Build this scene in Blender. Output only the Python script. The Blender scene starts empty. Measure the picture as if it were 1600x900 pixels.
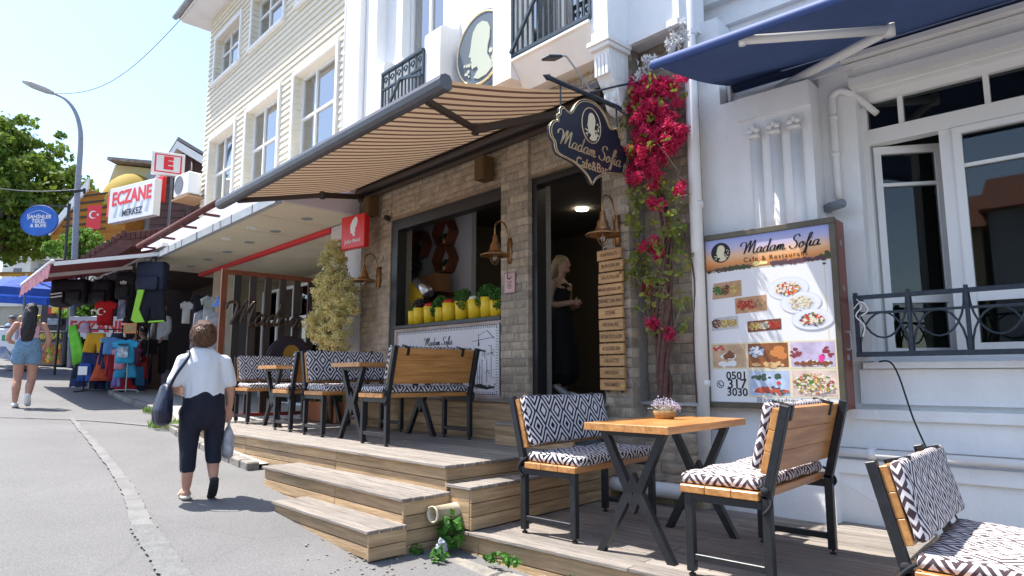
import bpy, bmesh, math, random
from mathutils import Vector, Matrix, noise
import numpy as np
R_ = math.radians
random.seed(7)
sc = bpy.context.scene
col = sc.collection
# ------------------------------------------------------------------ camera
cam_d = bpy.data.cameras.new('camera'); cam = bpy.data.objects.new('camera', cam_d); col.objects.link(cam)
YAW, PITCH = R_(47.848), R_(7.631)
fh = Vector((-math.cos(YAW), math.sin(YAW), 0)); rt = Vector((math.sin(YAW), math.cos(YAW), 0))
fw = fh*math.cos(PITCH) + Vector((0, 0, 1))*math.sin(PITCH); up = rt.cross(fw)
cm = Matrix((rt, up, -fw)).transposed().to_4x4(); cm.translation = Vector((0, 0, 1.5))
cam.matrix_world = cm
cam_d.sensor_width = 36; cam_d.lens = 1030/1600*36; cam_d.clip_start = .05; cam_d.clip_end = 3000
sc.camera = cam
# ------------------------------------------------------------------ light
SUN = Vector((-.42, -.215, 1)).normalized()
w = bpy.data.worlds.new('World'); sc.world = w; w.use_nodes = True
nt = w.node_tree; sky = nt.nodes.new('ShaderNodeTexSky'); sky.sky_type = 'NISHITA'; sky.sun_disc = False
sky.sun_elevation = math.asin(SUN.z); sky.sun_rotation = math.atan2(SUN.x, SUN.y)
sky.air_density = 1.0; sky.dust_density = 1.1; sky.ozone_density = 1.3
bg = nt.nodes['Background']; bg.inputs[1].default_value = .15; nt.links.new(sky.outputs[0], bg.inputs[0])
sd = bpy.data.lights.new('sun', 'SUN'); so = bpy.data.objects.new('sun', sd); col.objects.link(so)
sd.energy = 4.3; sd.angle = R_(.53); sd.color = (1, .96, .9)
so.rotation_euler = SUN.to_track_quat('Z', 'Y').to_euler()
sc.view_settings.view_transform = 'Standard'; sc.view_settings.look = 'None'
sc.view_settings.exposure = 1.2; sc.view_settings.gamma = 1
sc.cycles.max_bounces = 8; sc.cycles.diffuse_bounces = 4; sc.cycles.transparent_max_bounces = 12
sc.cycles.sample_clamp_indirect = 6

# ------------------------------------------------------------------ materials
MATS = {}
def mat(name, c, c2=None, scale=6., stretch=(1, 1, 1), rough=.6, bump=0., bscale=60., metal=0., spec=.4, rnd=0., trans=0., emit=0., bstretch=None, detail=5, lo=.35, hi=.65):
    if name in MATS: return MATS[name]
    m = bpy.data.materials.new(name); m.use_nodes = True; t = m.node_tree; N = t.nodes; L = t.links
    p = N['Principled BSDF']; out = N['Material Output']
    p.inputs['Roughness'].default_value = rough; p.inputs['Metallic'].default_value = metal
    p.inputs['Specular IOR Level'].default_value = spec
    c = tuple(c) + (1,); p.inputs['Base Color'].default_value = c
    tc = N.new('ShaderNodeTexCoord'); oi = N.new('ShaderNodeObjectInfo')
    va = N.new('ShaderNodeVectorMath'); va.operation = 'MULTIPLY_ADD'
    cx = N.new('ShaderNodeCombineXYZ')
    for i in range(3): L.new(oi.outputs['Random'], cx.inputs[i])
    L.new(cx.outputs[0], va.inputs[0]); va.inputs[1].default_value = (37, 53, 71) if rnd else (0, 0, 0)
    L.new(tc.outputs['Object'], va.inputs[2])
    src = None
    if c2 is not None:
        mp = N.new('ShaderNodeMapping'); mp.inputs['Scale'].default_value = stretch; L.new(va.outputs[0], mp.inputs[0])
        n = N.new('ShaderNodeTexNoise'); n.inputs['Scale'].default_value = scale; n.inputs['Detail'].default_value = detail
        n.inputs['Roughness'].default_value = .6
        L.new(mp.outputs[0], n.inputs['Vector'])
        r = N.new('ShaderNodeValToRGB'); r.color_ramp.elements[0].color = c; r.color_ramp.elements[1].color = tuple(c2) + (1,)
        r.color_ramp.elements[0].position = lo; r.color_ramp.elements[1].position = hi
        L.new(n.outputs[0], r.inputs[0]); src = r.outputs[0]
    if rnd:
        h = N.new('ShaderNodeHueSaturation'); mr = N.new('ShaderNodeMapRange')
        mr.inputs[3].default_value = 1-rnd; mr.inputs[4].default_value = 1+rnd
        L.new(oi.outputs['Random'], mr.inputs[0]); L.new(mr.outputs[0], h.inputs['Value'])
        if src: L.new(src, h.inputs['Color'])
        else: h.inputs['Color'].default_value = c
        src = h.outputs[0]
    if src: L.new(src, p.inputs['Base Color'])
    if bump:
        mp2 = N.new('ShaderNodeMapping'); mp2.inputs['Scale'].default_value = bstretch or stretch; L.new(va.outputs[0], mp2.inputs[0])
        n2 = N.new('ShaderNodeTexNoise'); n2.inputs['Scale'].default_value = bscale; n2.inputs['Detail'].default_value = 4
        L.new(mp2.outputs[0], n2.inputs['Vector'])
        b = N.new('ShaderNodeBump'); b.inputs['Strength'].default_value = bump; b.inputs['Distance'].default_value = .01
        L.new(n2.outputs[0], b.inputs['Height']); L.new(b.outputs[0], p.inputs['Normal'])
    if trans:
        tr = N.new('ShaderNodeBsdfTranslucent'); mx = N.new('ShaderNodeMixShader'); mx.inputs[0].default_value = trans
        if src: L.new(src, tr.inputs[0])
        else: tr.inputs[0].default_value = c
        L.new(p.outputs[0], mx.inputs[1]); L.new(tr.outputs[0], mx.inputs[2]); L.new(mx.outputs[0], out.inputs[0])
    if emit:
        p.inputs['Emission Color'].default_value = c; p.inputs['Emission Strength'].default_value = emit
    MATS[name] = m; return m

def glass(name, tint=(.8, .85, .85), base=.1, rough=.02):
    if name in MATS: return MATS[name]
    m = bpy.data.materials.new(name); m.use_nodes = True; t = m.node_tree; N = t.nodes; L = t.links
    N.remove(N['Principled BSDF']); out = N['Material Output']
    tr = N.new('ShaderNodeBsdfTransparent'); tr.inputs[0].default_value = tuple(tint)+(1,)
    gl = N.new('ShaderNodeBsdfGlossy'); gl.inputs['Roughness'].default_value = rough
    lw = N.new('ShaderNodeLayerWeight'); lw.inputs[0].default_value = .25
    ad = N.new('ShaderNodeMath'); ad.operation = 'ADD'; ad.use_clamp = True; ad.inputs[1].default_value = base
    mx = N.new('ShaderNodeMixShader'); L.new(lw.outputs['Fresnel'], ad.inputs[0]); L.new(ad.outputs[0], mx.inputs[0])
    L.new(tr.outputs[0], mx.inputs[1]); L.new(gl.outputs[0], mx.inputs[2]); L.new(mx.outputs[0], out.inputs[0])
    MATS[name] = m; return m

def diamond_mat(name, dark, light, tw, th):
    m = bpy.data.materials.new(name); m.use_nodes = True; t = m.node_tree; N = t.nodes; L = t.links
    p = N['Principled BSDF']; p.inputs['Roughness'].default_value = .85; p.inputs['Specular IOR Level'].default_value = .15
    uv = N.new('ShaderNodeUVMap'); uv.uv_map = 'UVMap'; sx = N.new('ShaderNodeSeparateXYZ'); L.new(uv.outputs[0], sx.inputs[0])
    def mth(op, a, b=None):
        n = N.new('ShaderNodeMath'); n.operation = op
        for i, v in enumerate((a, b)):
            if v is None: continue
            if isinstance(v, (int, float)): n.inputs[i].default_value = v
            else: L.new(v, n.inputs[i])
        return n.outputs[0]
    def tri(o, wd):
        return mth('MULTIPLY', mth('ABSOLUTE', mth('SUBTRACT', mth('FRACT', mth('DIVIDE', o, wd)), .5)), 2.)
    s = mth('MULTIPLY', mth('ADD', tri(sx.outputs[0], tw), tri(sx.outputs[1], th)), .5)
    r = N.new('ShaderNodeValToRGB'); r.color_ramp.interpolation = 'CONSTANT'
    cuts = [0, .17, .285, .40, .52, .64, .755, .87]; e = r.color_ramp.elements
    while len(e) < len(cuts): e.new(.5)
    for i, x in enumerate(cuts):
        e[i].position = x; e[i].color = (tuple(light) if i % 2 == 0 else tuple(dark)) + (1,)
    L.new(s, r.inputs[0]); L.new(r.outputs[0], p.inputs['Base Color'])
    n2 = N.new('ShaderNodeTexNoise'); n2.inputs['Scale'].default_value = 14
    tc = N.new('ShaderNodeTexCoord'); L.new(tc.outputs['Object'], n2.inputs['Vector'])
    b = N.new('ShaderNodeBump'); b.inputs['Strength'].default_value = .35; b.inputs['Distance'].default_value = .02
    L.new(n2.outputs[0], b.inputs['Height']); L.new(b.outputs[0], p.inputs['Normal'])
    MATS[name] = m; return m

def stripe_mat(name, a, b_, period, duty, trans, axis=0, third=None):
    m = bpy.data.materials.new(name); m.use_nodes = True; t = m.node_tree; N = t.nodes; L = t.links
    p = N['Principled BSDF']; p.inputs['Roughness'].default_value = .9; p.inputs['Specular IOR Level'].default_value = .1
    uv = N.new('ShaderNodeUVMap'); uv.uv_map = 'UVMap'; sx = N.new('ShaderNodeSeparateXYZ'); L.new(uv.outputs[0], sx.inputs[0])
    d = N.new('ShaderNodeMath'); d.operation = 'DIVIDE'; L.new(sx.outputs[axis], d.inputs[0]); d.inputs[1].default_value = period
    f = N.new('ShaderNodeMath'); f.operation = 'FRACT'; L.new(d.outputs[0], f.inputs[0])
    r = N.new('ShaderNodeValToRGB'); r.color_ramp.interpolation = 'CONSTANT'; e = r.color_ramp.elements
    e[0].color = tuple(a)+(1,); e[1].position = duty; e[1].color = tuple(b_)+(1,)
    L.new(f.outputs[0], r.inputs[0]); L.new(r.outputs[0], p.inputs['Base Color'])
    tr = N.new('ShaderNodeBsdfTranslucent'); L.new(r.outputs[0], tr.inputs[0]); mx = N.new('ShaderNodeMixShader'); mx.inputs[0].default_value = trans
    L.new(p.outputs[0], mx.inputs[1]); L.new(tr.outputs[0], mx.inputs[2]); L.new(mx.outputs[0], N['Material Output'].inputs[0])
    MATS[name] = m; return m

WHITE = mat('white_plaster', (.84, .84, .83), (.68, .675, .66), scale=2.2, stretch=(1, 1, .4), rough=.75, bump=.45, bscale=45, detail=12, lo=.48, hi=.85)
WHITE2 = mat('white_smooth', (.83, .82, .80), (.76, .75, .72), scale=3, rough=.5)
PVC = mat('white_frame', (.80, .80, .78), rough=.35)
CREAM = mat('cream_siding', (.76, .71, .58), (.71, .66, .53), scale=2, stretch=(.3, 1, 3), rough=.55, rnd=.03)
CREAMW = mat('cream_wall', (.72, .66, .50), (.62, .56, .42), scale=2, rough=.7, bump=.1)
BEIGE = mat('beige_panel', (.70, .62, .47), (.62, .54, .41), scale=2.5, rough=.7)
MORTAR = mat('mortar', (.34, .31, .27), (.26, .24, .21), scale=25, rough=.95, bump=.5, bscale=120)
BRICK = mat('brick_stone', (.52, .41, .29), (.26, .215, .17), scale=9, rough=.92, bump=.9, bscale=55, rnd=.28, detail=9, lo=.3, hi=.72)
DECK = mat('weathered_wood', (.36, .315, .27), (.18, .155, .135), scale=4, stretch=(.7, 9, 9), rough=.85, bump=.8, bscale=12, bstretch=(1, 25, 25), rnd=.17, detail=9, lo=.3, hi=.72)
RISER = mat('riser_wood', (.56, .38, .21), (.34, .225, .125), scale=4, stretch=(.6, 9, 9), rough=.78, bump=.6, bscale=10, bstretch=(1, 25, 25), rnd=.17, detail=9)
PINE = mat('varnished_pine', (.60, .29, .095), (.38, .155, .042), scale=3.2, stretch=(8, .7, 8), rough=.32, bump=.06, bscale=12, rnd=.06, spec=.5)
PINEX = mat('varnished_pine_across', (.76, .42, .16), (.55, .27, .09), scale=3.2, stretch=(9, .7, 8), rough=.35, rnd=.06, bump=.05, bscale=12, spec=.5)
BLACK = mat('black_steel', (.014, .015, .018), (.022, .023, .026), scale=20, rough=.38, bump=.05, bscale=200)
DARK = mat('dark_frame', (.022, .02, .02), rough=.4)
DIAM = diamond_mat('diamond_fabric', (.018, .018, .03), (.66, .62, .62), .160, .215)
DIAMB = diamond_mat('diamond_fabric_faded', (.075, .05, .055), (.68, .63, .63), .160, .215)
BRASS = mat('brass', (.45, .24, .10), (.22, .11, .05), scale=18, rough=.38, metal=.85)
GOLD = mat('gold_leaf', (.78, .64, .38), (.62, .48, .26), scale=12, rough=.34, metal=.55)
GOLDF = mat('gold_paint', (.74, .66, .44), rough=.5)
NAVY = mat('navy_board', (.018, .024, .040), rough=.35)
NAVYG = mat('slate_grey_board', (.10, .13, .17), rough=.5)
GLASS = glass('window_glass'); GLASSD = glass('dark_window_glass', (.6, .63, .62), .03)
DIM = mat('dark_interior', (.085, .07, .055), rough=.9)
ROOMW = mat('room_wall_grey', (.42, .41, .43), rough=.9)
RED = mat('red_plastic', (.70, .02, .02), rough=.35)
GREYM = mat('grey_metal', (.16, .165, .18), (.12, .125, .14), scale=8, rough=.45)
GALV = mat('galvanised', (.42, .43, .44), (.30, .31, .32), scale=10, rough=.5, metal=.3)
IRON = mat('wrought_iron', (.02, .03, .045), (.035, .045, .06), scale=30, rough=.5)
IRONB = mat('blue_grey_iron', (.035, .055, .075), rough=.45)
SKIN = mat('skin', (.50, .27, .185), (.44, .22, .15), scale=8, rough=.5)
SKINL = mat('skin_light', (.52, .30, .20), rough=.5)
INK = mat('black_ink', (.012, .012, .014), rough=.5)
PAPER = mat('white_print', (.78, .77, .76), rough=.45)
PRED = mat('red_print', (.75, .03, .04), rough=.4)

# ------------------------------------------------------------------ mesh builder
class MB:
    def __init__(s): s.v = []; s.f = []; s.m = []; s.u = None
    def add(s, vs, fs, mi=0):
        o = len(s.v); s.v += [tuple(v) for v in vs]; s.f += [tuple(i+o for i in f) for f in fs]; s.m += [mi]*len(fs); return s
    def box(s, x0, x1, y0, y1, z0, z1, mi=0, M=None):
        vs = [Vector((x, y, z)) for x in (x0, x1) for y in (y0, y1) for z in (z0, z1)]
        if M: vs = [M @ v for v in vs]
        return s.add(vs, [(0, 1, 3, 2), (4, 6, 7, 5), (0, 4, 5, 1), (2, 3, 7, 6), (0, 2, 6, 4), (1, 5, 7, 3)], mi)
    def ub(s, u0, u1, d0, d1, z0, z1, mi=0):       # facade frame: u to the left, d out to the street
        return s.box(-u1, -u0, -d1, -d0, z0, z1, mi)
    def cbox(s, x0, x1, y0, y1, z0, z1, c=.004, mi=0, M=None):
        P = ((x0, x1), (y0, y1), (z0, z1)); vs = []; idx = {}
        for i in (0, 1):
            for j in (0, 1):
                for k in (0, 1):
                    q = (i, j, k)
                    for ax in range(3):
                        p = []
                        for a in range(3):
                            b = P[a][q[a]]
                            if a != ax: b += c if q[a] == 0 else -c
                            p.append(b)
                        idx[(q, ax)] = len(vs); vs.append(Vector(p))
        fs = []
        for ax in range(3):
            a, b = [k for k in range(3) if k != ax]
            for sd_ in (0, 1):
                loop = []
                for (ia, ib) in ((0, 0), (1, 0), (1, 1), (0, 1)):
                    q = [0]*3; q[ax] = sd_; q[a] = ia; q[b] = ib; loop.append(idx[(tuple(q), ax)])
                flip = (sd_ == 0) != (ax == 1)
                fs.append(tuple(reversed(loop)) if flip else tuple(loop))
        for ax in range(3):           # edges parallel to ax
            a, b = [k for k in range(3) if k != ax]
            for ia in (0, 1):
                for ib in (0, 1):
                    q0 = [0]*3; q1 = [0]*3; q1[ax] = 1
                    for q in (q0, q1): q[a] = ia; q[b] = ib
                    q0 = tuple(q0); q1 = tuple(q1)
                    fs.append((idx[(q0, a)], idx[(q1, a)], idx[(q1, b)], idx[(q0, b)]))
        for i in (0, 1):
            for j in (0, 1):
                for k in (0, 1): fs.append(tuple(idx[((i, j, k), ax)] for ax in range(3)))
        if M: vs = [M @ v for v in vs]
        return s.add(vs, fs, mi)
    def beam(s, p0, p1, w_, h_, mi=0, upv=(0, 0, 1), c=0):
        p0 = Vector(p0); p1 = Vector(p1); d = p1-p0; L = d.length; d.normalize(); u = Vector(upv)
        if abs(d.dot(u)) > .98: u = Vector((0, 1, 0))
        x = d.cross(u).normalized(); z = x.cross(d)
        M = Matrix((x, d, z)).transposed().to_4x4(); M.translation = p0
        return (s.cbox(-w_/2, w_/2, 0, L, -h_/2, h_/2, c, mi, M) if c else s.box(-w_/2, w_/2, 0, L, -h_/2, h_/2, mi, M))
    def loft(s, pts, rad, n=10, mi=0, xdir=None, cap=True, close=False):
        pts = [Vector(p) for p in pts]; k = len(pts); vs = []; fs = []
        ref = Vector(xdir) if xdir else None; px = None
        for i, p in enumerate(pts):
            a = pts[max(i-1, 0)]; b = pts[min(i+1, k-1)]; t = (b-a)
            t = t.normalized() if t.length > 1e-9 else Vector((0, 0, 1))
            if ref is not None: x = ref - t*ref.dot(t)
            elif px is not None: x = px - t*px.dot(t)
            else:
                q = Vector((1, 0, 0)) if abs(t.x) < .9 else Vector((0, 1, 0)); x = q - t*q.dot(t)
            x.normalize(); px = x; y = t.cross(x)
            r = rad[i] if isinstance(rad, (list, tuple)) else rad
            rx, ry = r if isinstance(r, (tuple, list)) else (r, r)
            for j in range(n):
                an = 2*math.pi*j/n; vs.append(p + x*(rx*math.cos(an)) + y*(ry*math.sin(an)))
        for i in range(k-1):
            for j in range(n):
                j2 = (j+1) % n; fs.append((i*n+j, i*n+j2, (i+1)*n+j2, (i+1)*n+j))
        if cap: fs.append(tuple(reversed(range(n)))); fs.append(tuple(range((k-1)*n, k*n)))
        return s.add(vs, fs, mi)
    def cyl(s, p0, p1, r0, r1=None, n=14, mi=0, cap=True): return s.loft([p0, p1], [r0, r0 if r1 is None else r1], n, mi, cap=cap)
    def lathe(s, c, prof, n=20, mi=0, M=None):      # prof: list of (r, z)
        vs = []; fs = []; k = len(prof)
        for r, z in prof:
            for j in range(n):
                a = 2*math.pi*j/n; v = Vector((r*math.cos(a), r*math.sin(a), z))
                if M: v = M @ v
                vs.append(v+Vector(c))
        for i in range(k-1):
            for j in range(n):
                j2 = (j+1) % n; fs.append((i*n+j, i*n+j2, (i+1)*n+j2, (i+1)*n+j))
        return s.add(vs, fs, mi)
    def ell(s, c, r, n=12, mi=0, M=None):
        pr = [(math.sin(math.pi*i/(n-2)), -math.cos(math.pi*i/(n-2))) for i in range(n-1)]
        vs = []; fs = []
        for a, z in pr:
            for j in range(n):
                t = 2*math.pi*j/n; v = Vector((a*math.cos(t)*r[0], a*math.sin(t)*r[1], z*r[2]))
                if M: v = M @ v
                vs.append(v+Vector(c))
        for i in range(n-2):
            for j in range(n):
                j2 = (j+1) % n; fs.append((i*n+j, i*n+j2, (i+1)*n+j2, (i+1)*n+j))
        return s.add(vs, fs, mi)
    def prism(s, poly, d0, d1, mi=0, plane='xz', M=None):   # poly in the plane, extruded along the third axis
        n = len(poly)
        def P(a, b, c): return Vector((a, c, b)) if plane == 'xz' else (Vector((a, b, c)) if plane == 'xy' else Vector((c, a, b)))
        vs = [P(a, b, d0) for a, b in poly]+[P(a, b, d1) for a, b in poly]
        if M: vs = [M @ v for v in vs]
        fs = [tuple(range(n)), tuple(reversed(range(n, 2*n)))]+[(i, i+n, (i+1) % n+n, (i+1) % n) for i in range(n)]
        return s.add(vs, fs, mi)
    def mesh(s, name, mats, smooth=False, uv=None):
        me = bpy.data.meshes.new(name); me.from_pydata(s.v, [], s.f)
        for m in (mats if isinstance(mats, (list, tuple)) else [mats]): me.materials.append(m)
        if len(set(s.m)) > 1: me.polygons.foreach_set('material_index', s.m)
        if smooth: me.polygons.foreach_set('use_smooth', [True]*len(s.f))
        if uv:
            ul = me.uv_layers.new(name='UVMap')
            for p in me.polygons:
                for li in p.loop_indices:
                    ul.data[li].uv = uv(me.vertices[me.loops[li].vertex_index].co, p.normal)
        me.update()
        b = bmesh.new(); b.from_mesh(me); bmesh.ops.recalc_face_normals(b, faces=b.faces); b.to_mesh(me); b.free()
        return me
    def build(s, name, mats, parent=None, smooth=False, uv=None, **kw):
        return obj(name, s.mesh(name, mats, smooth, uv), parent, **kw)

def obj(name, me, parent=None, label=None, cat=None, group=None, kind=None, loc=None, rot=None):
    o = bpy.data.objects.new(name, me); col.objects.link(o)
    if parent: o.parent = parent
    if loc: o.location = loc
    if rot is not None: o.rotation_euler = rot
    if label: o['label'] = label
    if cat: o['category'] = cat
    if group: o['group'] = group
    if kind: o['kind'] = kind
    return o
def thing(name, label, cat, loc=(0, 0, 0), rz=0., group=None):
    return obj(name, None, None, label, cat, group, None, loc, (0, 0, rz))
def copy_tree(o, parent=None):
    c = o.copy(); col.objects.link(c)
    if parent: c.parent = parent
    for ch in [x for x in col.objects if x.parent == o]: copy_tree(ch, c)
    return c
def cr(pts, n=6, closed=False):      # Catmull-Rom
    P = [Vector(p) for p in pts]; out = []; k = len(P)
    for i in range(k if closed else k-1):
        g = lambda j: P[j % k] if closed else P[min(max(j, 0), k-1)]
        a, b, c, d = g(i-1), g(i), g(i+1), g(i+2)
        for j in range(n):
            t = j/n; out.append(.5*((2*b)+(c-a)*t+(2*a-5*b+4*c-d)*t*t+(3*b-a-3*c+d)*t**3))
    if not closed: out.append(P[-1])
    return out
# frames
AX = 0.; BROT = R_(-5.4)
P0 = Vector((-4.66, 5.05, 0))
def bw(u, d, z=0.):       # cafe facade frame -> world
    return P0 + Vector((-math.cos(R_(5.4))*u - math.sin(R_(5.4))*d, math.sin(R_(5.4))*u - math.cos(R_(5.4))*d, z))
PX = [-60, -40, -20, -16, -13, -9.5, -6.6, -5, -3.6, 0, 10]; PZ = [4.6, 3.3, 1.68, 1.22, .98, .78, .58, .46, .33, .05, -.6]
def gz(x): return float(np.interp(x, PX, PZ))

# ------------------------------------------------------------------ writing
FONT = None
def text(body, size, m, parent, loc, rot=(R_(90), 0, 0), ext=.001, bold=0., sx=1., align='CENTER', name='lettering', space=1., **kw):
    cu = bpy.data.curves.new('t', 'FONT'); cu.body = body; cu.size = size; cu.extrude = ext; cu.offset = bold
    cu.align_x = align; cu.align_y = 'CENTER'; cu.space_character = space; cu.resolution_u = 3
    o = bpy.data.objects.new('t', cu); col.objects.link(o)
    dg = bpy.context.evaluated_depsgraph_get(); me = bpy.data.meshes.new_from_object(o.evaluated_get(dg))
    bpy.data.objects.remove(o); me.name = name; me.materials.clear(); me.materials.append(m)
    if sx != 1:
        for v in me.vertices: v.co.x *= sx
    return obj(name, me, parent, loc=loc, rot=rot, **kw)
GL = {
 'M': ([[(-.5, .85), (-.48, 1.15), (-.2, 1.3), (.08, 1.12), (.08, .5), (-.02, 0)], [(-.02, .0), (.25, .75), (.55, 1.38), (.52, .7), (.46, .12)], [(.46, .12), (.72, .8), (1.02, 1.38), (1.0, .7), (.98, .15), (1.1, 0), (1.3, .15)]], 1.3),
 'a': ([[(.5, .5), (.3, .6), (.08, .4), (.05, .12), (.2, 0), (.42, .2), (.54, .58), (.47, .2), (.55, .02), (.75, .15)]], .7),
 'd': ([[(.5, .5), (.3, .6), (.08, .4), (.05, .12), (.2, 0), (.42, .2), (.66, 1.35)], [(.66, 1.35), (.5, .5), (.5, .05), (.74, .15)]], .72),
 'm': ([[(0, .15), (.14, .56), (.1, .0)], [(.1, .1), (.32, .58), (.40, .4), (.34, 0)], [(.34, .1), (.56, .58), (.66, .4), (.6, .08), (.72, 0), (.92, .15)]], .95),
 'S': ([[(.82, 1.1), (.62, 1.38), (.28, 1.25), (.22, .92), (.52, .65), (.62, .3), (.38, 0), (.0, .08), (-.12, .32)]], .8),
 'o': ([[(.3, .58), (.1, .4), (.06, .12), (.22, 0), (.44, .2), (.42, .5), (.3, .58), (.42, .42), (.66, .48)]], .6),
 'f': ([[(.0, .15), (.3, .6), (.56, 1.25), (.4, 1.38), (.27, .9), (.16, 0), (.04, -.5), (.12, -.6), (.22, -.3), (.26, .05), (.5, .2)]], .42),
 'i': ([[(.0, .2), (.14, .56), (.1, .1), (.2, 0), (.36, .15)], [(.2, .82), (.24, .88)]], .36),
 ' ': ([], .45)}
def script_strokes(txt):
    x = 0; out = []
    for ch in txt:
        st, adv = GL[ch]
        for s_ in st: out.append([(x+p[0]+.22*p[1], p[1]) for p in s_])
        x += adv
    return out, x
def script(txt, width, m, parent, loc, rz=0., thick=.13, ext=.004, name='script_lettering', tube=0, tilt=0., **kw):
    st, W_ = script_strokes(txt); k = width/(W_+.35); b = MB()
    for s_ in st:
        P = cr([(p[0]-W_/2, p[1]-.5, 0) for p in s_], 5)
        if tube:
            b.loft([(p.x*k, 0, p.y*k) for p in P], tube, 8); continue
        L = []; Rr = []
        for i, p in enumerate(P):
            t = (P[min(i+1, len(P)-1)]-P[max(i-1, 0)])
            if t.length < 1e-6: t = Vector((1, 0, 0))
            t.normalize(); nn = Vector((-t.y, t.x, 0)); wd = thick*(.28+.72*abs(t.y)**1.3)*(.35 if i in (0, len(P)-1) else 1)
            L.append(p+nn*wd/2); Rr.append(p-nn*wd/2)
        n = len(P); vs = []
        for e in (0, -ext):
            for q in L: vs.append((q.x*k, e, q.y*k))
            for q in Rr: vs.append((q.x*k, e, q.y*k))
        fs = []
        for i in range(n-1):
            fs += [(i, i+1, n+i+1, n+i), (2*n+i, 3*n+i, 3*n+i+1, 2*n+i+1), (i, 2*n+i, 2*n+i+1, i+1), (n+i, n+i+1, 3*n+i+1, 3*n+i)]
        b.add(vs, fs)
    return b.build(name, m, parent, smooth=bool(tube), loc=loc, rot=(0, tilt, rz), **kw)
HEAD = [(-.36, .40), (-.30, .58), (-.12, .74), (.12, .76), (.34, .64), (.46, .42), (.44, .15), (.36, -.05), (.34, -.28), (.50, -.55), (.62, -.72), (.30, -.88), (-.05, -.90), (-.28, -.80), (-.06, -.62), (-.12, -.50), (-.34, -.52), (-.38, -.40), (-.36, -.30), (-.41, -.24), (-.39, -.16), (-.50, -.10), (-.44, .02), (-.40, .20)]
def cameo(r, parent, loc, mback, mface, ext=.004, rz=0., ring=None, sx=1., name='cameo'):
    b = MB(); n = 36
    b.prism([(sx*r*math.cos(2*math.pi*i/n), r*math.sin(2*math.pi*i/n)) for i in range(n)], 0, -ext)
    o = b.build(name, mback, parent, loc=loc, rot=(0, 0, rz))
    b = MB(); b.prism([(x*r*sx*.95, y*r*.98) for x, y in HEAD], -ext-.0005, -ext*1.8)
    rr = random.Random(3)
    for i in range(11):
        a = rr.uniform(-.9, .5); q = rr.uniform(.52, .86); cx_, cz_ = math.cos(a)*q*r*sx, math.sin(a)*q*r; k = rr.uniform(.04, .085)*r
        b.prism([(cx_+k*math.cos(t), cz_+k*math.sin(t)) for t in [j*math.pi/3 for j in range(6)]], -ext-.0008, -ext*2)
    for i in range(7):
        cx_, cz_ = rr.uniform(-.72, -.42)*r*sx, rr.uniform(-.72, -.3)*r; k = rr.uniform(.03, .06)*r
        b.prism([(cx_+k*math.cos(t), cz_+k*math.sin(t)) for t in [j*math.pi/3 for j in range(6)]], -ext-.0008, -ext*2)
    b.build('portrait_silhouette', mface, o)
    if ring:
        b = MB(); b.loft([(sx*r*1.02*math.cos(2*math.pi*i/n), -ext*.6, r*1.02*math.sin(2*math.pi*i/n)) for i in range(n+1)], r*.035, 6, cap=False)
        b.build('rim', ring, o, smooth=True)
    return o
def at(x, y, k):           # a point k metres deep on the photograph's ray, for far things whose distance is estimated
    d = fw + rt*((x-800)/1030) - up*((y-450)/1030)
    return Vector((0, 0, 1.5)) + d*k

# ================================================================== THE GROUND
ASPH = mat('old_asphalt', (.205, .20, .195), (.165, .16, .157), scale=.9, rough=.95, bump=.8, bscale=160, detail=12, lo=.3, hi=.7)
CONC = mat('concrete', (.42, .405, .38), (.32, .31, .29), scale=3.5, rough=.95, bump=.6, bscale=70, detail=10)
def tweak_asphalt():
    t = ASPH.node_tree; N = t.nodes; L = t.links; p = N['Principled BSDF']; src = p.inputs['Base Color'].links[0].from_socket
    tc = N.new('ShaderNodeTexCoord')
    n = N.new('ShaderNodeTexNoise'); n.inputs['Scale'].default_value = 75; n.inputs['Detail'].default_value = 4; L.new(tc.outputs['Object'], n.inputs[0])
    r = N.new('ShaderNodeValToRGB'); r.color_ramp.elements[0].position = .3; r.color_ramp.elements[0].color = (.80, .80, .80, 1); r.color_ramp.elements[1].position = .68; r.color_ramp.elements[1].color = (1.13, 1.13, 1.13, 1)
    L.new(n.outputs[0], r.inputs[0])
    m = N.new('ShaderNodeMix'); m.data_type = 'RGBA'; m.blend_type = 'MULTIPLY'; m.inputs[0].default_value = 1
    L.new(src, m.inputs[6]); L.new(r.outputs[0], m.inputs[7])
    v = N.new('ShaderNodeTexVoronoi'); v.feature = 'DISTANCE_TO_EDGE'; v.inputs['Scale'].default_value = .55; v.inputs['Randomness'].default_value = 1
    nn = N.new('ShaderNodeTexNoise'); nn.inputs['Scale'].default_value = 3; L.new(tc.outputs['Object'], nn.inputs[0])
    ad = N.new('ShaderNodeMix'); ad.data_type = 'RGBA'; ad.inputs[0].default_value = .12; L.new(tc.outputs['Object'], ad.inputs[6]); L.new(nn.outputs['Color'], ad.inputs[7])
    L.new(ad.outputs[2], v.inputs[0])
    r2 = N.new('ShaderNodeValToRGB'); r2.color_ramp.elements[0].position = .0; r2.color_ramp.elements[0].color = (.90, .90, .90, 1); r2.color_ramp.elements[1].position = .005; r2.color_ramp.elements[1].color = (1, 1, 1, 1)
    L.new(v.outputs[0], r2.inputs[0])
    m2 = N.new('ShaderNodeMix'); m2.data_type = 'RGBA'; m2.blend_type = 'MULTIPLY'; m2.inputs[0].default_value = 1
    L.new(m.outputs[2], m2.inputs[6]); L.new(r2.outputs[0], m2.inputs[7])
    L.new(m2.outputs[2], p.inputs['Base Color'])
tweak_asphalt()
b = MB(); xs = [-400, -150, -90] + [-60+.5*i for i in range(145)] + [60, 300]; ys = [-300, -80] + [-20+1.*i for i in range(32)] + [60, 300]
vs = []
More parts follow.
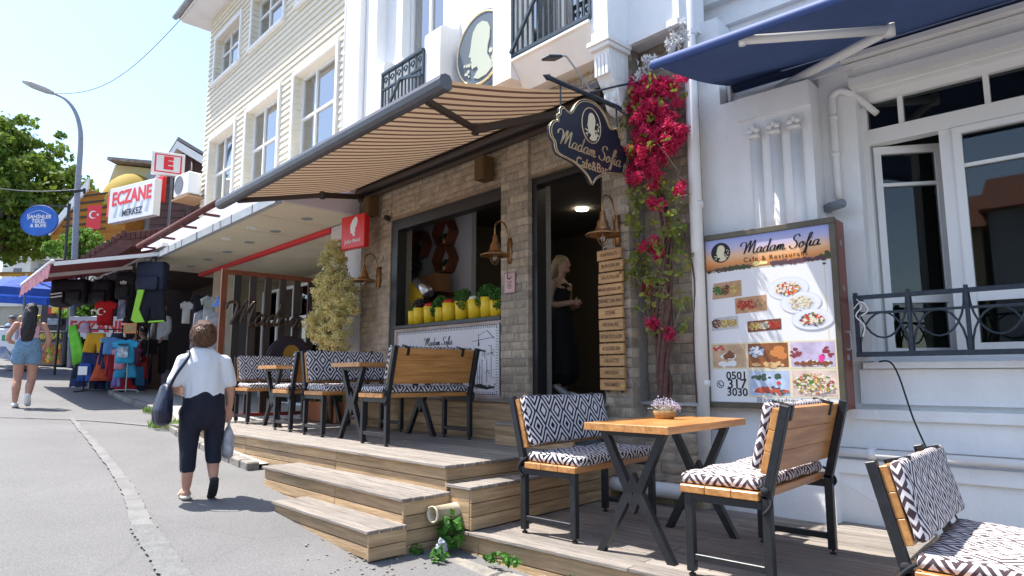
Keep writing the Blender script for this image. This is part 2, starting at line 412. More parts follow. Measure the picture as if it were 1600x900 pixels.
for x in xs:
    for y in ys:
        z = gz(x) + (.012*noise.noise(Vector((x*.6, y*.6, 0))) if abs(y) < 12 else 0); vs.append((x, y, z))
ny = len(ys); fs = [(i*ny+j, (i+1)*ny+j, (i+1)*ny+j+1, i*ny+j+1) for i in range(len(xs)-1) for j in range(ny-1)]
b.add(vs, fs).build('street', ASPH, smooth=True, kind='structure', label='grey asphalt street rising to the left')
def ribbon(name, pts, wid, m, h=.014, kind='structure', jag=.0, **kw):
    P = cr([(x, y, 0) for x, y in pts], 24); b = MB(); vs = []; rr = random.Random(len(pts)); r1 = 0; r2 = 0
    for i, p in enumerate(P):
        t = (P[min(i+1, len(P)-1)]-P[max(i-1, 0)]).normalized(); n = Vector((-t.y, t.x, 0)); W_ = wid(i/(len(P)-1)) if callable(wid) else wid
        for s_ in (1, -1):
            q = p+n*s_*(W_/2+rr.uniform(-jag, jag)); vs.append((q.x, q.y, gz(q.x)+h+.012*noise.noise(Vector((q.x*.6, q.y*.6, 0)))))
    b.add(vs, [(2*i, 2*i+2, 2*i+3, 2*i+1) for i in range(len(P)-1)])
    return b.build(name, m, kind=kind, **kw)
CONCP = mat('concrete_patch', (.222, .217, .208), (.178, .174, .17), scale=4, lo=.42, hi=.6, rough=.95, bump=.8, bscale=90, detail=10)
ribbon('concrete_patch', [(-11.4, 2.95), (-9.4, 2.62), (-7.2, 2.25), (-5.9, 2.0), (-5.1, 1.8)], lambda t: .06+.07*t, CONCP, jag=.010, label='pale concrete strip patched into the asphalt')
ribbon('asphalt_patch', [(-5.1, 1.8), (-4.5, 1.7), (-4.0, 1.62), (-3.4, 1.5)], .16, mat('patch_grey', (.19, .19, .187), (.15, .15, .147), scale=14, rough=.95, bump=1, bscale=50), jag=.012, label='grey trench repair continuing the strip')
ribbon('pale_seam', [(-12.6, -1.0), (-12.2, 1.6), (-11.2, 2.9), (-9.95, 3.6)], .06, CONCP, jag=.008, label='pale seam crossing the asphalt')
# kerb and sidewalk
KERB = [(-6.45, 3.28), (-7.1, 3.32), (-8.0, 3.42), (-9.5, 3.66), (-10.6, 4.02), (-12.1, 4.35), (-13.9, 4.45), (-15.4, 4.62)]
kp = [Vector((x, y, 0)) for x, y in KERB]
b = MB(); vs = []; fs = []
P = cr(kp, 8)
for p in P: vs += [(p.x, p.y, gz(p.x)+.055), (p.x-.3, 12, gz(p.x)+.055), (p.x, p.y, gz(p.x)-.2)]
for i in range(len(P)-1): fs += [(3*i, 3*i+3, 3*i+4, 3*i+1), (3*i, 3*i+2, 3*i+5, 3*i+3)]
b.add(vs, fs).build('sidewalk', CONC, kind='structure', label='pale concrete sidewalk in front of the shops')
KM = mat('kerb_stone', (.30, .275, .235), (.18, .165, .145), scale=9, rough=.95, bump=.8, bscale=40, rnd=.1)
for i in range(0, len(P)-3, 3):
    a, c = P[i], P[i+3]; a = Vector((a.x, a.y, gz(a.x)+.02)); c = Vector((c.x, c.y, gz(c.x)+.02))
    bb = MB(); d = (c-a).normalized()*.008; bb.beam(a+d, c-d, .13, .12, c=.012); bb.build('kerb_stone', KM, kind='structure')
# kerb by the lower deck, with two broken stones
for a_, c_, z_ in ((-3.36, -2.92, .235), (-2.91, -2.35, .225), (-2.34, -1.75, .20), (-1.74, -1.1, .16)):
    bb = MB(); bb.beam((a_+.006, 3.115+random.uniform(-.012, .012), z_), (c_-.006, 3.10+random.uniform(-.012, .012), z_-.02), .13, .16, c=.02); bb.build('kerb_stone', KM, kind='structure')


# ================================================================== CAFE BUILDING
cafe = thing('cafe_building', 'white cafe building with a brown stone ground floor and balconies above', 'building', P0, BROT)
random.seed(11)
VAR = []
for k in range(10):
    b = MB(); nx, nz = 4, 3; L_, H_ = 1., .077; rr = random.Random(k); g = {}
    for i in range(nx+1):
        for j in range(nz+1):
            e = (i in (0, nx)) or (j in (0, nz)); g[i, j] = len(b.v)
            b.v.append((L_*i/nx, (.004 if e else -rr.uniform(.001, .007)), H_*j/nz + (rr.uniform(-.002, .002) if not e else rr.uniform(-.0015, .0015))))
    for i in range(nx):
        for j in range(nz): b.f.append((g[i, j], g[i+1, j], g[i+1, j+1], g[i, j+1])); b.m.append(0)
    o = len(b.v); b.v += [(0, .11, 0), (L_, .11, 0), (L_, .11, H_), (0, .11, H_)]
    b.f += [(g[0, 0], o, o+1, g[nx, 0]), (g[0, nz], g[nx, nz], o+2, o+3), (g[0, 0], g[0, nz], o+3, o), (g[nx, 0], o+1, o+2, g[nx, nz])]; b.m += [0]*4
    VAR.append(b.mesh('brick', BRICK))
bricks = []
def brickwall(u0, u1, d, z0, z1, seed, half=False):
    rr = random.Random(seed); z = z0; row = 0
    while z < z1-.03:
        u = u0 - (rr.uniform(.05, .2) if row % 2 else 0)
        while u < u1-.02:
            L_ = rr.choice((.2, .24, .28, .33)); a = max(u, u0); c = min(u+L_, u1)
            if u1-c < .07: c = u1
            if c-a > .03: bricks.append((a+.004, c-.004, d+rr.uniform(-.004, .004), z))
            u = max(c, u+L_)
        z += .085; row += 1
mort = MB()
for (u0, u1, d, z0, z1, s_) in [(-2.16, -1.62, -.22, 1.27, 4.5, 1), (-1.62, -1.32, 0, .9, 4.5, 2), (-.37, .05, .03, 1.26, 4.5, 3), (-1.32, -.37, 0, 3.53, 4.5, 4), (-2.16, -1.30, -.17, .45, 1.27, 5),
                               (.05, 2.28, 0, 3.56, 4.5, 6), (2.28, 2.55, .0, .9, 4.5, 7), (2.55, 3.12, -.06, .9, 4.3, 8)]:
    brickwall(u0, u1, d, z0, z1, s_); mort.ub(u0+.006, u1-.006, d-.34, d-.009, z0, z1)
mort.build('mortar_bed', MORTAR, cafe)
for i, (a, c, d, z) in enumerate(bricks[:300]):
    o = obj('brick', VAR[i % 10], cafe, loc=(-c, -d, z)); o.scale = (c-a, 1, 1)
b = MB()
for i, (a, c, d, z) in enumerate(bricks[300:]):
    me = VAR[i % 10]; b.add([(-c+v.co.x*(c-a), v.co.y-d, v.co.z+z) for v in me.vertices], [tuple(p.vertices) for p in me.polygons])
BR2 = mat('brick_stone_far', (.52, .40, .275), (.24, .195, .15), scale=7, rough=.92, bump=.9, bscale=55, detail=10, lo=.3, hi=.7)
b.build('brick', BR2, cafe, kind='stuff')
# base ledge, plinth of wood, door step
b = MB(); b.ub(-2.17, -1.30, -.22, -.13, 1.262, 1.285); b.build('stone_ledge', CONC, cafe)
for k, (z0, z1) in enumerate([(.87, .965), (.968, 1.065), (1.068, 1.165), (1.168, 1.24)]):
    b = MB(); b.cbox(-3.15, .33, -.16, -.13, z0, z1, .004); b.build('riser_board', RISER, cafe)
b = MB(); b.cbox(-3.15, .36, -.19, -.02, 1.243, 1.262, .004); b.build('plinth_cap', DECK, cafe)
for (z0, z1) in [(.87, .96), (.963, 1.05)]:
    b = MB(); b.cbox(.34, 1.33, -.44, -.41, z0, z1, .004); b.build('riser_board', RISER, cafe)
for (z0, z1) in [(1.07, 1.16), (1.163, 1.238)]:
    b = MB(); b.cbox(.34, 1.33, -.14, -.11, z0, z1, .004); b.build('riser_board', RISER, cafe)
for k in range(4):
    b = MB(); b.cbox(.34, 1.35, -.45+k*.095, -.45+k*.095+.09, 1.05, 1.07, .003); b.build('step_board', DECK, cafe)
b = MB(); b.cbox(.34, 1.35, -.2, 0.02, 1.24, 1.262, .004); b.build('threshold', DECK, cafe)
# door frame + window frame (dark)
b = MB(); b.ub(-.44, -.37, -.16, -.03, 1.262, 3.53); b.ub(-1.32, -1.27, -.16, -.05, 1.262, 3.53); b.ub(-1.27, -.44, -.16, -.03, 3.45, 3.53)
b.build('door_frame', DARK, cafe)
b = MB(); b.ub(.05, 2.28, -.16, -.02, 3.40, 3.56); b.ub(2.14, 2.28, -.16, -.02, 1.262, 3.40); b.ub(.05, .11, -.12, -.03, 2.08, 3.40); b.ub(.11, 2.14, -.12, -.03, 1.262, 1.30)
b.build('window_frame', DARK, cafe)
b = MB(); b.ub(.0, 2.34, -.13, .015, 3.535, 3.575); b.ub(-1.36, -.33, -.13, .015, 3.52, 3.55); b.build('lintel_edge', mat('lintel', (.30, .22, .14), (.2, .14, .1), rough=.8), cafe)
# interior shell
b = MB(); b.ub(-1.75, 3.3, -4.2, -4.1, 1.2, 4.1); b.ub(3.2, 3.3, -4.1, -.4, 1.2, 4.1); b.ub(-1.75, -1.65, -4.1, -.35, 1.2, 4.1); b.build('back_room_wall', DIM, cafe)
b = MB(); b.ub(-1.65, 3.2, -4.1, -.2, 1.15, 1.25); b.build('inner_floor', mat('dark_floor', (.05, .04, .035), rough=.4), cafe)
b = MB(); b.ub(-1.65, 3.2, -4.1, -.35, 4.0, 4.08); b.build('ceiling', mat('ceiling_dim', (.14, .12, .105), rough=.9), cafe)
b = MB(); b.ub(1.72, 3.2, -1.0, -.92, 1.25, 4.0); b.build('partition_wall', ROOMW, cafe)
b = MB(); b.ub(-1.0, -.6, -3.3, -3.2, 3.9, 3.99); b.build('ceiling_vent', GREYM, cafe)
for (u, d, r) in ((-1.18, -1.3, .09), (-.2, -2.6, .09), (1.3, -2.7, .09)):
    b = MB(); b.cyl((-u, -d, 3.975), (-u, -d, 3.999), r, n=24); b.build('ceiling_light', mat('lit_disc', (1, .90, .68), emit=18.), cafe)
b = MB(); b.cyl((1.05, 2.1, 3.93), (1.05, 2.1, 3.999), .07, n=16); b.build('smoke_detector', WHITE2, cafe)
# upper floor: wall in pieces round two openings
Z1 = 9.4
b = MB()
for u0, u1, z0, z1 in [(-2.2, -1.35, 4.5, Z1), (-.05, 1.18, 4.5, Z1), (2.12, 3.5, 4.5, Z1), (-1.35, -.05, 7.0, Z1), (1.18, 2.12, 7.1, Z1), (-1.35, -.05, 4.5, 4.62), (1.18, 2.12, 4.5, 4.62)]:
    b.ub(u0, u1, -.4, 0, z0, z1)
b.build('upper_wall', WHITE, cafe)
b = MB()
b.ub(-.43, -.15, .0, .32, 4.5, Z1); b.ub(-1.67, -1.48, .0, .3, 4.46, Z1)
b.build('column', WHITE, cafe)
b = MB(); b.prism([(-.0, 4.69), (.33, 4.69), (.33, 4.665), (.30, 4.65), (.13, 4.41), (0, 4.40)], -1.475, -.435, plane='yz')
o = b.build('balcony_slab', WHITE2, cafe)
for v in o.data.vertices: v.co = Vector((-v.co.x, -v.co.y, v.co.z))
b = MB(); b.ub(-.165, 2.45, .0, .16, 4.5, 4.62); b.ub(-.43, 3.5, .0, .12, 4.46, 4.498); b.ub(-2.2, -1.675, -.02, .03, 4.46, 4.52); b.build('moulding', WHITE2, cafe)
# small balcony: two scroll shaped parapet blocks
def parapet(u0, u1):
    pr = [(0, 4.62), (.30, 4.62), (.30, 5.54), (.29, 5.59), (.25, 5.62), (.10, 5.62), (.03, 5.66), (0, 5.76)]
    b = MB(); b.prism(pr, -u1, -u0, plane='yz'); 
    o = b.build('parapet', WHITE, cafe)
    for v in o.data.vertices: v.co.y *= -1
parapet(.82, 1.14); parapet(2.07, 2.42)
b = MB(); b.ub(.80, 2.44, 0, .31, 4.50, 4.618); b.build('balcony_slab', WHITE, cafe)
# pilasters at the left end
b = MB()
for u0, u1, d in [(3.22, 3.48, .12), (2.98, 3.12, .17), (2.52, 2.74, .16), (2.76, 2.96, .08)]: b.ub(u0, u1, 0, d, 4.1 if u0 > 2.9 else 4.62, Z1)
b.build('pilaster', WHITE, cafe)
# corbel
b = MB(); pr = [(0, 4.38), (.27, 4.38), (.27, 4.30), (.25, 4.16), (.20, 4.08), (.15, 4.03), (.14, 3.95), (.11, 3.88), (.06, 3.85), (0, 3.84)]
b.prism(pr, 1.49, 1.655, plane='yz')
for k in range(4): b.box(1.495+k*.041, 1.518+k*.041, .255, .278, 4.14, 4.33)
for k in range(4): b.box(1.656, 1.662, .05+k*.05, .075+k*.05, 4.12, 4.33)
b.loft([(1.57, .17, 4.05), (1.57, .19, 4.10)], .03, 8); b.ell((1.53, .14, 3.98), (.03, .04, .05), 8); b.ell((1.615, .14, 3.98), (.03, .04, .05), 8); b.ell((1.57, .13, 3.92), (.05, .03, .04), 8)
o = b.build('corbel', WHITE2, cafe)
for v in o.data.vertices: v.co.y *= -1
b = MB(); b.ub(-1.70, -1.45, .0, .33, 4.42, 4.459); b.ub(-1.685, -1.465, .0, .31, 4.382, 4.419); b.build('corbel_cap', WHITE2, cafe)
# french windows with curtains
CURT = mat('curtain', (.70, .70, .72), (.62, .62, .66), scale=3, rough=.9, trans=.2)
def curtain(parent, u0, u1, d, z0, z1, amp=.02, per=.07, m=None):
    b = MB(); n = max(8, int((u1-u0)/per*6)); vs = []
    for i in range(n+1):
        u = u0+(u1-u0)*i/n; y = -d+amp*math.sin(u/per*6.283)+amp*.5*math.sin(u/per*2.9)
        vs += [(-u, y, z0), (-u, y, z1)]
    b.add(vs, [(2*i, 2*i+1, 2*i+3, 2*i+2) for i in range(n)]); return b.build('curtain', m or CURT, parent, smooth=True)
def ufwin(parent, u0, u1, z0, z1, d, cols, rows, fr=.05, m=PVC, gm=GLASS, cur=True, name='window'):
    b = MB(); b.ub(u0, u1, d-.05, d+.012, z0, z0+fr); b.ub(u0, u1, d-.05, d+.012, z1-fr, z1)
    xs_ = [u0]+[u0+(u1-u0)*c for c in cols]+[u1]
    for i, x in enumerate(xs_):
        a = x if i == 0 else (x-fr if i == len(xs_)-1 else x-fr/2); b.ub(a, a+fr, d-.048, d+.01, z0+fr, z1-fr)
    for r in rows: b.ub(u0+fr, u1-fr, d-.046, d+.008, z0+(z1-z0)*r-fr/2, z0+(z1-z0)*r+fr/2)
    f = b.build(name, m, parent)
    zs = [z0]+[z0+(z1-z0)*r for r in rows]+[z1]
    for i in range(len(xs_)-1):
        for j in range(len(zs)-1):
            g = MB(); g.ub(xs_[i]+fr/2, xs_[i+1]-fr/2, d-.03, d-.022, zs[j]+fr/2, zs[j+1]-fr/2); g.build('pane', gm, f)
    return f
GP = glass('window_glass_pale', (.9, .95, .97), .42)
f = ufwin(cafe, 1.19, 2.11, 4.66, 7.05, -.14, [.5], [], .05, gm=GP); curtain(f, 1.2, 2.1, -.24, 4.7, 7.0)
f = ufwin(cafe, -1.34, -.06, 4.66, 6.95, -.14, [.5], [], .05, gm=GP); curtain(f, -1.33, -.07, -.24, 4.7, 6.9)
b = MB(); b.ub(-2.1, 3.4, -2.0, -1.9, 4.5, Z1); b.build('upper_room_wall', DIM, cafe)
b = MB(); b.ub(-2.42, 3.5, -3, .35, Z1, Z1+.3); b.build('eave', WHITE2, cafe)
# balcony railings
def railing(u0, u1, d, z0, z1, n, scroll=True, brace=True):
    b = MB(); h = .035
    b.beam((-u1, -d, z1), (-u0, -d, z1), .05, .03); b.beam((-u1, -d, z1-.22), (-u0, -d, z1-.22), .03, .025); b.beam((-u1, -d, z0+.03), (-u0, -d, z0+.03), .045, .035)
    for u_ in (u0, u1): b.beam((-u_, -d, z0), (-u_, -d, z1+.01), .03, .03)
    r = b.build('railing', IRONB, cafe)
    for i in range(n+1):
        u = u0+(u1-u0)*i/n; q = MB(); q.beam((-u, -d, z0+.03), (-u, -d, z1-.22 if i % 2 else z1), .016 if i % 2 else .022, .016); q.build('baluster', IRONB, r)
    if scroll:
        for i in range(0, n, 2):
            uc = u0+(u1-u0)*(i+1)/n; q = MB()
            for s_ in (-1, 1):
                P_ = [(-uc+s_*(.045*math.cos(t)*(1-t/9)+.0), -d, z1-.11+.06*math.sin(t)*(1-t/9)) for t in [k*.6 for k in range(12)]]; q.loft(P_, .007, 5)
            q.build('scroll', IRONB, r)
    if brace:
        um = (u0+u1)/2; q = MB(); q.beam((-u0-.0, -d-.03, z0+.42), (-um, -d-.03, z1-.22), .03, .03); q.beam((-u1, -d-.03, z0+.05), (-um, -d-.03, z1-.22), .03, .03); q.build('brace', IRONB, r)
railing(1.14, 2.07, .31, 4.66, 5.41, 12)
railing(-1.475, -.435, .30, 4.70, 5.62, 14)

# ================================================================== WHITE BUILDING ON THE RIGHT
wh = thing('white_building', 'white plastered building with fluted pilaster and wide window at the right', 'building', (0, 5.45, 0))
WY = 0.
b = MB()
for x0, x1, z0, z1 in [(-2.58, -1.30, .2, 9.5), (-1.30, 3.2, 3.70, 9.5), (-1.30, 3.2, .2, 1.58), (2.2, 3.2, 1.58, 3.70)]: b.box(x0, x1, 0, .22, z0, z1)
b.build('wall', WHITE, wh)
b = MB()
b.box(-1.36, 3.2, -.10, -.001, 1.555, 1.60); b.box(-1.40, 3.2, -.055, -.001, 1.30, 1.55)        # sill and band
b.box(-2.369, 3.2, -.13, -.001, 1.19, 1.262); b.box(-2.369, 3.2, -.10, -.001, .985, 1.188)
b.box(-1.56, 3.2, -.14, -.001, .80, .90); b.box(-2.369, 3.2, -.11, -.001, .2, .798)
b.build('base_moulding', WHITE, wh)
b = MB(); b.box(-1.32, 3.2, -.12, -.001, 3.71, 3.78); b.box(-1.30, 3.2, -.075, -.002, 3.78, 3.92); b.box(-1.36, 3.2, -.16, -.001, 3.92, 3.96)
b.box(-2.56, 3.2, -.06, -.001, 4.62, 4.68); b.box(-2.56, 3.2, -.09, -.001, 4.86, 4.93); b.build('cornice', WHITE2, wh)
b = MB(); b.box(-2.56, -1.56, -.27, -.001, .2, 3.80); b.box(-2.56, -2.29, -.27, -.001, 3.80, 4.60); b.box(-1.56, -1.30, -.045, -.001, 1.61, 3.90); b.build('pilaster_edge', WHITE, wh)
for i, x in enumerate((-2.00, -1.84, -1.68)):
    b = MB(); b.loft([(x, -.265, 1.7), (x, -.265, 3.42)], (.034, .05), 10, xdir=(1, 0, 0)); b.build('flute_rib', WHITE2, wh, smooth=True)
    b = MB(); b.box(x-.045, x+.045, -.33, -.271, 3.42, 3.45); b.ell((x-.028, -.315, 3.48), (.026, .022, .026), 8); b.ell((x+.028, -.315, 3.48), (.026, .022, .026), 8); b.ell((x, -.315, 3.505), (.02, .02, .03), 8)
    b.build('rib_capital', WHITE2, wh, smooth=True)
b = MB(); b.box(-2.14, -1.56, -.30, -.271, 3.60, 3.79); b.build('frieze', WHITE, wh)
# room behind the window
b = MB(); b.box(-1.5, 3.2, 2.9, 3.0, .9, 4.4); b.box(-1.5, -1.4, .24, 2.9, .9, 4.4); b.box(3.1, 3.2, .24, 2.9, .9, 4.4); b.build('room_wall', mat('room_green', (.075, .085, .078), rough=.9), wh)
b = MB(); b.box(-1.5, 3.2, .24, 3.0, .85, .9); b.box(-1.5, 3.2, .24, 3.0, 4.4, 4.45); b.build('room_floor', DIM, wh)
pict = MB(); pict.box(-1.395, -1.375, .95, 1.42, 2.35, 3.0); o = pict.build('picture_frame', mat('dark_wood_frame', (.05, .03, .02), rough=.4), wh)
pict = MB(); pict.box(-1.374, -1.370, 1.0, 1.37, 2.40, 2.95); pict.build('print', mat('grey_portrait_ground', (.13, .13, .12), (.07, .07, .07), scale=6), o)
pict = MB(); pict.ell((-1.369, 1.19, 2.75), (.004, .06, .08), 10); pict.ell((-1.369, 1.19, 2.52), (.004, .14, .14), 10); pict.build('portrait_figure', mat('portrait_dark', (.03, .03, .035)), o)
# window
def xw(x0, x1, z0, z1, y0=.115, y1=.185, mi=0): b.box(x0, x1, y0, y1, z0, z1)
b = MB(); xw(-1.30, -1.26, 1.60, 3.70, .10, .21); xw(-1.26, 2.2, 3.63, 3.70, .10, .21); xw(-1.26, 2.2, 3.29, 3.41, .095, .20); xw(-1.26, 2.2, 1.60, 1.66, .10, .20)
for x in (-1.03, -.49, .15, .8): xw(x-.018, x+.018, 3.41, 3.63)
for x in (-.80, .62): xw(x, x+.085, 1.66, 3.29)
wf = b.build('window_frame', PVC, wh)
b = MB()
for x0, x1 in ((-1.26, -1.05), (-1.01, -.51), (-.47, .13), (.17, .78), (.82, 2.2)): b = MB(); b.box(x0, x1, .145, .15, 3.41, 3.63); b.build('transom_pane', GLASSD, wf)
b = MB()
x0, x1 = -.715, .62
xw(x0, x0+.055, 1.66, 3.285, .09, .17); xw(x1-.055, x1, 1.66, 3.285, .09, .17); xw(x0, x1, 3.235, 3.285, .088, .168); xw(x0, x1, 1.665, 1.73, .088, .168); xw(x0+.05, x1-.05, 2.985, 3.01, .10, .16); xw(x0+.05, x1-.05, 2.02, 2.10, .10, .16)
fs_ = b.build('fixed_sash', PVC, wf)
for z0, z1 in ((1.72, 2.03), (2.09, 2.99), (3.0, 3.24)): b = MB(); b.box(x0+.04, x1-.04, .128, .133, z0, z1); b.build('pane', GLASSD, fs_)
b = MB()
for x0, x1, z0, z1 in ((0, .05, 0, 1.63), (.43, .48, 0, 1.63), (.05, .43, 1.57, 1.63), (.05, .43, 0, .06), (.05, .43, 1.31, 1.335), (.05, .43, .40, .46)): b.box(x0, x1, -.03, .03, z0, z1)
cs = b.build('open_casement', PVC, wh, loc=(-1.255, .17, 1.65), rot=(0, 0, R_(30)))
for z0, z1 in ((.05, .41), (.45, 1.32), (1.33, 1.58)): b = MB(); b.box(.04, .44, -.003, .003, z0, z1); b.build('pane', GLASSD, cs)
# iron window guard
b = MB(); GY = -.24
for z, w_ in ((1.655, .035), (2.065, .03), (1.95, .018)): b.box(-1.36, 2.2, GY-w_/2, GY+w_/2, z-w_/2, z+w_/2)
for z in (1.655, 2.065): b.box(-1.36, -1.34, GY, -.05, z-.012, z+.012)
rl = b.build('window_guard', IRON, wh)
for i in range(9):
    x = -1.345+i*.335; b = MB(); b.box(x-.012, x+.012, GY-.016, GY+.016, 1.64, 2.10); b.build('baluster', IRON, rl)
    b = MB(); xc = x+.167
    for (rx, rz, zc, a0, a1) in ((.155, .28, 1.67, 0, math.pi), (.155, .28, 2.05, math.pi, 2*math.pi)):
        b.loft([(xc+rx*math.cos(a0+(a1-a0)*k/12), GY, zc+rz*math.sin(a0+(a1-a0)*k/12)) for k in range(13)], .0075, 5)
    b.build('arch_bar', IRON, rl, smooth=True)
# pipes
b = MB(); b.loft([(-2.47, -.43, .60), (-2.47, -.43, 6.5)], .052, 14)
for z in (1.42, 2.9, 4.42): b.cyl((-2.47, -.42, z), (-2.47, -.42, z+.05), .059)
b.build('downpipe', WHITE2, wh, smooth=True)
b = MB(); b.loft(cr([(-2.47, -.42, .75), (-2.49, -.44, .62), (-2.62, -.47, .58), (-2.8, -.47, .575), (-3.35, -.45, .57)], 4), .062, 12); b.build('bottom_pipe', WHITE2, wh, smooth=True)
b = MB(); b.loft(cr([(-1.455, -.08, 2.86), (-1.455, -.08, 3.6), (-1.44, -.09, 3.69), (-1.38, -.09, 3.71), (-1.30, .0, 3.66), (-1.2, .15, 3.55)], 4), .026, 10)
for z in (3.2, 3.5): b.cyl((-1.455, -.08, z), (-1.455, -.08, z+.03), .032)
b.build('thin_pipe', WHITE2, wh, smooth=True)
b = MB(); b.loft([(-1.6, -.17, .955), (3.2, -.17, .94)], .032, 10); b.cyl((-1.35, -.17, .955), (-1.30, -.17, .955), .04); b.cyl((-.2, -.17, .95), (-.15, -.17, .95), .04); b.build('wall_pipe', WHITE2, wh, smooth=True)

# ================================================================== CREAM BUILDING WITH CANOPY
cb = thing('cream_building', 'cream clapboard building with two rows of white windows beside the cafe', 'building', P0, BROT)
b = MB(); UL = 10.36; ops = []
for (u0, u1) in ((3.98, 5.52), (6.17, 7.72), (8.38, 9.88)): ops += [(u0, u1, 5.15, 6.70), (u0, u1, 8.08, 9.10)]
rowz = [(3.9, 5.15), (5.15, 6.70), (6.70, 8.08), (8.08, 9.10), (9.10, 9.78)]
def segs(z):
    s_ = [(3.5, UL)]
    for (a, c, z0, z1) in ops:
        if z0 < z < z1: s_ = [q for (p, r) in s_ for q in ([(p, a), (c, r)] if p < a and r > c else [(p, r)])]
    return s_
for z0, z1 in rowz:
    for (p, r) in segs((z0+z1)/2): b.ub(p, r, -.7, -.035, z0, z1)
b.ub(3.5, UL, -8, -7.9, 3.9, 9.78); b.ub(UL-.02, UL, -8, -.9, 3.0, 9.78); b.ub(3.5, 3.52, -8, -.9, 4, 9.78)
b.build('wall', CREAMW, cb)
# boards: wedge profile, unit length
pb = MB(); pb.prism([(.032, 0), (.018, 0), (.0, .112), (.032, .118)], 0, 1, plane='yz')
for i, v in enumerate(pb.v): pb.v[i] = (v[0], -v[1]+.035 if False else v[1], v[2])
bme = MB(); bme.prism([(.034, 0), (-.006, 0), (-.004, .012), (.022, .118), (.034, .118)], 0, 1, plane='yz'); bme = bme.mesh('siding_board', CREAM)
z = 4.1
while z < 9.7:
    for (p, r) in segs(z+.06):
        if r-p > .05: o = obj('siding_board', bme, cb, loc=(-r, 0, z)); o.scale = (r-p, 1, 1)
    z += .119
jme = MB(); jme.prism([(0, 0), (.014, 0), (.002, .112), (0, .112)], 0, .15, plane='yz'); jme = jme.mesh('jamb_board', CREAM)
for (a, c, z0, z1) in ops:
    z = z0
    while z < z1-.05:
        o = obj('jamb_board', jme, cb, loc=(-c, .135, z), rot=(0, 0, R_(-90))); z += .119
    b = MB()
    for k in range(2): b.prism([(.0+k*.068, z1-.001), (.066+k*.068, z1-.001), (.066+k*.068, z1-.016)], -c, -a, plane='yz')
    b.build('head_board', CREAM, cb)
    w_ = .075; b = MB()
    b.ub(c, c+w_, -.03, .035, z0-.04, z1+w_); b.ub(a-w_, a, -.03, .035, z0-.04, z1+w_); b.ub(a, c, -.03, .033, z1, z1+w_); b.ub(a-w_, c+w_, -.03, .07, z0-.10, z0-.041)
    b.build('window_casing', WHITE2, cb)
    tall = z1-z0 > 1.3
    f = ufwin(cb, a, c, z0, z1, -.14, [.64], [.5] if tall else [.62], .042, gm=glass('window_glass_pale', (.9, .95, .97), .42))
    curtain(f, a, c, -.28, z0+.02, z1, .018, .09)
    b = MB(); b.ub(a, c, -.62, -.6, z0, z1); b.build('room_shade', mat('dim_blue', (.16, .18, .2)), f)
b = MB(); b.ub(3.3, 10.95, -8, .55, 9.85, 9.93); b.ub(3.3, 10.9, -8, .5, 9.78, 9.848); b.build('eave', WHITE2, cb)
b = MB(); b.loft([(-11.0, -.62, 9.9), (-3.3, -.62, 9.9)], .07, 10); b.build('gutter', GALV, cb, smooth=True)
b = MB(); b.loft([(-3.56, -.07, 4.3), (-3.56, -.07, 9.8)], .042, 12)
for z in (5.1, 6.3, 7.5): b.cyl((-3.56, -.07, z), (-3.56, -.07, z+.05), .052)
b.build('downpipe', WHITE2, cb, smooth=True)
# canopy
cp = MB(); cp.ub(3.17, 10.3, 1.12, 1.2, 3.76, 3.88); o = cp.build('canopy_fascia', mat('zinc', (.40, .42, .44), (.33, .35, .37), scale=5, rough=.6), cb)
for k in range(9): q = MB(); q.ub(3.17+.8*k, 3.178+.8*k, 1.19, 1.206, 3.76, 3.885); q.build('joint', DARK, o)
cp = MB(); cp.ub(3.17, 10.3, 1.05, 1.12, 3.9, 4.16); cp.ub(3.17, 10.3, .0, 1.05, 4.08, 4.14); cp.ub(3.13, 3.168, .0, 1.12, 3.775, 4.16); cp.build('canopy_upstand', mat('lilac_white', (.72, .70, .76), rough=.6), cb)
n_ = 0; SOFF = mat('soffit_panel', (.76, .67, .50), (.70, .61, .45), scale=1.5, rough=.6, rnd=.04)
edges = [3.17, 4.05, 5.15, 6.3, 7.4, 8.5, 9.5, 10.3]
for i in range(7):
    cp = MB(); cp.ub(edges[i]+.008, edges[i+1]-.008, -.05, 1.118, 3.772, 3.80); cp.build('soffit_panel', SOFF, cb)
    if i: cp = MB(); cp.ub(edges[i]-.0078, edges[i]+.0078, -.05, 1.1, 3.781, 3.80); cp.build('panel_gap', mat('gap_brown', (.25, .1, .05)), cb)
for (u, d) in ((3.8, .475), (4.95, .82), (4.93, .467), (6.05, .82), (6.06, .44), (7.2, .41), (8.3, .4), (9.4, .39)):
    q = MB(); q.lathe((-u, -d, 3.76), [(.0, .008), (.055, .008), (.062, .0), (.08, .0), (.085, .012)], 20); q.build('downlight', GALV if d < .8 else WHITE2, cb, smooth=True)
cp = MB(); cp.ub(4.1, 10.3, -.13, -.05, 3.70, 3.765); cp.build('red_beam', PRED, cb)
cp = MB(); cp.ub(3.17, 4.1, -.3, -.07, .6, 3.77); cp.ub(4.1, 4.12, -1.8, -.3, .6, 3.77); cp.build('entrance_wall', mat('entrance_white', (.70, .66, .66), rough=.6), cb)
cp = MB(); cp.ub(4.1, 10.3, -1.9, -1.8, .6, 3.77); cp.ub(4.1, 10.3, -1.8, -.14, 3.70, 3.77); cp.build('shop_wall', BEIGE, cb)
cp = MB(); cp.ub(5.35, 5.75, -1.75, -1.0, .6, 3.70); cp.build('shop_column', BEIGE, cb)
cp = MB(); cp.ub(9.1, 9.45, -.5, -.1, .8, 3.70); cp.build('shop_column', BEIGE, cb)
f = ufwin(cb, 5.9, 9.0, .95, 3.3, -1.0, [.25, .5, .75], [.72], .05, m=PVC, gm=glass('shop_glass', (.75, .78, .78), .1), name='shop_window')
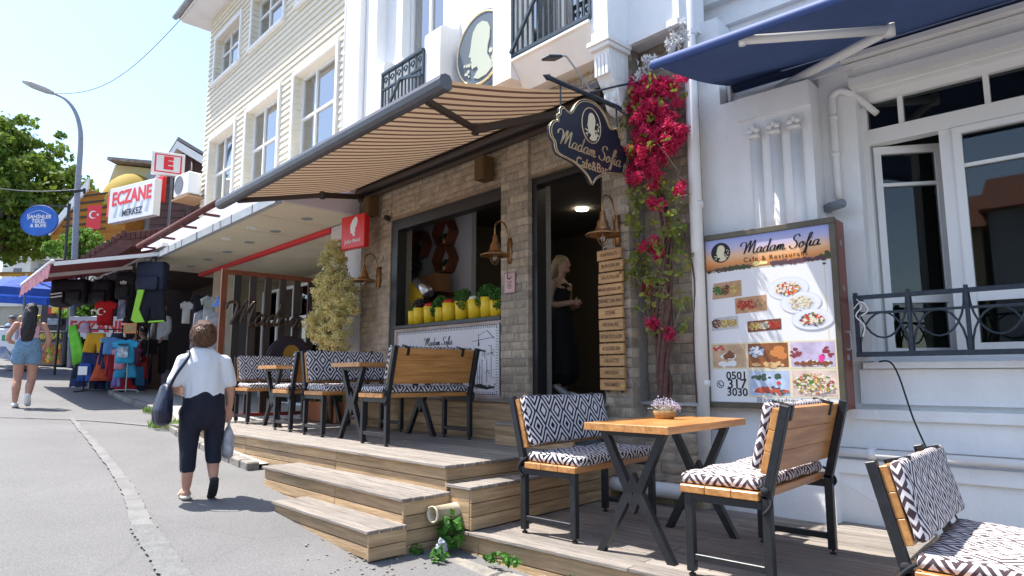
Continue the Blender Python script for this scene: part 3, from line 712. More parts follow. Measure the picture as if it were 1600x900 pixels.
# the retracted roller on the canopy edge
ra = thing('roller_awning', 'retracted brown-red roller awning on brackets along the canopy edge', 'awning', P0, BROT)
b = MB(); b.loft([(-9.2, -1.42, 4.03), (-4.7, -1.42, 4.03)], .048, 12); b.build('roller', mat('rust_red', (.16, .05, .04), (.11, .035, .03), rough=.7), ra, smooth=True)
for u in (5.3, 6.4, 7.6, 8.8): b = MB(); b.ub(u-.03, u+.03, 1.2, 1.44, 3.94, 3.97); b.build('bracket', mat('rust_red', (.16, .05, .04)), ra)

# ================================================================== TERRACE, STEPS, LOWER DECK
random.seed(21)
def deckboards(root, x0, x1, y0, y1, z, w_=.093, t=.022, splits=(), name='deck_board', mt=None):
    y = y0; i = 0; cache = {}
    while y < y1-.02:
        xs_ = [x0]+[s_+(.35 if i % 2 else 0) for s_ in splits]+[x1]
        for a, c in zip(xs_[:-1], xs_[1:]):
            k = (round(c-a, 3), round(min(w_, y1-y), 3))
            if k not in cache:
                b = MB(); b.cbox(0, k[0]-.004, 0, k[1]-.007, -t, 0, .003); cache[k] = b.mesh(name, mt or DECK)
            obj(name, cache[k], root, loc=(a, y+random.uniform(-.001, .001), z+random.uniform(-.0015, .0015)))
        y += w_; i += 1
def risers(root, p0, p1, z0, z1, h=.09, t=.02, splits=(), nz=1):
    p0 = Vector((p0[0], p0[1], 0)); p1 = Vector((p1[0], p1[1], 0)); L_ = (p1-p0).length; an = math.atan2(p1.y-p0.y, p1.x-p0.x); z = z1
    while z > z0+.01:
        a = max(z-h, z0)
        cuts = [0]+[s_ for s_ in splits if s_ < L_]+[L_]
        for c0, c1 in zip(cuts[:-1], cuts[1:]):
            b = MB(); b.cbox(c0+.002, c1-.002, 0, t, a+.004, z-.001, .003); obj('riser_board', b.mesh('riser_board', RISER), root, loc=(p0.x, p0.y, 0), rot=(0, 0, an))
        z -= h
def carcass(root, x0, x1, y0, y1, z0, z1):
    b = MB(); b.box(x0, x1, y0, y1, z0, z1); b.build('carcass', DIM, root)
TL = -5.75
te = thing('wooden_terrace', 'raised wooden terrace of weathered boards in front of the cafe', 'terrace', (-3.59, 3.27, 0), R_(-3.2))
deckboards(te, -5.8, .015, -.02, 1.72, .87, splits=(-4.4, -2.1)); risers(te, (-5.75, .012), (0, .012), .3, .848, splits=(2.3, 4.2)); risers(te, (0, 0), (0, 1.7), .5, .848)
carcass(te, -5.72, -.03, .04, 1.72, .25, .845)
s2 = thing('wooden_step', 'upper wooden step below the terrace edge', 'step', (-3.585, 2.883, 0), R_(-4.5), group='wooden steps up to the terrace')
deckboards(s2, -2.25, .012, -.015, .42, .69, splits=()); risers(s2, (-2.24, .008), (0, .008), .2, .668, splits=(1.3,)); risers(s2, (0, 0), (0, .42), .3, .668, h=.095); carcass(s2, -2.2, -.03, .04, .4, .2, .665)
s1 = thing('wooden_step', 'lowest wooden step resting on the asphalt with a tapering front', 'step', (-3.58, 2.606, 0), R_(-4.5), group='wooden steps up to the terrace')
deckboards(s1, -1.42, .012, -.015, .29, .53); risers(s1, (-1.41, .008), (0, .008), .345, .508, h=.085); risers(s1, (0, 0), (0, .29), .33, .508, h=.085); carcass(s1, -1.38, -.03, .04, .28, .2, .505)
ls = thing('wooden_side_step', 'wooden box step between the terrace and the lower deck', 'step', (-3.56, 3.27, 0), 0)
deckboards(ls, -.02, .235, -.015, 1.95, .745, w_=.13)
b = MB(); b.cbox(.01, .205, 0, .02, .462, .722, .004); b.build('end_board', RISER, ls)
risers(ls, (.225, 0), (.225, 1.95), .45, .722); carcass(ls, 0, .2, .025, 1.95, .45, .72)
ld = thing('lower_deck', 'low wooden deck of weathered boards under the right hand table', 'deck', (-3.33, 3.27, 0), 0)
deckboards(ld, -.01, 2.36, -.02, 2.2, .45, w_=.088, splits=(1.25,)); deckboards(ld, -.23, -.011, -.02, .08, .45, w_=.088)
risers(ld, (-.24, .005), (2.36, .005), .02, .428, h=.11, splits=(.3, 1.7)); risers(ld, (2.36, 0), (2.36, 2.2), .1, .428, h=.11); carcass(ld, -.2, 2.33, .04, 2.2, .1, .425)
ld2 = thing('lower_deck', 'lowest wooden deck under the bench at the right edge', 'deck', (-.965, 3.0, 0), 0)
deckboards(ld2, 0, 2.6, -.02, 2.45, .22, w_=.088); carcass(ld2, 0, 2.6, .0, 2.45, -.2, .196)
# plastic pipe stub
st = thing('pipe_stub', 'short cream plastic pipe poking out under the wooden block', 'pipe', (-3.49, 3.27, .575), 0)
b = MB(); b.lathe((0, 0, 0), [(.052, .0), (.052, -.20), (.056, -.20), (.057, -.215), (.047, -.215), (.045, -.19), (.045, 0)], 22, M=Matrix.Rotation(R_(-90), 3, 'X')); 
for i, v in enumerate(b.v): b.v[i] = (v[0]+.02*v[1], v[1], v[2])
b.build('pipe_body', mat('cream_pvc', (.62, .56, .42), (.48, .40, .28), scale=14, rough=.5), st, smooth=True)

# ================================================================== FURNITURE
def rbox(sx, sy, sz, r, n=(6, 20, 4), puff=0., lean=None):
    """rounded, slightly puffed box centred on the origin"""
    b = MB(); idx = {}; nx, ny, nz = n; rr = random.Random(int(sx*1000+sy*77))
    def V(i, j, k):
        q = (i, j, k)
        if q not in idx:
            f = lambda t, m, h: (-h+r*(t/1.0) if t <= 1 else (h-r*(m-t) if t >= m-1 else (-h+r)+(2*h-2*r)*(t-1)/(m-2)))
            p = Vector((f(i, nx, sx/2), f(j, ny, sy/2), f(k, nz, sz/2)))
            a = Vector((max(min(p.x, sx/2-r), r-sx/2), max(min(p.y, sy/2-r), r-sy/2), max(min(p.z, sz/2-r), r-sz/2)))
            d = p-a
            if d.length > 1e-6: p = a+d.normalized()*r
            g = puff*noise.noise(Vector((p.x*9, p.y*9, p.z*9+sx))); 
            if d.length > 1e-6: p += d.normalized()*g
            idx[q] = len(b.v); b.v.append(tuple(p))
        return idx[q]
    for ax, (A_, B_, K) in enumerate(((ny, nz, nx), (nx, nz, ny), (nx, ny, nz))):
        for k in (0, K):
            for i in range(A_):
                for j in range(B_):
                    c = []
                    for (di, dj) in ((0, 0), (1, 0), (1, 1), (0, 1)):
                        q = [i+di, j+dj]; q.insert(ax, k); c.append(V(*q))
                    b.f.append(tuple(c)); b.m.append(0)
    return b
def uvbox(co, n):
    a = [abs(x) for x in n]
    if a[2] >= max(a[0], a[1]): return (co.y+.075, co.x+.05)
    if a[0] >= a[1]: return (co.y+.075, co.z+.05)
    return (co.x, co.z+.05)
seat_c = rbox(.44, .98, .062, .026, (8, 22, 4), .012).mesh('seat_cushion', DIAM, True, uvbox)
back_c = rbox(.055, .97, .34, .024, (4, 22, 10), .008).mesh('back_cushion', DIAM, True, uvbox)
seat_cb = seat_c.copy(); seat_cb.materials[0] = DIAMB; back_cb = back_c.copy(); back_cb.materials[0] = DIAMB
def bench(label, loc, rz, faded=False):
    t = thing('bench', label, 'bench', loc, rz, 'black steel and pine benches on the decks')
    L_ = .96; tb = .045
    for y in (0, L_):
        b = MB(); b.beam((0, y, .025), (0, y, .46), tb, tb, c=.004); b.beam((0, y, .44), (-.115, y, .905), tb, tb, upv=(0, 1, 0), c=.004); b.build('back_leg', BLACK, t)
        b = MB(); b.beam((.42, y, .025), (.42, y, .43), tb, tb, c=.004); b.build('front_leg', BLACK, t)
        b = MB(); b.beam((.022, y, .408), (.398, y, .408), .04, .04, c=.003); b.build('seat_rail', BLACK, t)
        b = MB(); b.beam((.022, y, .10), (.398, y, .10), .035, .035, c=.003); b.build('stretcher', BLACK, t)
        for x in (0, .42): b = MB(); b.cyl((x, y, 0), (x, y, .012), .019, n=10); b.cyl((x, y, .012), (x, y, .03), .008, n=8); b.build('foot', BLACK, t)
    for k in range(3): b = MB(); b.cbox(.03+k*.143, .03+k*.143+.1415, -.04, L_+.04, .431, .472, .004); b.build('seat_plank', PINE, t)
    an = math.atan2(.115, .465); M = Matrix.Translation((-.028, 0, .545)) @ Matrix.Rotation(-an, 4, 'Y')
    for k in range(3): b = MB(); b.cbox(.024, .062, -.005, L_+.005, .008+k*.112, .008+k*.112+.111, .003, M=M); b.build('back_plank', PINE, t)
    o = obj('seat_cushion', seat_cb if faded else seat_c, t, loc=(.255, L_/2, .503), rot=(0, R_(1), 0))
    o = obj('back_cushion', back_cb if faded else back_c, t, loc=(M @ Vector((.092, L_/2, .185))), rot=(0, -an, 0))
    for y in (.16, .8):
        b = MB(); b.box(.018, .125, y-.014, y+.014, .342, .36, M=M); b.box(.016, .0235, y-.014, y+.014, .28, .36, M=M); b.build('strap', BLACK, t)
    for y in (-.028, L_+.028):
        b = MB(); b.ell((.0, y, .482), (.024, .012, .020), 8); b.loft(cr([(.04, y, .50), (.0, y-.01, .47), (-.03, y, .42), (.01, y, .37)], 4), .009, 6); b.build('tie_knot', mat('black_cloth', (.02, .02, .025), rough=.9), t, smooth=True)
    return t
def table(label, loc, rz):
    t = thing('table', label, 'table', loc, rz, 'pine tables with crossed black legs')
    for k in range(4): b = MB(); b.cbox(-.29+k*.145, -.29+k*.145+.1448, 0, 1.06, .722, .765, .0012); b.build('top_plank', PINE, t)
    for y in (.10, .93):
        f = MB(); f.beam((-.20, y, .706), (.20, y, .706), .04, .03); fo = f.build('leg_frame', BLACK, t)
        for s_ in (-1, 1):
            b = MB(); b.prism([(s_*.228, .718), (s_*.179, .718), (s_*.0003, .352), (s_*.0003, .240)], y-.0225, y+.0225); b.build('upper_leg', BLACK, fo)
            b = MB(); b.prism([(s_*.262, .0), (s_*.213, .0), (s_*.0003, .368), (s_*.0003, .480)], y-.0222, y+.0228); b.build('lower_leg', BLACK, fo)
    return t
bench('black steel bench with patterned cushions left of the flower pot table, backing the side step', (-3.05, 3.50, .452), 0)
bench('bench with its pine back towards the camera in front of the menu poster', (-1.335, 4.33, .452), math.pi, True)
bench('bench cut off by the right edge of the photo with faded brown diamond cushions', (-.72, 3.30, .222), 0, True)
table('pine table on the lower deck holding the small flower pot', (-2.17, 3.38, .452), 0)
def ter(u, d): p = bw(u, d); return (p.x, p.y, .872)
bench('bench on the terrace with its plain pine back in front of the counter panel', ter(.14, .36), BROT+math.pi)
table('terrace table right below the yellow bush, nearer the steps', ter(.92, 1.34), BROT)
bench('terrace bench with diamond cushions below the yellow bush', ter(1.82, 1.31), BROT)
bench('terrace bench seen edge on between the two terrace tables', ter(2.25, .32), BROT+math.pi)
table('smaller looking terrace table farthest left beside the slatted screen', ter(3.20, 1.20), BROT)
bench('leftmost terrace bench beside the slatted screen', ter(4.22, 1.18), BROT)
# flower pot
fp = thing('flower_pot', 'small oval pot of pale lilac dried flowers on the pine table', 'flower pot', (-2.26, 4.02, 1.218), .3)
b = MB(); M = Matrix.Scale(1.5, 3, Vector((1, 0, 0)))
b.lathe((0, 0, 0), [(.0, .001), (.042, .001), (.052, .05), (.048, .052), (.042, .035), (0, .035)], 18, M=M); b.build('pot', mat('ochre_pot', (.42, .24, .08), (.30, .16, .05), scale=30, rough=.5), fp, smooth=True)
b = MB(); rr = random.Random(4)
for i in range(60): b.ell((rr.uniform(-.055, .055), rr.uniform(-.035, .035), .045), (.008, .008, .006), 6)
b.build('pebbles', mat('pebble', (.7, .68, .62), rough=.8), fp, smooth=True, kind='stuff')
b = MB(); tips = []
for i in range(46):
    a = rr.uniform(0, 6.28); q = rr.uniform(0, 1)**.6; e = Vector((q*.10*math.cos(a), q*.07*math.sin(a), .13-.05*q*q+rr.uniform(-.015, .01))); b.cyl((e.x*.2, e.y*.2, .04), e, .0013, .001, 4); tips.append(e)
b.build('stems', mat('dry_stem', (.35, .33, .2), rough=.8), fp, kind='stuff')
b = MB()
for e in tips:
    for k in range(9):
        c = e+Vector((rr.gauss(0, .009), rr.gauss(0, .009), rr.gauss(0, .008))); s_ = rr.uniform(.003, .006); n = Vector((rr.gauss(0, 1), rr.gauss(0, 1), rr.gauss(0, 1))).normalized(); x = n.orthogonal().normalized()*s_; y = n.cross(x)
        b.add([c-x, c-y, c+x, c+y], [(0, 1, 2, 3)])
b.build('blossoms', mat('lilac', (.50, .46, .66), (.66, .62, .72), scale=90, rough=.8, trans=.3), fp, kind='stuff')

# ================================================================== AWNINGS
STR = stripe_mat('striped_canvas', (.44, .31, .20), (.10, .055, .04), .132, .62, .18)
aw = thing('striped_awning', 'large brown and beige striped awning extended over the terrace', 'awning', P0, BROT)
def canvas(parent, name, u0, u1, d0, z0_, d1, z1_, m, sag=.02, nu=24, nd=8):
    b = MB(); vs = []
    for i in range(nu+1):
        for j in range(nd+1):
            t = j/nd; u = u0+(u1-u0)*i/nu; vs.append((-u, -(d0+(d1-d0)*t), z0_+(z1_-z0_)*t-sag*math.sin(math.pi*t)))
    b.add(vs, [(i*(nd+1)+j, (i+1)*(nd+1)+j, (i+1)*(nd+1)+j+1, i*(nd+1)+j+1) for i in range(nu) for j in range(nd)])
    return b.build(name, m, parent, smooth=True, uv=lambda co, n: (co.x+50, co.y))
canvas(aw, 'canvas', -1.42, 3.12, .14, 4.10, 1.84, 3.645, STR, .03)
AWM = mat('awning_bar', (.10, .10, .115), (.08, .08, .09), scale=8, rough=.4)
b = MB(); pr = [(.0, -.065), (.035, -.062), (.062, -.04), (.072, 0), (.06, .035), (.02, .055), (-.02, .05), (-.04, .02), (-.04, -.05)]
b.prism([(-1.87-x, 3.62+z) for x, z in pr], -3.22, 1.45, plane='yz'); b.build('front_bar', AWM, aw)
AWB = mat('awning_brown', (.06, .045, .04), rough=.45)
b = MB(); b.ub(-1.45, 3.0, .02, .17, 4.10, 4.16); b.ub(-1.45, 3.0, .02, .05, 3.95, 4.10); b.loft([(1.44, -.11, 4.05), (-3.0, -.11, 4.05)], .045, 12); b.build('cassette', AWB, aw)
b = MB(); b.ub(-1.47, 3.02, .05, .09, 3.93, 3.97); b.build('torsion_bar', AWB, aw)
for (m_, e_, b_) in (((-1.28, .10, 3.97), (-.70, 1.0, 3.70), (-1.15, 1.84, 3.575)), ((2.86, .10, 3.97), (2.25, 1.0, 3.70), (2.75, 1.84, 3.575))):
    q = MB(); P1_, P2_, P3_ = [Vector((-a[0], -a[1], a[2])) for a in (m_, e_, b_)]
    q.beam(P1_, P2_, .045, .07, c=.006); q.cyl(P2_-Vector((0, 0, .045)), P2_+Vector((0, 0, .04)), .035, n=12); q.beam(P2_, P3_, .04, .055, c=.006); q.build('folding_arm', AWB, aw)
BLUEC = mat('navy_canvas', (.034, .058, .135), (.028, .048, .115), scale=3, rough=.85, trans=.10, bump=.15, bscale=14)
ba = thing('blue_awning', 'navy blue canvas awning with white folding arms over the white facade', 'awning', (0, 5.45, 0))
def bcanvas():
    b = MB(); nu, nd = 30, 8; vs = []
    for i in range(nu+1):
        for j in range(nd+1):
            t = j/nd; x = -2.26+4.9*i/nu; vs.append((x, -.10-1.34*t, 4.02-.30*t-.035*math.sin(math.pi*t)+.004*math.sin(x*9+t*3)))
    b.add(vs, [(i*(nd+1)+j, (i+1)*(nd+1)+j, (i+1)*(nd+1)+j+1, i*(nd+1)+j+1) for i in range(nu) for j in range(nd)]); return b
bcanvas().build('canvas', BLUEC, ba, smooth=True)
b = MB(); b.loft([(-2.28, -1.45, 3.715), (-2.26, -1.45, 3.715), (2.66, -1.45, 3.715), (2.68, -1.45, 3.715)], [.02, (.036, .028), (.036, .028), .02], 12, xdir=(0, 0, 1)); b.build('front_bar', mat('blue_bar', (.035, .07, .21), rough=.6), ba, smooth=True)
b = MB(); b.loft([(-2.24, -.09, 4.0), (2.66, -.09, 4.0)], .05, 12); b.build('fabric_roll', mat('navy_roll', (.02, .035, .09), rough=.8), ba, smooth=True)
b = MB(); b.box(-2.27, -2.245, -.15, -.0, 3.86, 4.06); b.box(-2.25, 2.7, -.10, -.07, 3.87, 3.905); b.box(-1.9, -1.82, -.14, -.0, 3.82, 3.90); b.build('mounting_rail', WHITE2, ba)
b = MB(); ml, el, bl = Vector((-1.86, -.12, 3.86)), Vector((-.92, -.62, 3.83)), Vector((-1.62, -1.40, 3.70)); b.loft([ml, el], [(.030, .036), (.030, .036)], 10); b.cyl(el-Vector((0, 0, .045)), el+Vector((0, 0, .045)), .036, n=14); b.loft([el, bl], [(.028, .034), (.028, .034)], 10); b.cyl(bl-Vector((0, 0, .04)), bl+Vector((0, 0, .02)), .024, n=10); b.build('folding_arm', PVC, ba, smooth=True)

# ================================================================== HANGING SIGN
hs = thing('hanging_sign', 'dark scalloped sign board with gold portrait and lettering hanging over the door', 'sign', bw(-1.62, .5, 3.44), R_(84.6))
half = [(0, .375), (.08, .365), (.15, .33), (.20, .28), (.235, .225), (.265, .20), (.31, .205), (.35, .225), (.385, .20), (.39, .155), (.42, .135), (.415, .09), (.45, .08), (.485, .05), (.505, .0), (.495, -.06), (.455, -.095), (.45, -.14), (.425, -.18), (.38, -.195), (.33, -.20), (.29, -.205), (.23, -.215), (.17, -.235), (.11, -.265), (.06, -.295), (.03, -.325), (0, -.36)]
outl = half+[(-x, z) for x, z in reversed(half[1:-1])]
hs_ol = cr([(x, z, 0) for x, z in outl], 2, True); outl = [(p.x, p.y) for p in hs_ol]
b = MB(); b.prism(outl, -.014, .014); b.build('board', NAVY, hs)
for k, r_ in ((.955, .0045), (1.0, .004)):
    b = MB(); b.loft([(x*k, -.015, z*k) for x, z in outl+outl[:1]], r_, 5, cap=False); b.build('gold_border', GOLD, hs, smooth=True)
cameo(.15, hs, (0, -.0145, .155), NAVY, GOLDF, .002, sx=.78, ring=GOLD)
script('Madam Sofia', .80, GOLD, hs, (0, -.016, -.065), ext=.004, thick=.15, tilt=R_(2))
text('Cafe&Bar', .115, GOLD, hs, (0, -.017, -.20), bold=.0015, sx=.9)
br = thing('sign_bracket', 'black twisted iron bracket with a stay holding the hanging sign', 'bracket', bw(-1.62, .5, 3.44), R_(84.6))
b = MB(); pts = [(-.45+.12*i, 0, .425) for i in range(11)]
b.loft([(-.50, 0, .43), (.74, 0, .43)], .020, 6)
for i in range(34): x = -.44+i*.034; b.beam((x, -.018, .412), (x+.03, .018, .448), .010, .010)
b.cyl((-.5, 0, .43), (-.56, 0, .43), .028, .003, 8); b.build('arm', IRON, br)
b = MB(); b.loft(cr([(-.02, .0, .44), (.4, -.10, .62), (.70, -.16, .70)], 5), .010, 6); b.loft(cr([(.3, 0, .43), (.5, -.1, .30), (.74, -.14, .22)], 5), .010, 6); b.build('stay', IRON, br)
for x in (-.36, .36): b = MB(); b.cyl((x, 0, .20), (x, 0, .42), .008, n=8); b.build('hanger', IRON, br)
sp = thing('spotlight', 'flat black floodlight on a bent rod above the hanging sign', 'lamp', bw(-1.62, .9, 3.95), R_(84.6))
b = MB(); b.cbox(-.10, .06, -.05, .05, .10, .125, .006, M=Matrix.Rotation(R_(-18), 4, 'Y')); b.build('lamp_head', IRON, sp)
b = MB(); b.loft(cr([(.02, 0, .13), (.10, 0, .17), (.18, 0, .13), (.45, 0, -.06)], 5), .008, 6); b.build('rod', GALV, sp, smooth=True)
sp2 = thing('spotlight', 'black round speaker shaped lamp behind the bracket near the red flowers', 'lamp', bw(-1.55, .02, 4.02), R_(84.6))
b = MB(); b.cyl((0, -.06, 0), (0, .06, 0), .10, n=24); b.cyl((0, -.075, 0), (0, -.06, 0), .028, n=14); b.build('lamp_body', IRON, sp2)
b = MB(); b.beam((.1, 0, .05), (.34, 0, .12), .012, .012); b.beam((.14, 0, -.05), (.36, -.02, .10), .012, .012); b.beam((.34, -.06, .05), (.32, .06, .16), .012, .012); b.build('bracket', IRON, sp2)

# ================================================================== WALL THINGS
def lantern(label, u, d0, zarm, rz=0):
    t = thing('wall_lantern', label, 'lamp', bw(u, d0, zarm), BROT, 'brass gooseneck wall lanterns')
    b = MB(); b.loft([(0, -.0, -.14), (0, -.0, .13)], [(.035, .03), (.035, .03)], 12, xdir=(1, 0, 0)); b.build('wall_plate', BRASS, t, smooth=True)
    c = (.05, -.25); b = MB(); b.loft(cr([(0, -.03, .08), (.0, -.04, .20), (.015, -.09, .27), (.03, -.18, .28), (.05, -.25, .22), (.05, -.25, .10)], 5), .009, 8); b.loft([(.0, -.035, .1), (.0, -.035, -.30)], .005, 6); b.build('gooseneck', BRASS, t, smooth=True)
    b = MB(); b.lathe((c[0], c[1], 0), [(.012, .13), (.024, .11), (.030, .05), (.048, .03), (.052, -.01), (.062, -.03), (.075, -.055), (.13, -.072), (.155, -.085), (.152, -.094), (.12, -.084), (.05, -.06), (.03, -.04)], 24); b.build('shade', BRASS, t, smooth=True)
    b = MB(); b.ell((c[0], c[1], -.115), (.03, .03, .042), 10); b.build('bulb', glass('bulb_glass', (.95, .9, .85), .15), t, smooth=True)
    b = MB()
    for k in range(5):
        a = k*math.pi/5
        b.loft([(c[0]+.052*math.cos(a)*math.cos(p), c[1]+.052*math.sin(a)*math.cos(p), -.09-.095*max(0, math.sin(p))) for p in [j*math.pi/10 for j in range(11)]], .002, 4)
    b.build('cage', BRASS, t, smooth=True); return t
lantern('brass wall lantern on the pillar right of the counter window', -.10, .03, 2.80)
lantern('brass wall lantern right of the cafe door', -1.50, .02, 2.79)
lantern('leftmost brass wall lantern below the red sign', 2.52, .02, 2.82)
def speaker(label, u, d, z):
    t = thing('speaker', label, 'speaker', bw(u, d, z), BROT, 'brown wall speakers')
    b = MB(); b.cbox(-.08, .08, -.16, 0, -.13, .13, .01); b.build('cabinet', mat('speaker_brown', (.10, .055, .02), rough=.6), t)
    b = MB(); b.cbox(-.068, .068, -.165, -.1605, -.115, .115, .002); b.build('grille', mat('grille', (.13, .075, .025), (.07, .04, .015), scale=300, rough=.8), t)
speaker('brown speaker on the pillar under the awning, right one', .22, .04, 3.74); speaker('brown speaker at the left end of the stone wall', 2.60, .04, 3.78)
for u, z, lb in ((2.3, 3.58, 'small black camera by the left window corner'),):
    t = thing('camera', lb, 'camera', bw(u, .05, z), BROT); b = MB(); b.lathe((0, 0, 0), [(0, -.05), (.03, -.045), (.038, 0), (.03, .035), (0, .04)], 14, M=Matrix.Rotation(R_(70), 3, 'X')); b.box(-.012, .012, 0, .06, -.01, .01); b.build('body', BLACK, t, smooth=False)
# menu of slats
ms = thing('menu_board', 'column of twelve wooden menu slats right of the door', 'menu board', bw(-1.445, .03, 1.38), BROT)
b = MB(); b.box(-.09, -.07, 0, .012, -.02, 1.27); b.box(.07, .09, 0, .012, -.02, 1.27); b.build('backing_strip', DARK, ms)
SL = mat('menu_slat', (.50, .27, .10), (.36, .18, .065), scale=5, stretch=(1, 9, 9), rough=.5, rnd=.12)
LT = mat('burnt_letter', (.12, .06, .025), rough=.7)
for i, wd in enumerate(['KAHVALTI', 'BURGERLER', 'SALATALAR', 'MAKARNALAR', 'DENIZ URUNU', 'STEAK', 'PIZZALAR', 'KOKTEYLLER', 'ICECEKLER', 'GELATTE', 'FROZEN', 'TIRAMISU'][::-1]):
    z = i*.1045; q = MB(); q.cbox(-.135, .135, -.03, -.001, z, z+.092, .003); s_ = q.build('slat', SL, ms, rot=(0, R_(random.uniform(-.6, .6)), 0)); text(wd, .044, LT, s_, (0, -.031, z+.046), bold=.0004, sx=.9)
pl = thing('notice', 'small pink notice on the pillar left of the door', 'notice', bw(-.11, .045, 2.46), BROT)
b = MB(); b.box(-.085, .085, 0, .01, -.11, .11); b.build('frame', mat('grey_trim', (.2, .17, .16)), pl)
b = MB(); b.box(-.077, .077, -.003, -.0005, -.10, .10); b.build('sheet', mat('pink_sheet', (.55, .33, .30), rough=.6), pl)
b = MB(); b.prism([(-.045, .065), (0, .045), (.045, .065), (.035, .05), (0, .03), (-.035, .05)], -.0045, -.0032)
for k in range(6): b.box(-.04+.01*(k % 3), .04-.01*(k % 2), -.0045, -.0032, .01-k*.014, .015-k*.014)
b.build('print', INK, pl)
mb = thing('meter_box', 'small red hydrant plate on the stone wall behind the climbing plant', 'plate', bw(-1.68, -.20, 2.28), BROT)
b = MB(); b.cbox(-.07, .07, -.02, .0, -.08, .08, .004); b.build('plate', mat('dull_red', (.35, .03, .03), rough=.5), mb); b = MB(); b.box(-.02, -.005, -.022, -.0205, -.045, .045); b.box(-.02, .03, -.022, -.0205, -.045, -.032); b.build('mark', PAPER, mb)
# red coffee sign
rs = thing('coffee_sign', 'red box sign with a white head emblem beside the stone wall', 'sign', bw(2.82, .22, 3.45), R_(3))
b = MB(); b.cbox(-.27, .24, -.04, .05, -.23, .23, .01); b.build('box', RED, rs)
em = [(-.01, -.10), (.05, -.105), (.03, -.06), (.05, -.035), (.04, .0), (.07, .03), (.085, .07), (.10, .10), (.08, .165), (.04, .17), (-.02, .13), (-.065, .06), (-.07, -.0), (-.055, -.03), (-.06, -.06), (-.02, -.06), (-.01, -.08)]
b = MB(); b.prism([(x*.95, z*.95+.035) for x, z in em], -.043, -.0405); b.build('emblem', PAPER, rs); text('Julius Meinl', .072, PAPER, rs, (-.015, -.042, -.13), bold=.001)
# medallion on the upper wall
md = thing('wall_medallion', 'round dark medallion with a pale head silhouette on the upper white wall', 'sign', bw(.30, .06, 5.17), BROT)
b = MB(); b.lathe((0, 0, 0), [(0, -.03), (.45, -.03), (.46, 0), (.45, .05), (0, .05)], 48, M=Matrix.Rotation(R_(90), 3, 'X')); b.build('disc', NAVYG, md, smooth=False)
c = cameo(.41, md, (0, -.052, 0), mat('slate_face', (.11, .14, .17), rough=.5), mat('pale_green_gold', (.50, .53, .42), rough=.5), .012, ring=GOLD)

# ================================================================== COUNTER WINDOW
cp = thing('printed_board', 'white printed board below the counter window with lettering and a drawn old building', 'panel', bw(1.1, -.0, 1.68), BROT)
b = MB(); b.box(-.965, .99, 0, .02, -.38, .38); b.build('board', mat('print_board', (.62, .55, .52), (.70, .66, .66), scale=1.2, rough=.5), cp)
b = MB(); b.box(-1.01, 1.03, -.012, .02, .38, .425); b.box(-1.01, -.965, -.012, .02, -.42, .38); b.box(-.965, 1.03, -.012, .02, -.42, -.38); b.build('rim', mat('panel_rim', (.30, .15, .09), (.5, .4, .36), scale=2, rough=.4), cp)
b = MB()
for k in range(64): x = -.95+k*.0302; b.box(x, x+.006, -.0025, -.0005, .335, .365); b.box(x, x+.006, -.0025, -.0005, -.368, -.34)
for k in range(24): z = -.34+k*.029; b.box(.945, .975, -.0025, -.0005, z, z+.006); b.box(-.955, -.93, -.0025, -.0005, z, z+.006)
b.box(-.955, .975, -.0025, -.0005, .366, .372); b.box(-.955, .975, -.0025, -.0005, -.375, -.369); b.build('tick_border', INK, cp)
script('Madam Sofia', .56, INK, cp, (-.08, -.002, .215), thick=.15, ext=.001)
cameo(.12, cp, (-.05, -.001, .03), INK, GOLDF, .002, ring=GOLD); text('0501 317 3030', .12, INK, cp, (.03, -.003, -.235), bold=.003); text('Cafe & Restaurant', .07, INK, cp, (.05, -.003, -.13), bold=.001)
b = MB(); rr = random.Random(9)
def ln(x0, z0, x1, z1, w_=.006): b.beam((x0, -.0015, z0), (x1, -.0015, z1), w_, .001, upv=(0, 1, 0)) if False else b.prism([(x0-w_/2, z0-w_/2), (x0+w_/2, z0+w_/2), (x1+w_/2, z1+w_/2), (x1-w_/2, z1-w_/2)], -.0025, -.0008)
for q in [(.55, .20, .92, .235), (.66, .14, .66, .28), (.66, .26, .80, .31), (.80, .31, .92, .22), (.56, .08, .78, .10), (.58, .08, .58, .02), (.76, .10, .76, .02), (.60, .0, .60, -.28), (.64, -.04, .64, -.26), (.68, -.04, .68, -.26), (.72, .0, .72, -.28), (.80, .0, .80, -.24), (.56, -.28, .93, -.30), (.78, .05, .93, .08), (.87, .15, .87, -.2)]: ln(*q)
for i in range(90): x = rr.uniform(.56, .93); z = rr.choice((rr.gauss(-.29, .015), rr.gauss(-.12, .07), rr.gauss(.06, .03))); s_ = rr.uniform(.006, .02); b.prism([(x, z), (x+s_, z+rr.uniform(-.006, .006)), (x+s_, z+s_*.5), (x, z+s_*.6)], -.0025, -.0008)
b.prism([(.56, .07), (.60, .10), (.68, .115), (.76, .10), (.79, .07), (.76, .08), (.68, .09), (.60, .08)], -.0026, -.0008); b.prism([(.57, -.27), (.70, -.26), (.80, -.29), (.93, -.28), (.93, -.30), (.80, -.32), (.62, -.30)], -.0026, -.0008); b.prism([(.645, .15), (.675, .15), (.665, .21), (.655, .21)], -.0026, -.0008)
b.build('drawn_building', INK, cp)
ct = thing('counter', 'dark counter shelf in the wide cafe window', 'counter', bw(1.1, 0, 2.11), BROT)
b = MB(); b.cbox(-1.03, 1.04, -.03, .4, -.02, .025, .004); b.build('counter_top', DARK, ct)
YEL = mat('yellow_pot', (.78, .54, .02), (.70, .46, .015), scale=5, rough=.4); random.seed(33)
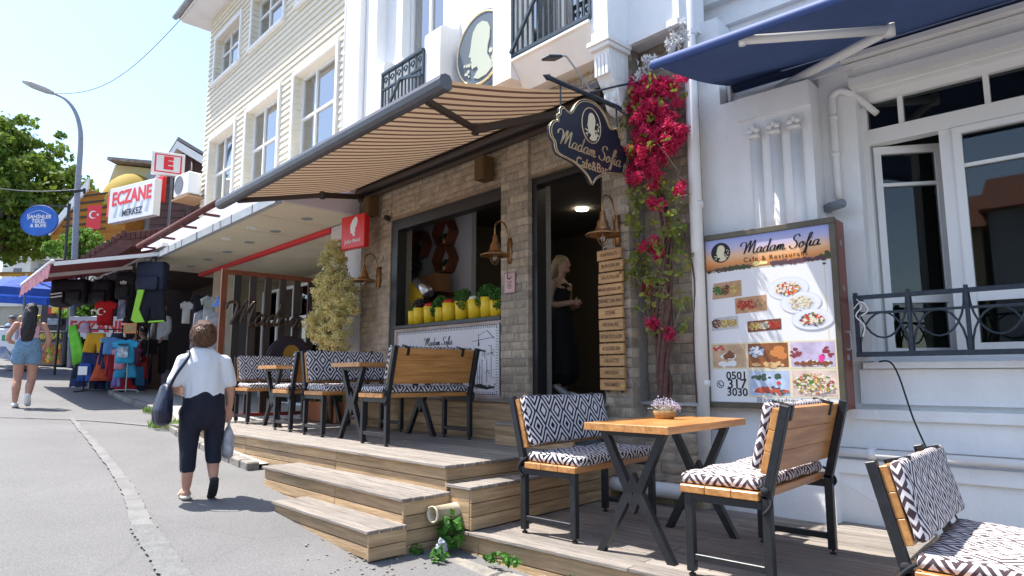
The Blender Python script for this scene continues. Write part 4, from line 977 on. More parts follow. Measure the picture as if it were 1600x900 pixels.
def leafy(b, c, r, n, size, rr, flat=1.):
    for i in range(n):
        d = Vector((rr.gauss(0, 1), rr.gauss(0, 1), rr.gauss(0, 1)*flat)).normalized()*(rr.uniform(.55, 1.)); p = Vector(c)+Vector((d.x*r[0], d.y*r[1], d.z*r[2]))
        nn = (d+Vector((rr.gauss(0, .6), rr.gauss(0, .6), rr.gauss(0, .6)))).normalized(); x = nn.orthogonal().normalized(); x.rotate(Matrix.Rotation(rr.uniform(0, 6.28), 3, nn)); y = nn.cross(x); s_ = size*rr.uniform(.6, 1.3)
        b.add([p-x*s_*.5, p+y*s_*.32, p+x*s_*.5+nn*s_*.1, p-y*s_*.32], [(0, 1, 2, 3)])
HERB = mat('herb_green', (.035, .12, .015), (.07, .20, .03), scale=30, rough=.6, trans=.25)
pots = [(1.79, .075, .17, 'purple'), (1.66, .085, .20, 'dark'), (1.43, .09, .20, 'red'), (1.22, .08, .17, 'herb'), (1.04, .095, .21, 'red'), (.80, .095, .21, 'herb'), (.56, .10, .21, 'egg'), (.36, .09, .22, 'herb'), (.19, .095, .17, 'herb')]
plab = {'purple': 'slim leftmost yellow pot on the counter with a few leaves', 'dark': 'yellow pot of dark purple leaves on the counter'}
rn = {'red': ['yellow pot of red tomatoes left of the trailing herb', 'yellow pot with red fruit in the middle of the row'], 'herb': ['short yellow pot with a drooping bunch of herbs', 'yellow pot with a bushy green herb left of the pale eggs', 'tall yellow pot with curly parsley right of the pale eggs', 'rightmost yellow pot with curly parsley on the counter'], 'egg': ['yellow pot topped with pale white mushrooms']}
cnt = {}
for i, (u, r, h, k) in enumerate(pots):
    lb = plab.get(k) or rn[k][cnt.get(k, 0)]; cnt[k] = cnt.get(k, 0)+1; rr = random.Random(i)
    t = thing('yellow_pot', lb, 'pot', bw(u, -.06, 2.136), BROT, 'yellow pots in a row on the counter')
    b = MB(); b.lathe((0, 0, 0), [(0, 0), (r*.86, 0), (r, h), (r*.95, h+.002), (r*.93, h-.02), (0, h-.02)], 22); b.build('pot', YEL, t, smooth=True)
    b = MB()
    if k == 'herb': leafy(b, (0, 0, h+.06), (r*1.35, r*1.1, .10), 420, .03, rr); leafy(b, (rr.choice((-1, 1))*r*.7, -r*.8, h-.02), (r*.7, r*.5, .09), 160, .03, rr); b.build('herb', HERB, t, kind='stuff')
    elif k == 'dark': leafy(b, (0, 0, h+.05), (r*1.2, r, .07), 260, .04, rr); b.build('leaves', mat('purple_leaf', (.03, .015, .03), rough=.5), t, kind='stuff')
    elif k == 'purple': leafy(b, (0, 0, h+.03), (r, r, .05), 120, .03, rr); b.build('leaves', HERB, t, kind='stuff')
    else:
        for j in range(9): a = j*.7; b.ell((math.cos(a)*r*.55*(j > 0), math.sin(a)*r*.55*(j > 0), h+.015+.012*(j == 0)), (.028,)*3 if k == 'red' else (.032, .028, .026), 10)
        b.build('fruit', mat('tomato', (.55, .02, .015), rough=.25) if k == 'red' else mat('mushroom', (.72, .66, .55), rough=.6), t, smooth=True, kind='stuff')
HEXM = mat('hex_wood', (.16, .045, .02), (.10, .03, .015), scale=5, rough=.5)
def hexs(label, u, z, r, kind):
    t = thing('hexagon_shelf', label, 'shelf', bw(u, -.91, z), BROT, 'hexagonal wooden wall shelves')
    for k in range(6):
        a, c = [R_(60*j) for j in (k, k+1)]; b = MB(); b.beam((r*math.cos(a), -.08, r*math.sin(a)), (r*math.cos(c), -.08, r*math.sin(c)), .16, .022, upv=(math.cos((a+c)/2), 0, math.sin((a+c)/2))); b.build('side_board', HEXM, t)
    b = MB(); b.cyl((0, -.08, -r*.85), (0, -.08, -r*.45), .035, .04, 14); b.build('jar', GOLD if kind == 'jar' else DARK, t, smooth=True)
    b = MB(); rr = random.Random(int(z*100)); leafy(b, (0, -.08, -r*.3), (.09, .05, .06), 160, .035, rr)
    if kind == 'trail': leafy(b, (.02, -.14, -r*1.1), (.12, .05, .24), 520, .045, rr)
    b.build('plant', mat('house_plant', (.02, .05, .02), rough=.6), t, kind='stuff')
hexs('left hexagonal shelf with a trailing plant', 2.82, 3.40, .20, 'trail'); hexs('upper right hexagonal shelf with a brass jar', 2.20, 3.49, .20, 'jar'); hexs('lower hexagonal shelf with a brass jar', 2.19, 3.11, .20, 'jar')
t = thing('juice_dispenser', 'yellow board and tilted steel container behind the pots at the left of the window', 'container', bw(2.2, -.32, 2.13), BROT)
b = MB(); b.box(-.22, .20, 0, .03, 0, .62); b.build('yellow_board', mat('dim_yellow', (.62, .42, .02), rough=.6), t)
b = MB(); b.cyl((.14, -.03, .60), (.46, -.08, .42), .065, .075, 18); b.build('steel_container', mat('steel', (.55, .55, .56), rough=.3, metal=.9), t, smooth=True)
b = MB(); b.box(-.3, .22, .25, .45, .50, .74); b.build('crate', mat('crate_brown', (.22, .10, .04), rough=.8), t)
t = thing('wall_shelf', 'brown wooden shelf on the grey partition inside', 'shelf', bw(2.0, -.85, 2.58), BROT); b = MB(); b.cbox(-.5, .28, -.05, .05, 0, .05, .005); b.build('shelf_board', HEXM, t)
t = thing('menu_curtain', 'tall white printed price list hanging inside the door', 'menu', bw(-.62, -1.0, 2.0), BROT-R_(10))
b = MB(); b.box(-.13, .13, 0, .004, .0, 1.5); b.build('sheet', mat('price_sheet', (.62, .66, .74), rough=.7), t); b = MB()
for k in range(22): b.box(-.11, .11-.03*(k % 3), -.002, -.0005, .04+k*.066, .046+k*.066)
b.build('printed_lines', GREYM, t)
# interior counter hints
t = thing('bar_counter', 'dark bar counter with a till inside the doorway', 'counter', bw(-1.5, -2.2, 1.25), BROT); b = MB(); b.box(-.5, .5, 0, .5, 0, 1.05); b.build('body', DIM, t); b = MB(); b.cbox(-.52, .52, -.04, .5, 1.05, 1.09, .004); b.build('top', HEXM, t); b = MB(); b.box(-.35, -.1, .05, .3, 1.09, 1.2); b.build('till', GREYM, t)

# ================================================================== MENU POSTER
PW, PH = 1.05, 1.40
po = thing('menu_poster', 'tall framed menu poster with food photos on the white wall', 'poster', (-1.935, 5.07, 1.955), 0)
b = MB(); w2, h2 = PW/2, PH/2
b.cbox(-w2, w2, -.02, .02, h2-.045, h2, .003); b.cbox(-w2, w2, -.02, .02, -h2, -h2+.045, .003); b.cbox(-w2, -w2+.04, -.02, .02, -h2+.045, h2-.045, .003); b.cbox(w2-.04, w2, -.02, .02, -h2+.045, h2-.045, .003)
b.build('frame', mat('bronze_frame', (.10, .085, .06), (.14, .12, .085), scale=5, rough=.4, metal=.3), po)
b = MB(); b.box(-w2+.02, w2+.001, .021, .20, -h2+.01, h2-.01); cs_ = b.build('case', mat('mahogany', (.26, .06, .03), (.17, .035, .02), scale=3, stretch=(6, 6, .6), rough=.35), po)
for z in (.52, .18, -.32): b = MB(); b.box(w2+.001, w2+.008, .08, .11, z-.02, z+.02); b.build('hinge', GALV, cs_)
b = MB(); b.loft(cr([(w2, .07, -.14), (w2+.03, .07, -.14), (w2+.035, .07, -.20), (w2+.03, .07, -.26), (w2, .07, -.26)], 4), .006, 6); b.build('handle', GALV, cs_, smooth=True)
IW, IH = PW-.08, PH-.09
def pq(u, v): return (-IW/2+u*IW, IH/2-v*IH)
def rect(u0, v0, u1, v1, y, m, name='print'):
    a, c = pq(u0, v0), pq(u1, v1); q = MB(); q.add([(a[0], y, a[1]), (c[0], y, a[1]), (c[0], y, c[1]), (a[0], y, c[1])], [(0, 1, 2, 3)]); return q.build(name, m, po)
b = MB(); b.box(-IW/2, IW/2, -.004, .018, -IH/2, IH/2); b.build('sheet', mat('poster_white', (.78, .77, .76), rough=.3), po)
def sunset():
    m = bpy.data.materials.new('sunset_print'); m.use_nodes = True; N = m.node_tree.nodes; L = m.node_tree.links; p = N['Principled BSDF']; p.inputs['Roughness'].default_value = .35
    uv = N.new('ShaderNodeUVMap'); s_ = N.new('ShaderNodeSeparateXYZ'); L.new(uv.outputs[0], s_.inputs[0]); r = N.new('ShaderNodeValToRGB'); e = r.color_ramp.elements
    for i, (x, c_) in enumerate([(0, (.30, .12, .05)), (.22, (.75, .30, .08)), (.45, (.80, .50, .28)), (.7, (.50, .45, .62)), (1, (.30, .36, .68))]):
        if i > 1: e.new(x)
    for k, (x, c_) in zip(e, [(0, (.30, .12, .05)), (.22, (.75, .30, .08)), (.45, (.80, .50, .28)), (.7, (.50, .45, .62)), (1, (.30, .36, .68))]): k.position = x; k.color = c_+(1,)
    L.new(s_.outputs[1], r.inputs[0]); L.new(r.outputs[0], p.inputs[0]); return m
q = MB(); a, c = pq(0, 0), pq(1, .20); q.add([(a[0], -.0045, a[1]), (c[0], -.0045, a[1]), (c[0], -.0045, c[1]), (a[0], -.0045, c[1])], [(0, 1, 2, 3)])
me = q.mesh('header_print', sunset()); ul = me.uv_layers.new(name='UVMap')
for p_ in me.polygons:
    for li in p_.loop_indices: co = me.vertices[me.loops[li].vertex_index].co; ul.data[li].uv = ((co.x-a[0])/IW, (co.z-c[1])/(a[1]-c[1]))
obj('header_print', me, po)
def blobs(u, v, ru, rv, n, cols, size, y, seed, name='food_print'):
    rr = random.Random(seed); n = n*2; size = size*.72
    for ci, cl in enumerate(cols):
        q = MB()
        for i in range(n):
            a = rr.uniform(0, 6.28); k = rr.uniform(0, 1)**.5; x, z = pq(u+ru*k*math.cos(a), v+rv*k*math.sin(a)); s_ = size*rr.uniform(.5, 1.2); ph = rr.uniform(0, 1)
            q.add([(x+s_*math.cos(ph+t)*rr.uniform(.6, 1.1), y-.00003*i, z+s_*.8*math.sin(ph+t)*rr.uniform(.6, 1.1)) for t in [j*1.047 for j in range(6)]], [tuple(range(6))])
        q.build(name, mat('print_%02d_%02d_%02d' % tuple(int(x*99) for x in cl), cl, rough=.4), po, kind='stuff')
        y -= .0009
GREEN = (.10, .22, .04); BRN = (.22, .08, .03); FRY = (.72, .50, .14); TOM = (.60, .06, .03); CRM = (.75, .68, .50); PUR = (.14, .04, .08); WDB = (.56, .32, .17); ORG = (.75, .28, .05)
blobs(.10, .196, .10, .005, 14, [(.10, .06, .05)], .03, -.0048, 1); blobs(.27, .19, .12, .007, 20, [(.12, .05, .05), (.06, .07, .03)], .028, -.0048, 2); blobs(.75, .19, .20, .008, 18, [(.20, .07, .10), (.10, .05, .06)], .035, -.0048, 3); blobs(.96, .18, .04, .02, 12, [(.06, .08, .03)], .028, -.0048, 4); blobs(.46, .178, .05, .006, 6, [(.95, .75, .30)], .03, -.0048, 5)
rect(0, .198, 1, .203, -.0052, GOLDF)
cameo(.082, po, (pq(.135, .085)[0], -.0046, pq(.135, .085)[1]), INK, GOLDF, .0012, name='logo_print')
script('Madam Sofia', .60, INK, po, (pq(.63, .085)[0], -.0062, pq(.63, .085)[1]), thick=.16, ext=.0005)
text('Cafe & Restaurant', .052, INK, po, (pq(.58, .150)[0], -.0066, pq(.58, .150)[1]), ext=.0003, space=1.25)
def board(u, v, su, sv, sk, cols, seed, m=WDB, n=16):
    q = MB(); P = [pq(u-su+sk, v-sv), pq(u+su, v-sv-.008), pq(u+su, v+sv-.01), pq(u-su+sk*.2, v+sv)]; q.add([(x, -.0052, z) for x, z in P], [(0, 1, 2, 3)]); q.build('board_print', mat('bd%d' % seed, m, tuple(x*.8 for x in m), scale=30, rough=.4), po)
    for i, cl in enumerate(cols): blobs(u+su*(-.55+1.1*i/max(1, len(cols)-1)), v-.004, su*.36, sv*.62, n, [cl, tuple(x*.6 for x in cl)], .014, -.0058, seed*9+i)
board(.17, .325, .13, .05, .02, [GREEN, BRN, FRY], 1); board(.37, .425, .13, .048, .0, [TOM, TOM, WDB], 2); board(.14, .53, .12, .04, .03, [BRN, FRY, FRY], 3, (.60, .58, .58)); board(.47, .555, .135, .033, .0, [FRY, CRM, TOM], 4, (.20, .07, .04))
def plate(u, v, ru, rv, cols, seed):
    for k, (cl, kk) in enumerate([((.55, .58, .66), 1.0), ((.72, .73, .76), .96), ((.66, .68, .72), .70)]):
        q = MB(); c0 = pq(u, v); q.add([(c0[0]+ru*IW*kk*math.cos(t), -.0053-.0004*k-.0012*(seed % 3), c0[1]+rv*IH*kk*math.sin(t)) for t in [j*2*math.pi/30 for j in range(30)]], [tuple(range(30))]); q.build('plate_print', mat('plt%d' % k, cl, rough=.35), po)
    blobs(u, v, ru*.55, rv*.55, 16, cols, .018, -.0068-.0012*(seed % 3), seed)
plate(.67, .345, .16, .068, [GREEN, ORG, TOM, CRM], 30); plate(.76, .432, .155, .064, [CRM, (.55, .38, .22), CRM], 31); plate(.84, .53, .155, .06, [PUR, GREEN, TOM, CRM], 32)
rect(.945, .225, .951, .645, -.0051, GOLDF); blobs(.948, .222, .001, .001, 2, [(.1, .07, .03)], .02, -.0052, 77)
gr = [(.03, .655, .31, .795), (.33, .655, .645, .795), (.665, .655, .985, .795), (.33, .815, .645, .958), (.665, .815, .985, .958)]
for i, (u0, v0, u1, v1) in enumerate(gr):
    rect(u0-.012, v0-.009, u1+.012, v1+.009, -.0050-.00005*i, GOLDF, 'gold_border'); base = [(.45, .30, .18), (.22, .08, .03), (.42, .36, .48), (.35, .42, .55), (.55, .42, .36)][i]
    rect(u0, v0, u1, v1, -.0056, mat('photo%d' % i, base, tuple(min(.8, x*1.5) for x in base), scale=9, rough=.35), 'photo_print')
blobs(.16, .77, .10, .008, 5, [(.8, .78, .75)], .05, -.0060, 50); blobs(.17, .725, .05, .02, 6, [(.85, .82, .80), BRN], .035, -.0062, 51); blobs(.09, .68, .05, .012, 6, [(.75, .70, .65), TOM], .02, -.006, 52)
blobs(.40, .70, .06, .03, 14, [(.10, .12, .16), (.55, .60, .68)], .022, -.006, 53); blobs(.57, .72, .05, .03, 8, [(.60, .22, .06)], .05, -.006, 54); blobs(.48, .78, .13, .01, 10, [(.45, .16, .05), (.70, .45, .2)], .03, -.006, 55)
blobs(.83, .775, .14, .01, 12, [(.78, .78, .80), BRN], .03, -.006, 56); blobs(.70, .72, .04, .03, 6, [(.25, .05, .05)], .03, -.006, 57); blobs(.93, .72, .04, .03, 6, [(.28, .04, .05)], .03, -.006, 58); blobs(.885, .745, .012, .016, 5, [(.80, .05, .30)], .022, -.0075, 59)
blobs(.49, .93, .14, .02, 16, [(.72, .72, .72), (.12, .10, .10), (.55, .1, .06)], .025, -.006, 60); blobs(.49, .85, .14, .015, 9, [(.06, .10, .06)], .03, -.006, 61); blobs(.56, .885, .01, .01, 4, [(.75, .05, .04)], .02, -.0085, 62)
blobs(.82, .89, .15, .055, 22, [(.50, .25, .12), (.80, .78, .74), TOM, FRY, GREEN, CRM], .018, -.006, 63)
for tx, v_, sz in (('0501', .845, .085), ('317', .895, .105), ('3030', .943, .085)): text(tx, sz, INK, po, (pq(.225, v_)[0], -.0056, pq(.225, v_)[1]), bold=.0016, ext=.0003)
q = MB(); c0 = pq(.085, .895); q.loft([(c0[0]+.027*math.cos(t), -.0056, c0[1]+.027*math.sin(t)) for t in [j*.3 for j in range(22)]], .003, 5); q.loft(cr([(c0[0]-.012, -.0056, c0[1]+.012), (c0[0]-.004, -.0056, c0[1]-.006), (c0[0]+.012, -.0056, c0[1]-.012)], 5), .004, 5); q.build('phone_symbol', INK, po)
text('buyukadamadamsofia', .046, mat('grey_ink', (.10, .10, .10)), po, (pq(.67, .983)[0], -.0056, pq(.67, .983)[1]), ext=.0003, space=1.15)
q = MB(); c0 = pq(.405, .983)
for r_ in (.016,): q.loft([(c0[0]+x*r_, -.0056, c0[1]+z*r_) for x, z in ((-1, -1), (1, -1), (1, 1), (-1, 1), (-1, -1))], .0018, 4); q.loft([(c0[0]+.007*math.cos(t), -.0056, c0[1]+.007*math.sin(t)) for t in [j*.6 for j in range(12)]], .0015, 4)
q.build('camera_symbol', INK, po)
# security camera, cables
sc_ = thing('security_camera', 'small grey security camera above the right corner of the poster', 'camera', (-1.47, 5.34, 2.80), 0)
b = MB(); b.cyl((-.06, .02, 0), (.07, -.09, -.01), .034, .036, 16); b.cyl((.07, -.09, -.01), (.085, -.103, -.01), .030, .022, 16); b.build('body', mat('cam_grey', (.20, .22, .25), rough=.4), sc_); b = MB(); b.cyl((-.07, .10, .03), (-.05, .02, .02), .022, n=10); b.box(-.10, -.05, .0, .06, -.035, .02); b.build('mount', mat('cam_grey', (.2, .22, .25)), sc_)
t = thing('power_cable', 'black power cable hanging from the window sill behind the bench', 'cable', (0, 0, 0)); b = MB(); b.loft(cr([(-1.24, 5.30, 1.605), (-1.16, 5.24, 1.60), (-1.10, 5.19, 1.50), (-1.03, 5.17, 1.22), (-.95, 5.13, 1.0), (-.84, 5.0, .72), (-.7, 4.9, .46)], 6), .006, 6); b.build('cable', INK, t, smooth=True)
t = thing('white_cable', 'white cable sagging low along the white wall behind the benches', 'cable', (0, 0, 0)); b = MB(); b.loft(cr([(-1.75, 5.26, .72), (-1.55, 5.24, .74), (-1.35, 5.22, .66), (-1.15, 5.20, .57), (-.95, 5.2, .54), (-.4, 5.2, .53)], 6), .009, 6); b.build('cable', PVC, t, smooth=True)
t = thing('white_cable', 'knotted pale cable looped round the left end of the window guard', 'cable', (0, 5.45, 0)); b = MB(); b.loft(cr([(-1.34, -.25, 2.06), (-1.30, -.27, 2.0), (-1.34, -.28, 1.93), (-1.29, -.27, 1.86), (-1.31, -.26, 1.78)], 6), .005, 5); b.loft(cr([(-1.36, -.26, 1.98), (-1.30, -.28, 2.03), (-1.26, -.27, 1.97), (-1.31, -.27, 1.93)], 6), .005, 5); b.build('cable', PVC, t, smooth=True)

# ================================================================== SLATTED SCREEN
scn = thing('slatted_screen', 'brown slatted wooden screen with metal lettering at the end of the terrace', 'screen', bw(4.52, 1.33, 0), R_(84.6))
RW = mat('red_brown_wood', (.20, .055, .02), (.13, .035, .015), scale=4, stretch=(6, 6, .7), rough=.5)
b = MB(); b.cbox(-.05, .03, -.03, .03, .86, 3.02, .003); b.build('post', RW, scn)
b = MB(); b.cbox(.03, 1.9, -.03, .03, 2.95, 3.02, .003); b.build('top_rail', RW, scn); b = MB(); b.cbox(.03, 1.9, -.03, .03, .93, .98, .003); b.build('bottom_rail', mat('red_rail', (.25, .05, .04), rough=.5), scn)
SLATD = mat('dark_slat', (.035, .025, .022), (.055, .035, .03), scale=4, stretch=(6, 6, .7), rough=.6)
for k in range(8): b = MB(); b.cbox(.13+k*.225, .13+k*.225+.10, -.02, .02, .98, 2.95, .003); b.build('slat', SLATD if k else DARK, scn)
CHR = mat('bronze_letters', (.10, .065, .045), rough=.3, metal=.8)
script('Madam Sofia', 2.0, CHR, scn, (1.05, -.07, 2.36), tube=.022)
b = MB(); b.lathe((.98, -.06, 1.72), [(0, -.02), (.36, -.02), (.38, 0), (.36, .02), (0, .02)], 40, M=Matrix.Rotation(R_(90), 3, 'X')); b.build('round_plate', mat('dark_purple', (.035, .025, .04), rough=.4), scn)
c = cameo(.33, scn, (.98, -.082, 1.72), mat('dark_purple', (.03, .02, .04)), mat('golden_bronze', (.55, .32, .06), rough=.3, metal=.7), .012, ring=CHR)
t = thing('potted_plants', 'green potted plants in a trough behind the terrace benches', 'plant', bw(3.6, .15, .87), BROT); b = MB(); b.cbox(-.5, .5, -.12, .12, 0, .28, .01); b.build('trough', mat('terracotta', (.36, .13, .06), rough=.8), t); b = MB(); rr = random.Random(2); leafy(b, (0, 0, .38), (.5, .16, .14), 900, .05, rr); b.build('foliage', HERB, t, kind='stuff')

# ================================================================== PLANTS
def foliage(b, c, R, clumps, per, csize, leaf, rr, shell=.6):
    for i in range(clumps):
        d = Vector((rr.gauss(0, 1), rr.gauss(0, 1), rr.gauss(0, 1))).normalized()*(rr.uniform(shell**3, 1)**(1/3)); cc = Vector(c)+Vector((d.x*R[0], d.y*R[1], d.z*R[2])); k = csize*rr.uniform(.6, 1.3)
        leafy(b, cc, (k, k, k*.7), per, leaf, rr)
YB = mat('yellow_blossom', (.88, .76, .40), (.52, .50, .18), scale=7, rough=.8, trans=.3)
ys = thing('flowering_tree', 'slim artificial tree of yellow green blossom standing at the left end of the cafe', 'tree', bw(3.25, .30, .87), BROT)
b = MB(); rr = random.Random(5)
for k in range(4): b.loft(cr([(rr.uniform(-.05, .05), rr.uniform(-.05, .05), 0), (rr.uniform(-.06, .06), rr.uniform(-.06, .06), .8), (rr.uniform(-.15, .15), rr.uniform(-.1, .1), 1.4), (rr.uniform(-.2, .2), rr.uniform(-.15, .15), 2.1)], 4), [.03]*4+[.022]*4+[.012]*4+[.008], 6)
b.build('trunk', mat('bark', (.16, .10, .06), (.08, .05, .03), scale=20, rough=.9), ys, smooth=True)
b = MB()
for (c, R, n) in (((-.02, 0, 2.2), (.18, .16, .34), 34), ((.02, 0, 1.75), (.38, .28, .38), 70), ((.34, -.05, 1.55), (.26, .20, .24), 34), ((-.26, 0, 1.36), (.30, .22, .25), 44), ((.06, 0, 1.15), (.30, .22, .24), 34)): foliage(b, c, R, int(n*2.1), 46, .075, .034, rr, .3)
b.build('crown', YB, ys, kind='stuff')
bo = thing('bougainvillea', 'climbing plant with magenta red blossom on the stone wall right of the door', 'plant', bw(-1.88, -.12, 1.29), BROT)
BK = mat('vine_stem', (.16, .075, .055), (.09, .045, .04), scale=25, rough=.9, bump=.6, bscale=60)
rr = random.Random(8)
for k in range(6):
    ph = k*1.05; pts = []
    for j in range(9):
        t_ = j/8; tw = .035*(1-t_)+.11*t_; pts.append((tw*math.cos(ph+t_*5)+rr.uniform(-.01, .01)+.02*(k-2)*t_, -.03+.05*math.sin(ph+t_*5)*(1-.5*t_), t_*(1.1+.28*k)))
    b = MB(); b.loft(cr(pts, 4), [.020*(1-.8*i/32)+.003 for i in range(33)], 7); b.build('stem', BK, bo, smooth=True)
b = MB(); b.ell((0, -.02, .02), (.06, .05, .05), 10); b.loft(cr([(.28, 0, .0), (.26, .02, .5), (.30, 0, 1.0), (.22, 0, 1.4)], 4), .007, 5); b.build('root', BK, bo, smooth=True)
b = MB()
for k in range(34):
    p = Vector((rr.uniform(-.28, .26), rr.uniform(-.12, .0), rr.uniform(.6, 2.3))); q = p+Vector((rr.uniform(-.2, .2), rr.uniform(-.18, .02), rr.uniform(-.1, .32))); b.loft([p, (p+q)/2+Vector((rr.uniform(-.04, .04), 0, .03)), q], [.0035, .003, .0015], 4)
b.build('twigs', mat('dry_twig', (.30, .24, .18), rough=.9), bo, kind='stuff')
BR = mat('bract_red', (.78, .05, .17), (.50, .015, .07), scale=14, rough=.7, trans=.35, lo=.3, hi=.7)
def bracts(b, c, R, n, rr):
    for i in range(n):
        d = Vector((rr.gauss(0, 1), rr.gauss(0, 1), rr.gauss(0, 1))).normalized()*rr.uniform(.3, 1); p = Vector(c)+Vector((d.x*R[0], d.y*R[1], d.z*R[2]))
        nn = (d+Vector((rr.gauss(0, .5), rr.gauss(0, .5)-.3, rr.gauss(0, .5)))).normalized(); x = nn.orthogonal().normalized(); s_ = rr.uniform(.011, .027); y = nn.cross(x)
        for k in range(3):
            a = k*2.094+rr.uniform(-.2, .2); e = x*math.cos(a)+y*math.sin(a); f_ = x*math.cos(a+.6)+y*math.sin(a+.6); g_ = x*math.cos(a-.6)+y*math.sin(a-.6)
            b.add([p, p+f_*s_*.7+nn*s_*.5, p+e*s_*1.2+nn*s_*.8, p+g_*s_*.7+nn*s_*.5], [(0, 1, 2, 3)])
b = MB()
cl = [((.02, -.10, 2.70), (.32, .10, .20), 52), ((.04, -.13, 2.42), (.32, .12, .18), 50), ((-.04, -.13, 2.18), (.24, .12, .17), 26), ((.20, -.10, 2.2), (.12, .08, .15), 14), ((.0, -.16, 1.94), (.18, .12, .12), 8), ((-.22, -.12, 2.0), (.08, .07, .16), 5), ((.0, -.12, 1.68), (.12, .08, .1), 4), ((.26, -.1, 1.78), (.05, .05, .06), 2), ((-.04, -.10, 1.26), (.10, .07, .10), 5), ((-.02, -.07, .66), (.12, .06, .08), 3), ((.10, -.06, .58), (.05, .04, .05), 1)]
for c, R, n in cl:
    for i in range(n):
        d = Vector((rr.gauss(0, 1), rr.gauss(0, 1), rr.gauss(0, 1))).normalized()*rr.uniform(.3, 1.05); bracts(b, Vector(c)+Vector((d.x*R[0], d.y*R[1], d.z*R[2])), (.055, .05, .05), 42, rr)
b.build('blossom', BR, bo, kind='stuff')
b = MB()
for c, R, n in (((0, -.12, 1.62), (.26, .1, .22), 22), ((.05, -.1, 1.20), (.26, .1, .22), 20), ((0, -.12, 2.4), (.3, .16, .35), 18), ((-.2, -.1, 1.3), (.1, .07, .3), 10), ((.05, -.08, .75), (.2, .06, .2), 10)):
    for i in range(n*2): leafy(b, Vector(c)+Vector((rr.uniform(-1, 1)*R[0], rr.uniform(-1, 1)*R[1], rr.uniform(-1, 1)*R[2])), (.05, .045, .05), 6, .055, rr)
b.build('leaf', mat('vine_leaf', (.14, .22, .03), (.34, .32, .06), scale=6, rough=.6, trans=.35), bo, kind='stuff')
b = MB()
for c in ((-.06, -.12, 2.86), (.02, -.15, 2.92), (.24, -.1, 3.02), (.30, -.1, 3.12), (-.16, -.1, 2.80)):
    for i in range(20): bracts(b, Vector(c)+Vector((rr.uniform(-.07, .07), rr.uniform(-.04, .04), rr.uniform(-.06, .06))), (.03, .03, .03), 3, rr)
b.loft(cr([(.32, -.06, 3.14), (.20, -.1, 2.95), (.12, -.1, 2.85)], 4), .016, 6); b.build('white_ribbon', mat('white_cloth', (.75, .74, .72), rough=.9, trans=.2), bo, kind='stuff')
# weeds and grass
def tuft(label, x, y, z, r, n, h, col_, cat='weeds', wide=.006):
    t = thing('weed_tuft', label, cat, (x, y, z)); b = MB(); rr = random.Random(int(abs(x)*977+n))
    for i in range(n):
        a = rr.uniform(0, 6.28); q = rr.uniform(0, 1)**.5*r; p = Vector((q*math.cos(a), q*math.sin(a)*.6, 0)); e = p+Vector((rr.gauss(0, .35*h), rr.gauss(0, .35*h), h*rr.uniform(.5, 1.1))); m_ = (p+e)/2+Vector((0, 0, h*.15)); s_ = Vector((wide, rr.uniform(-wide, wide), 0))
        b.add([p-s_, p+s_, m_+s_*.8, e, m_-s_*.8], [(0, 1, 2, 4), (4, 2, 3)])
    b.build('blades', col_, t, kind='stuff'); return t
GR = mat('fresh_grass', (.12, .24, .03), (.22, .32, .06), scale=12, rough=.7, trans=.3)
tuft('tuft of bright grass in the kerb gap behind the walking woman', -9.7, 3.62, gz(-9.7)+.02, .30, 380, .12, GR); tuft('farther small tuft of grass at the kerb corner', -11.6, 4.16, gz(-11.6)+.02, .25, 260, .10, GR)
IV = mat('weed_leaf', (.045, .15, .02), (.09, .24, .03), scale=14, rough=.6, trans=.25)
def broad(label, x, y, z, R, n, leaf):
    t = thing('broadleaf_weed', label, 'weeds', (x, y, z)); b = MB(); rr = random.Random(n); leafy(b, (0, 0, R[2]), R, n, leaf, rr); b.build('leaves', IV, t, kind='stuff')
broad('dark green weed with broad leaves hanging below the pipe stub', -3.42, 3.16, .33, (.10, .07, .13), 60, .075); broad('bright green weed at the foot of the broken kerb', -3.34, 2.98, .31, (.07, .06, .05), 36, .055); broad('low green weeds sprouting along the kerb stones', -2.95, 3.17, .32, (.17, .035, .04), 110, .038); broad('small weed in the corner of the lowest step', -3.55, 2.98, .30, (.05, .05, .05), 24, .05); broad('weeds beside the pale stone on the kerb, lowest in the photo', -2.42, 3.17, .30, (.10, .035, .03), 60, .035)
t = thing('rubble_stone', 'pale lump of stone lying on the kerb below the lower deck', 'stone', (-2.55, 3.10, .315)); b = MB(); b.ell((0, 0, 0), (.06, .045, .035), 9); 
for i, v in enumerate(b.v): v = Vector(v); b.v[i] = tuple(v*(1+.35*noise.noise(v*30)))
b.build('stone', mat('pale_stone', (.62, .60, .56), (.4, .38, .35), scale=20, rough=.95), t)
t = thing('crumpled_bag', 'grey white crumpled bag by the weeds under the pipe stub', 'litter', (-3.42, 3.08, .37)); b = MB(); b.ell((0, 0, 0), (.03, .04, .055), 12)
for i, v in enumerate(b.v): v = Vector(v); b.v[i] = tuple(v*(1+.5*noise.noise(v*45)))
b.build('bag', mat('grey_bag', (.42, .44, .48), rough=.4), t)
rr = random.Random(12); b = MB()
for i in range(260):
    x = rr.uniform(-4.2, -1.5); y = 2.62+(x+3.4)*-.35+rr.gauss(0, .16)-.05; s_ = rr.uniform(.004, .014)
    if y < 3.2: b.ell((x, y, gz(x)+s_*.5), (s_, s_*.8, s_*.5), 5)
b.build('gravel', mat('gravel_bits', (.35, .30, .24), (.16, .14, .12), scale=60, rough=.95), kind='stuff', label='loose grit and crumbs along the kerb and lowest step', cat='gravel')

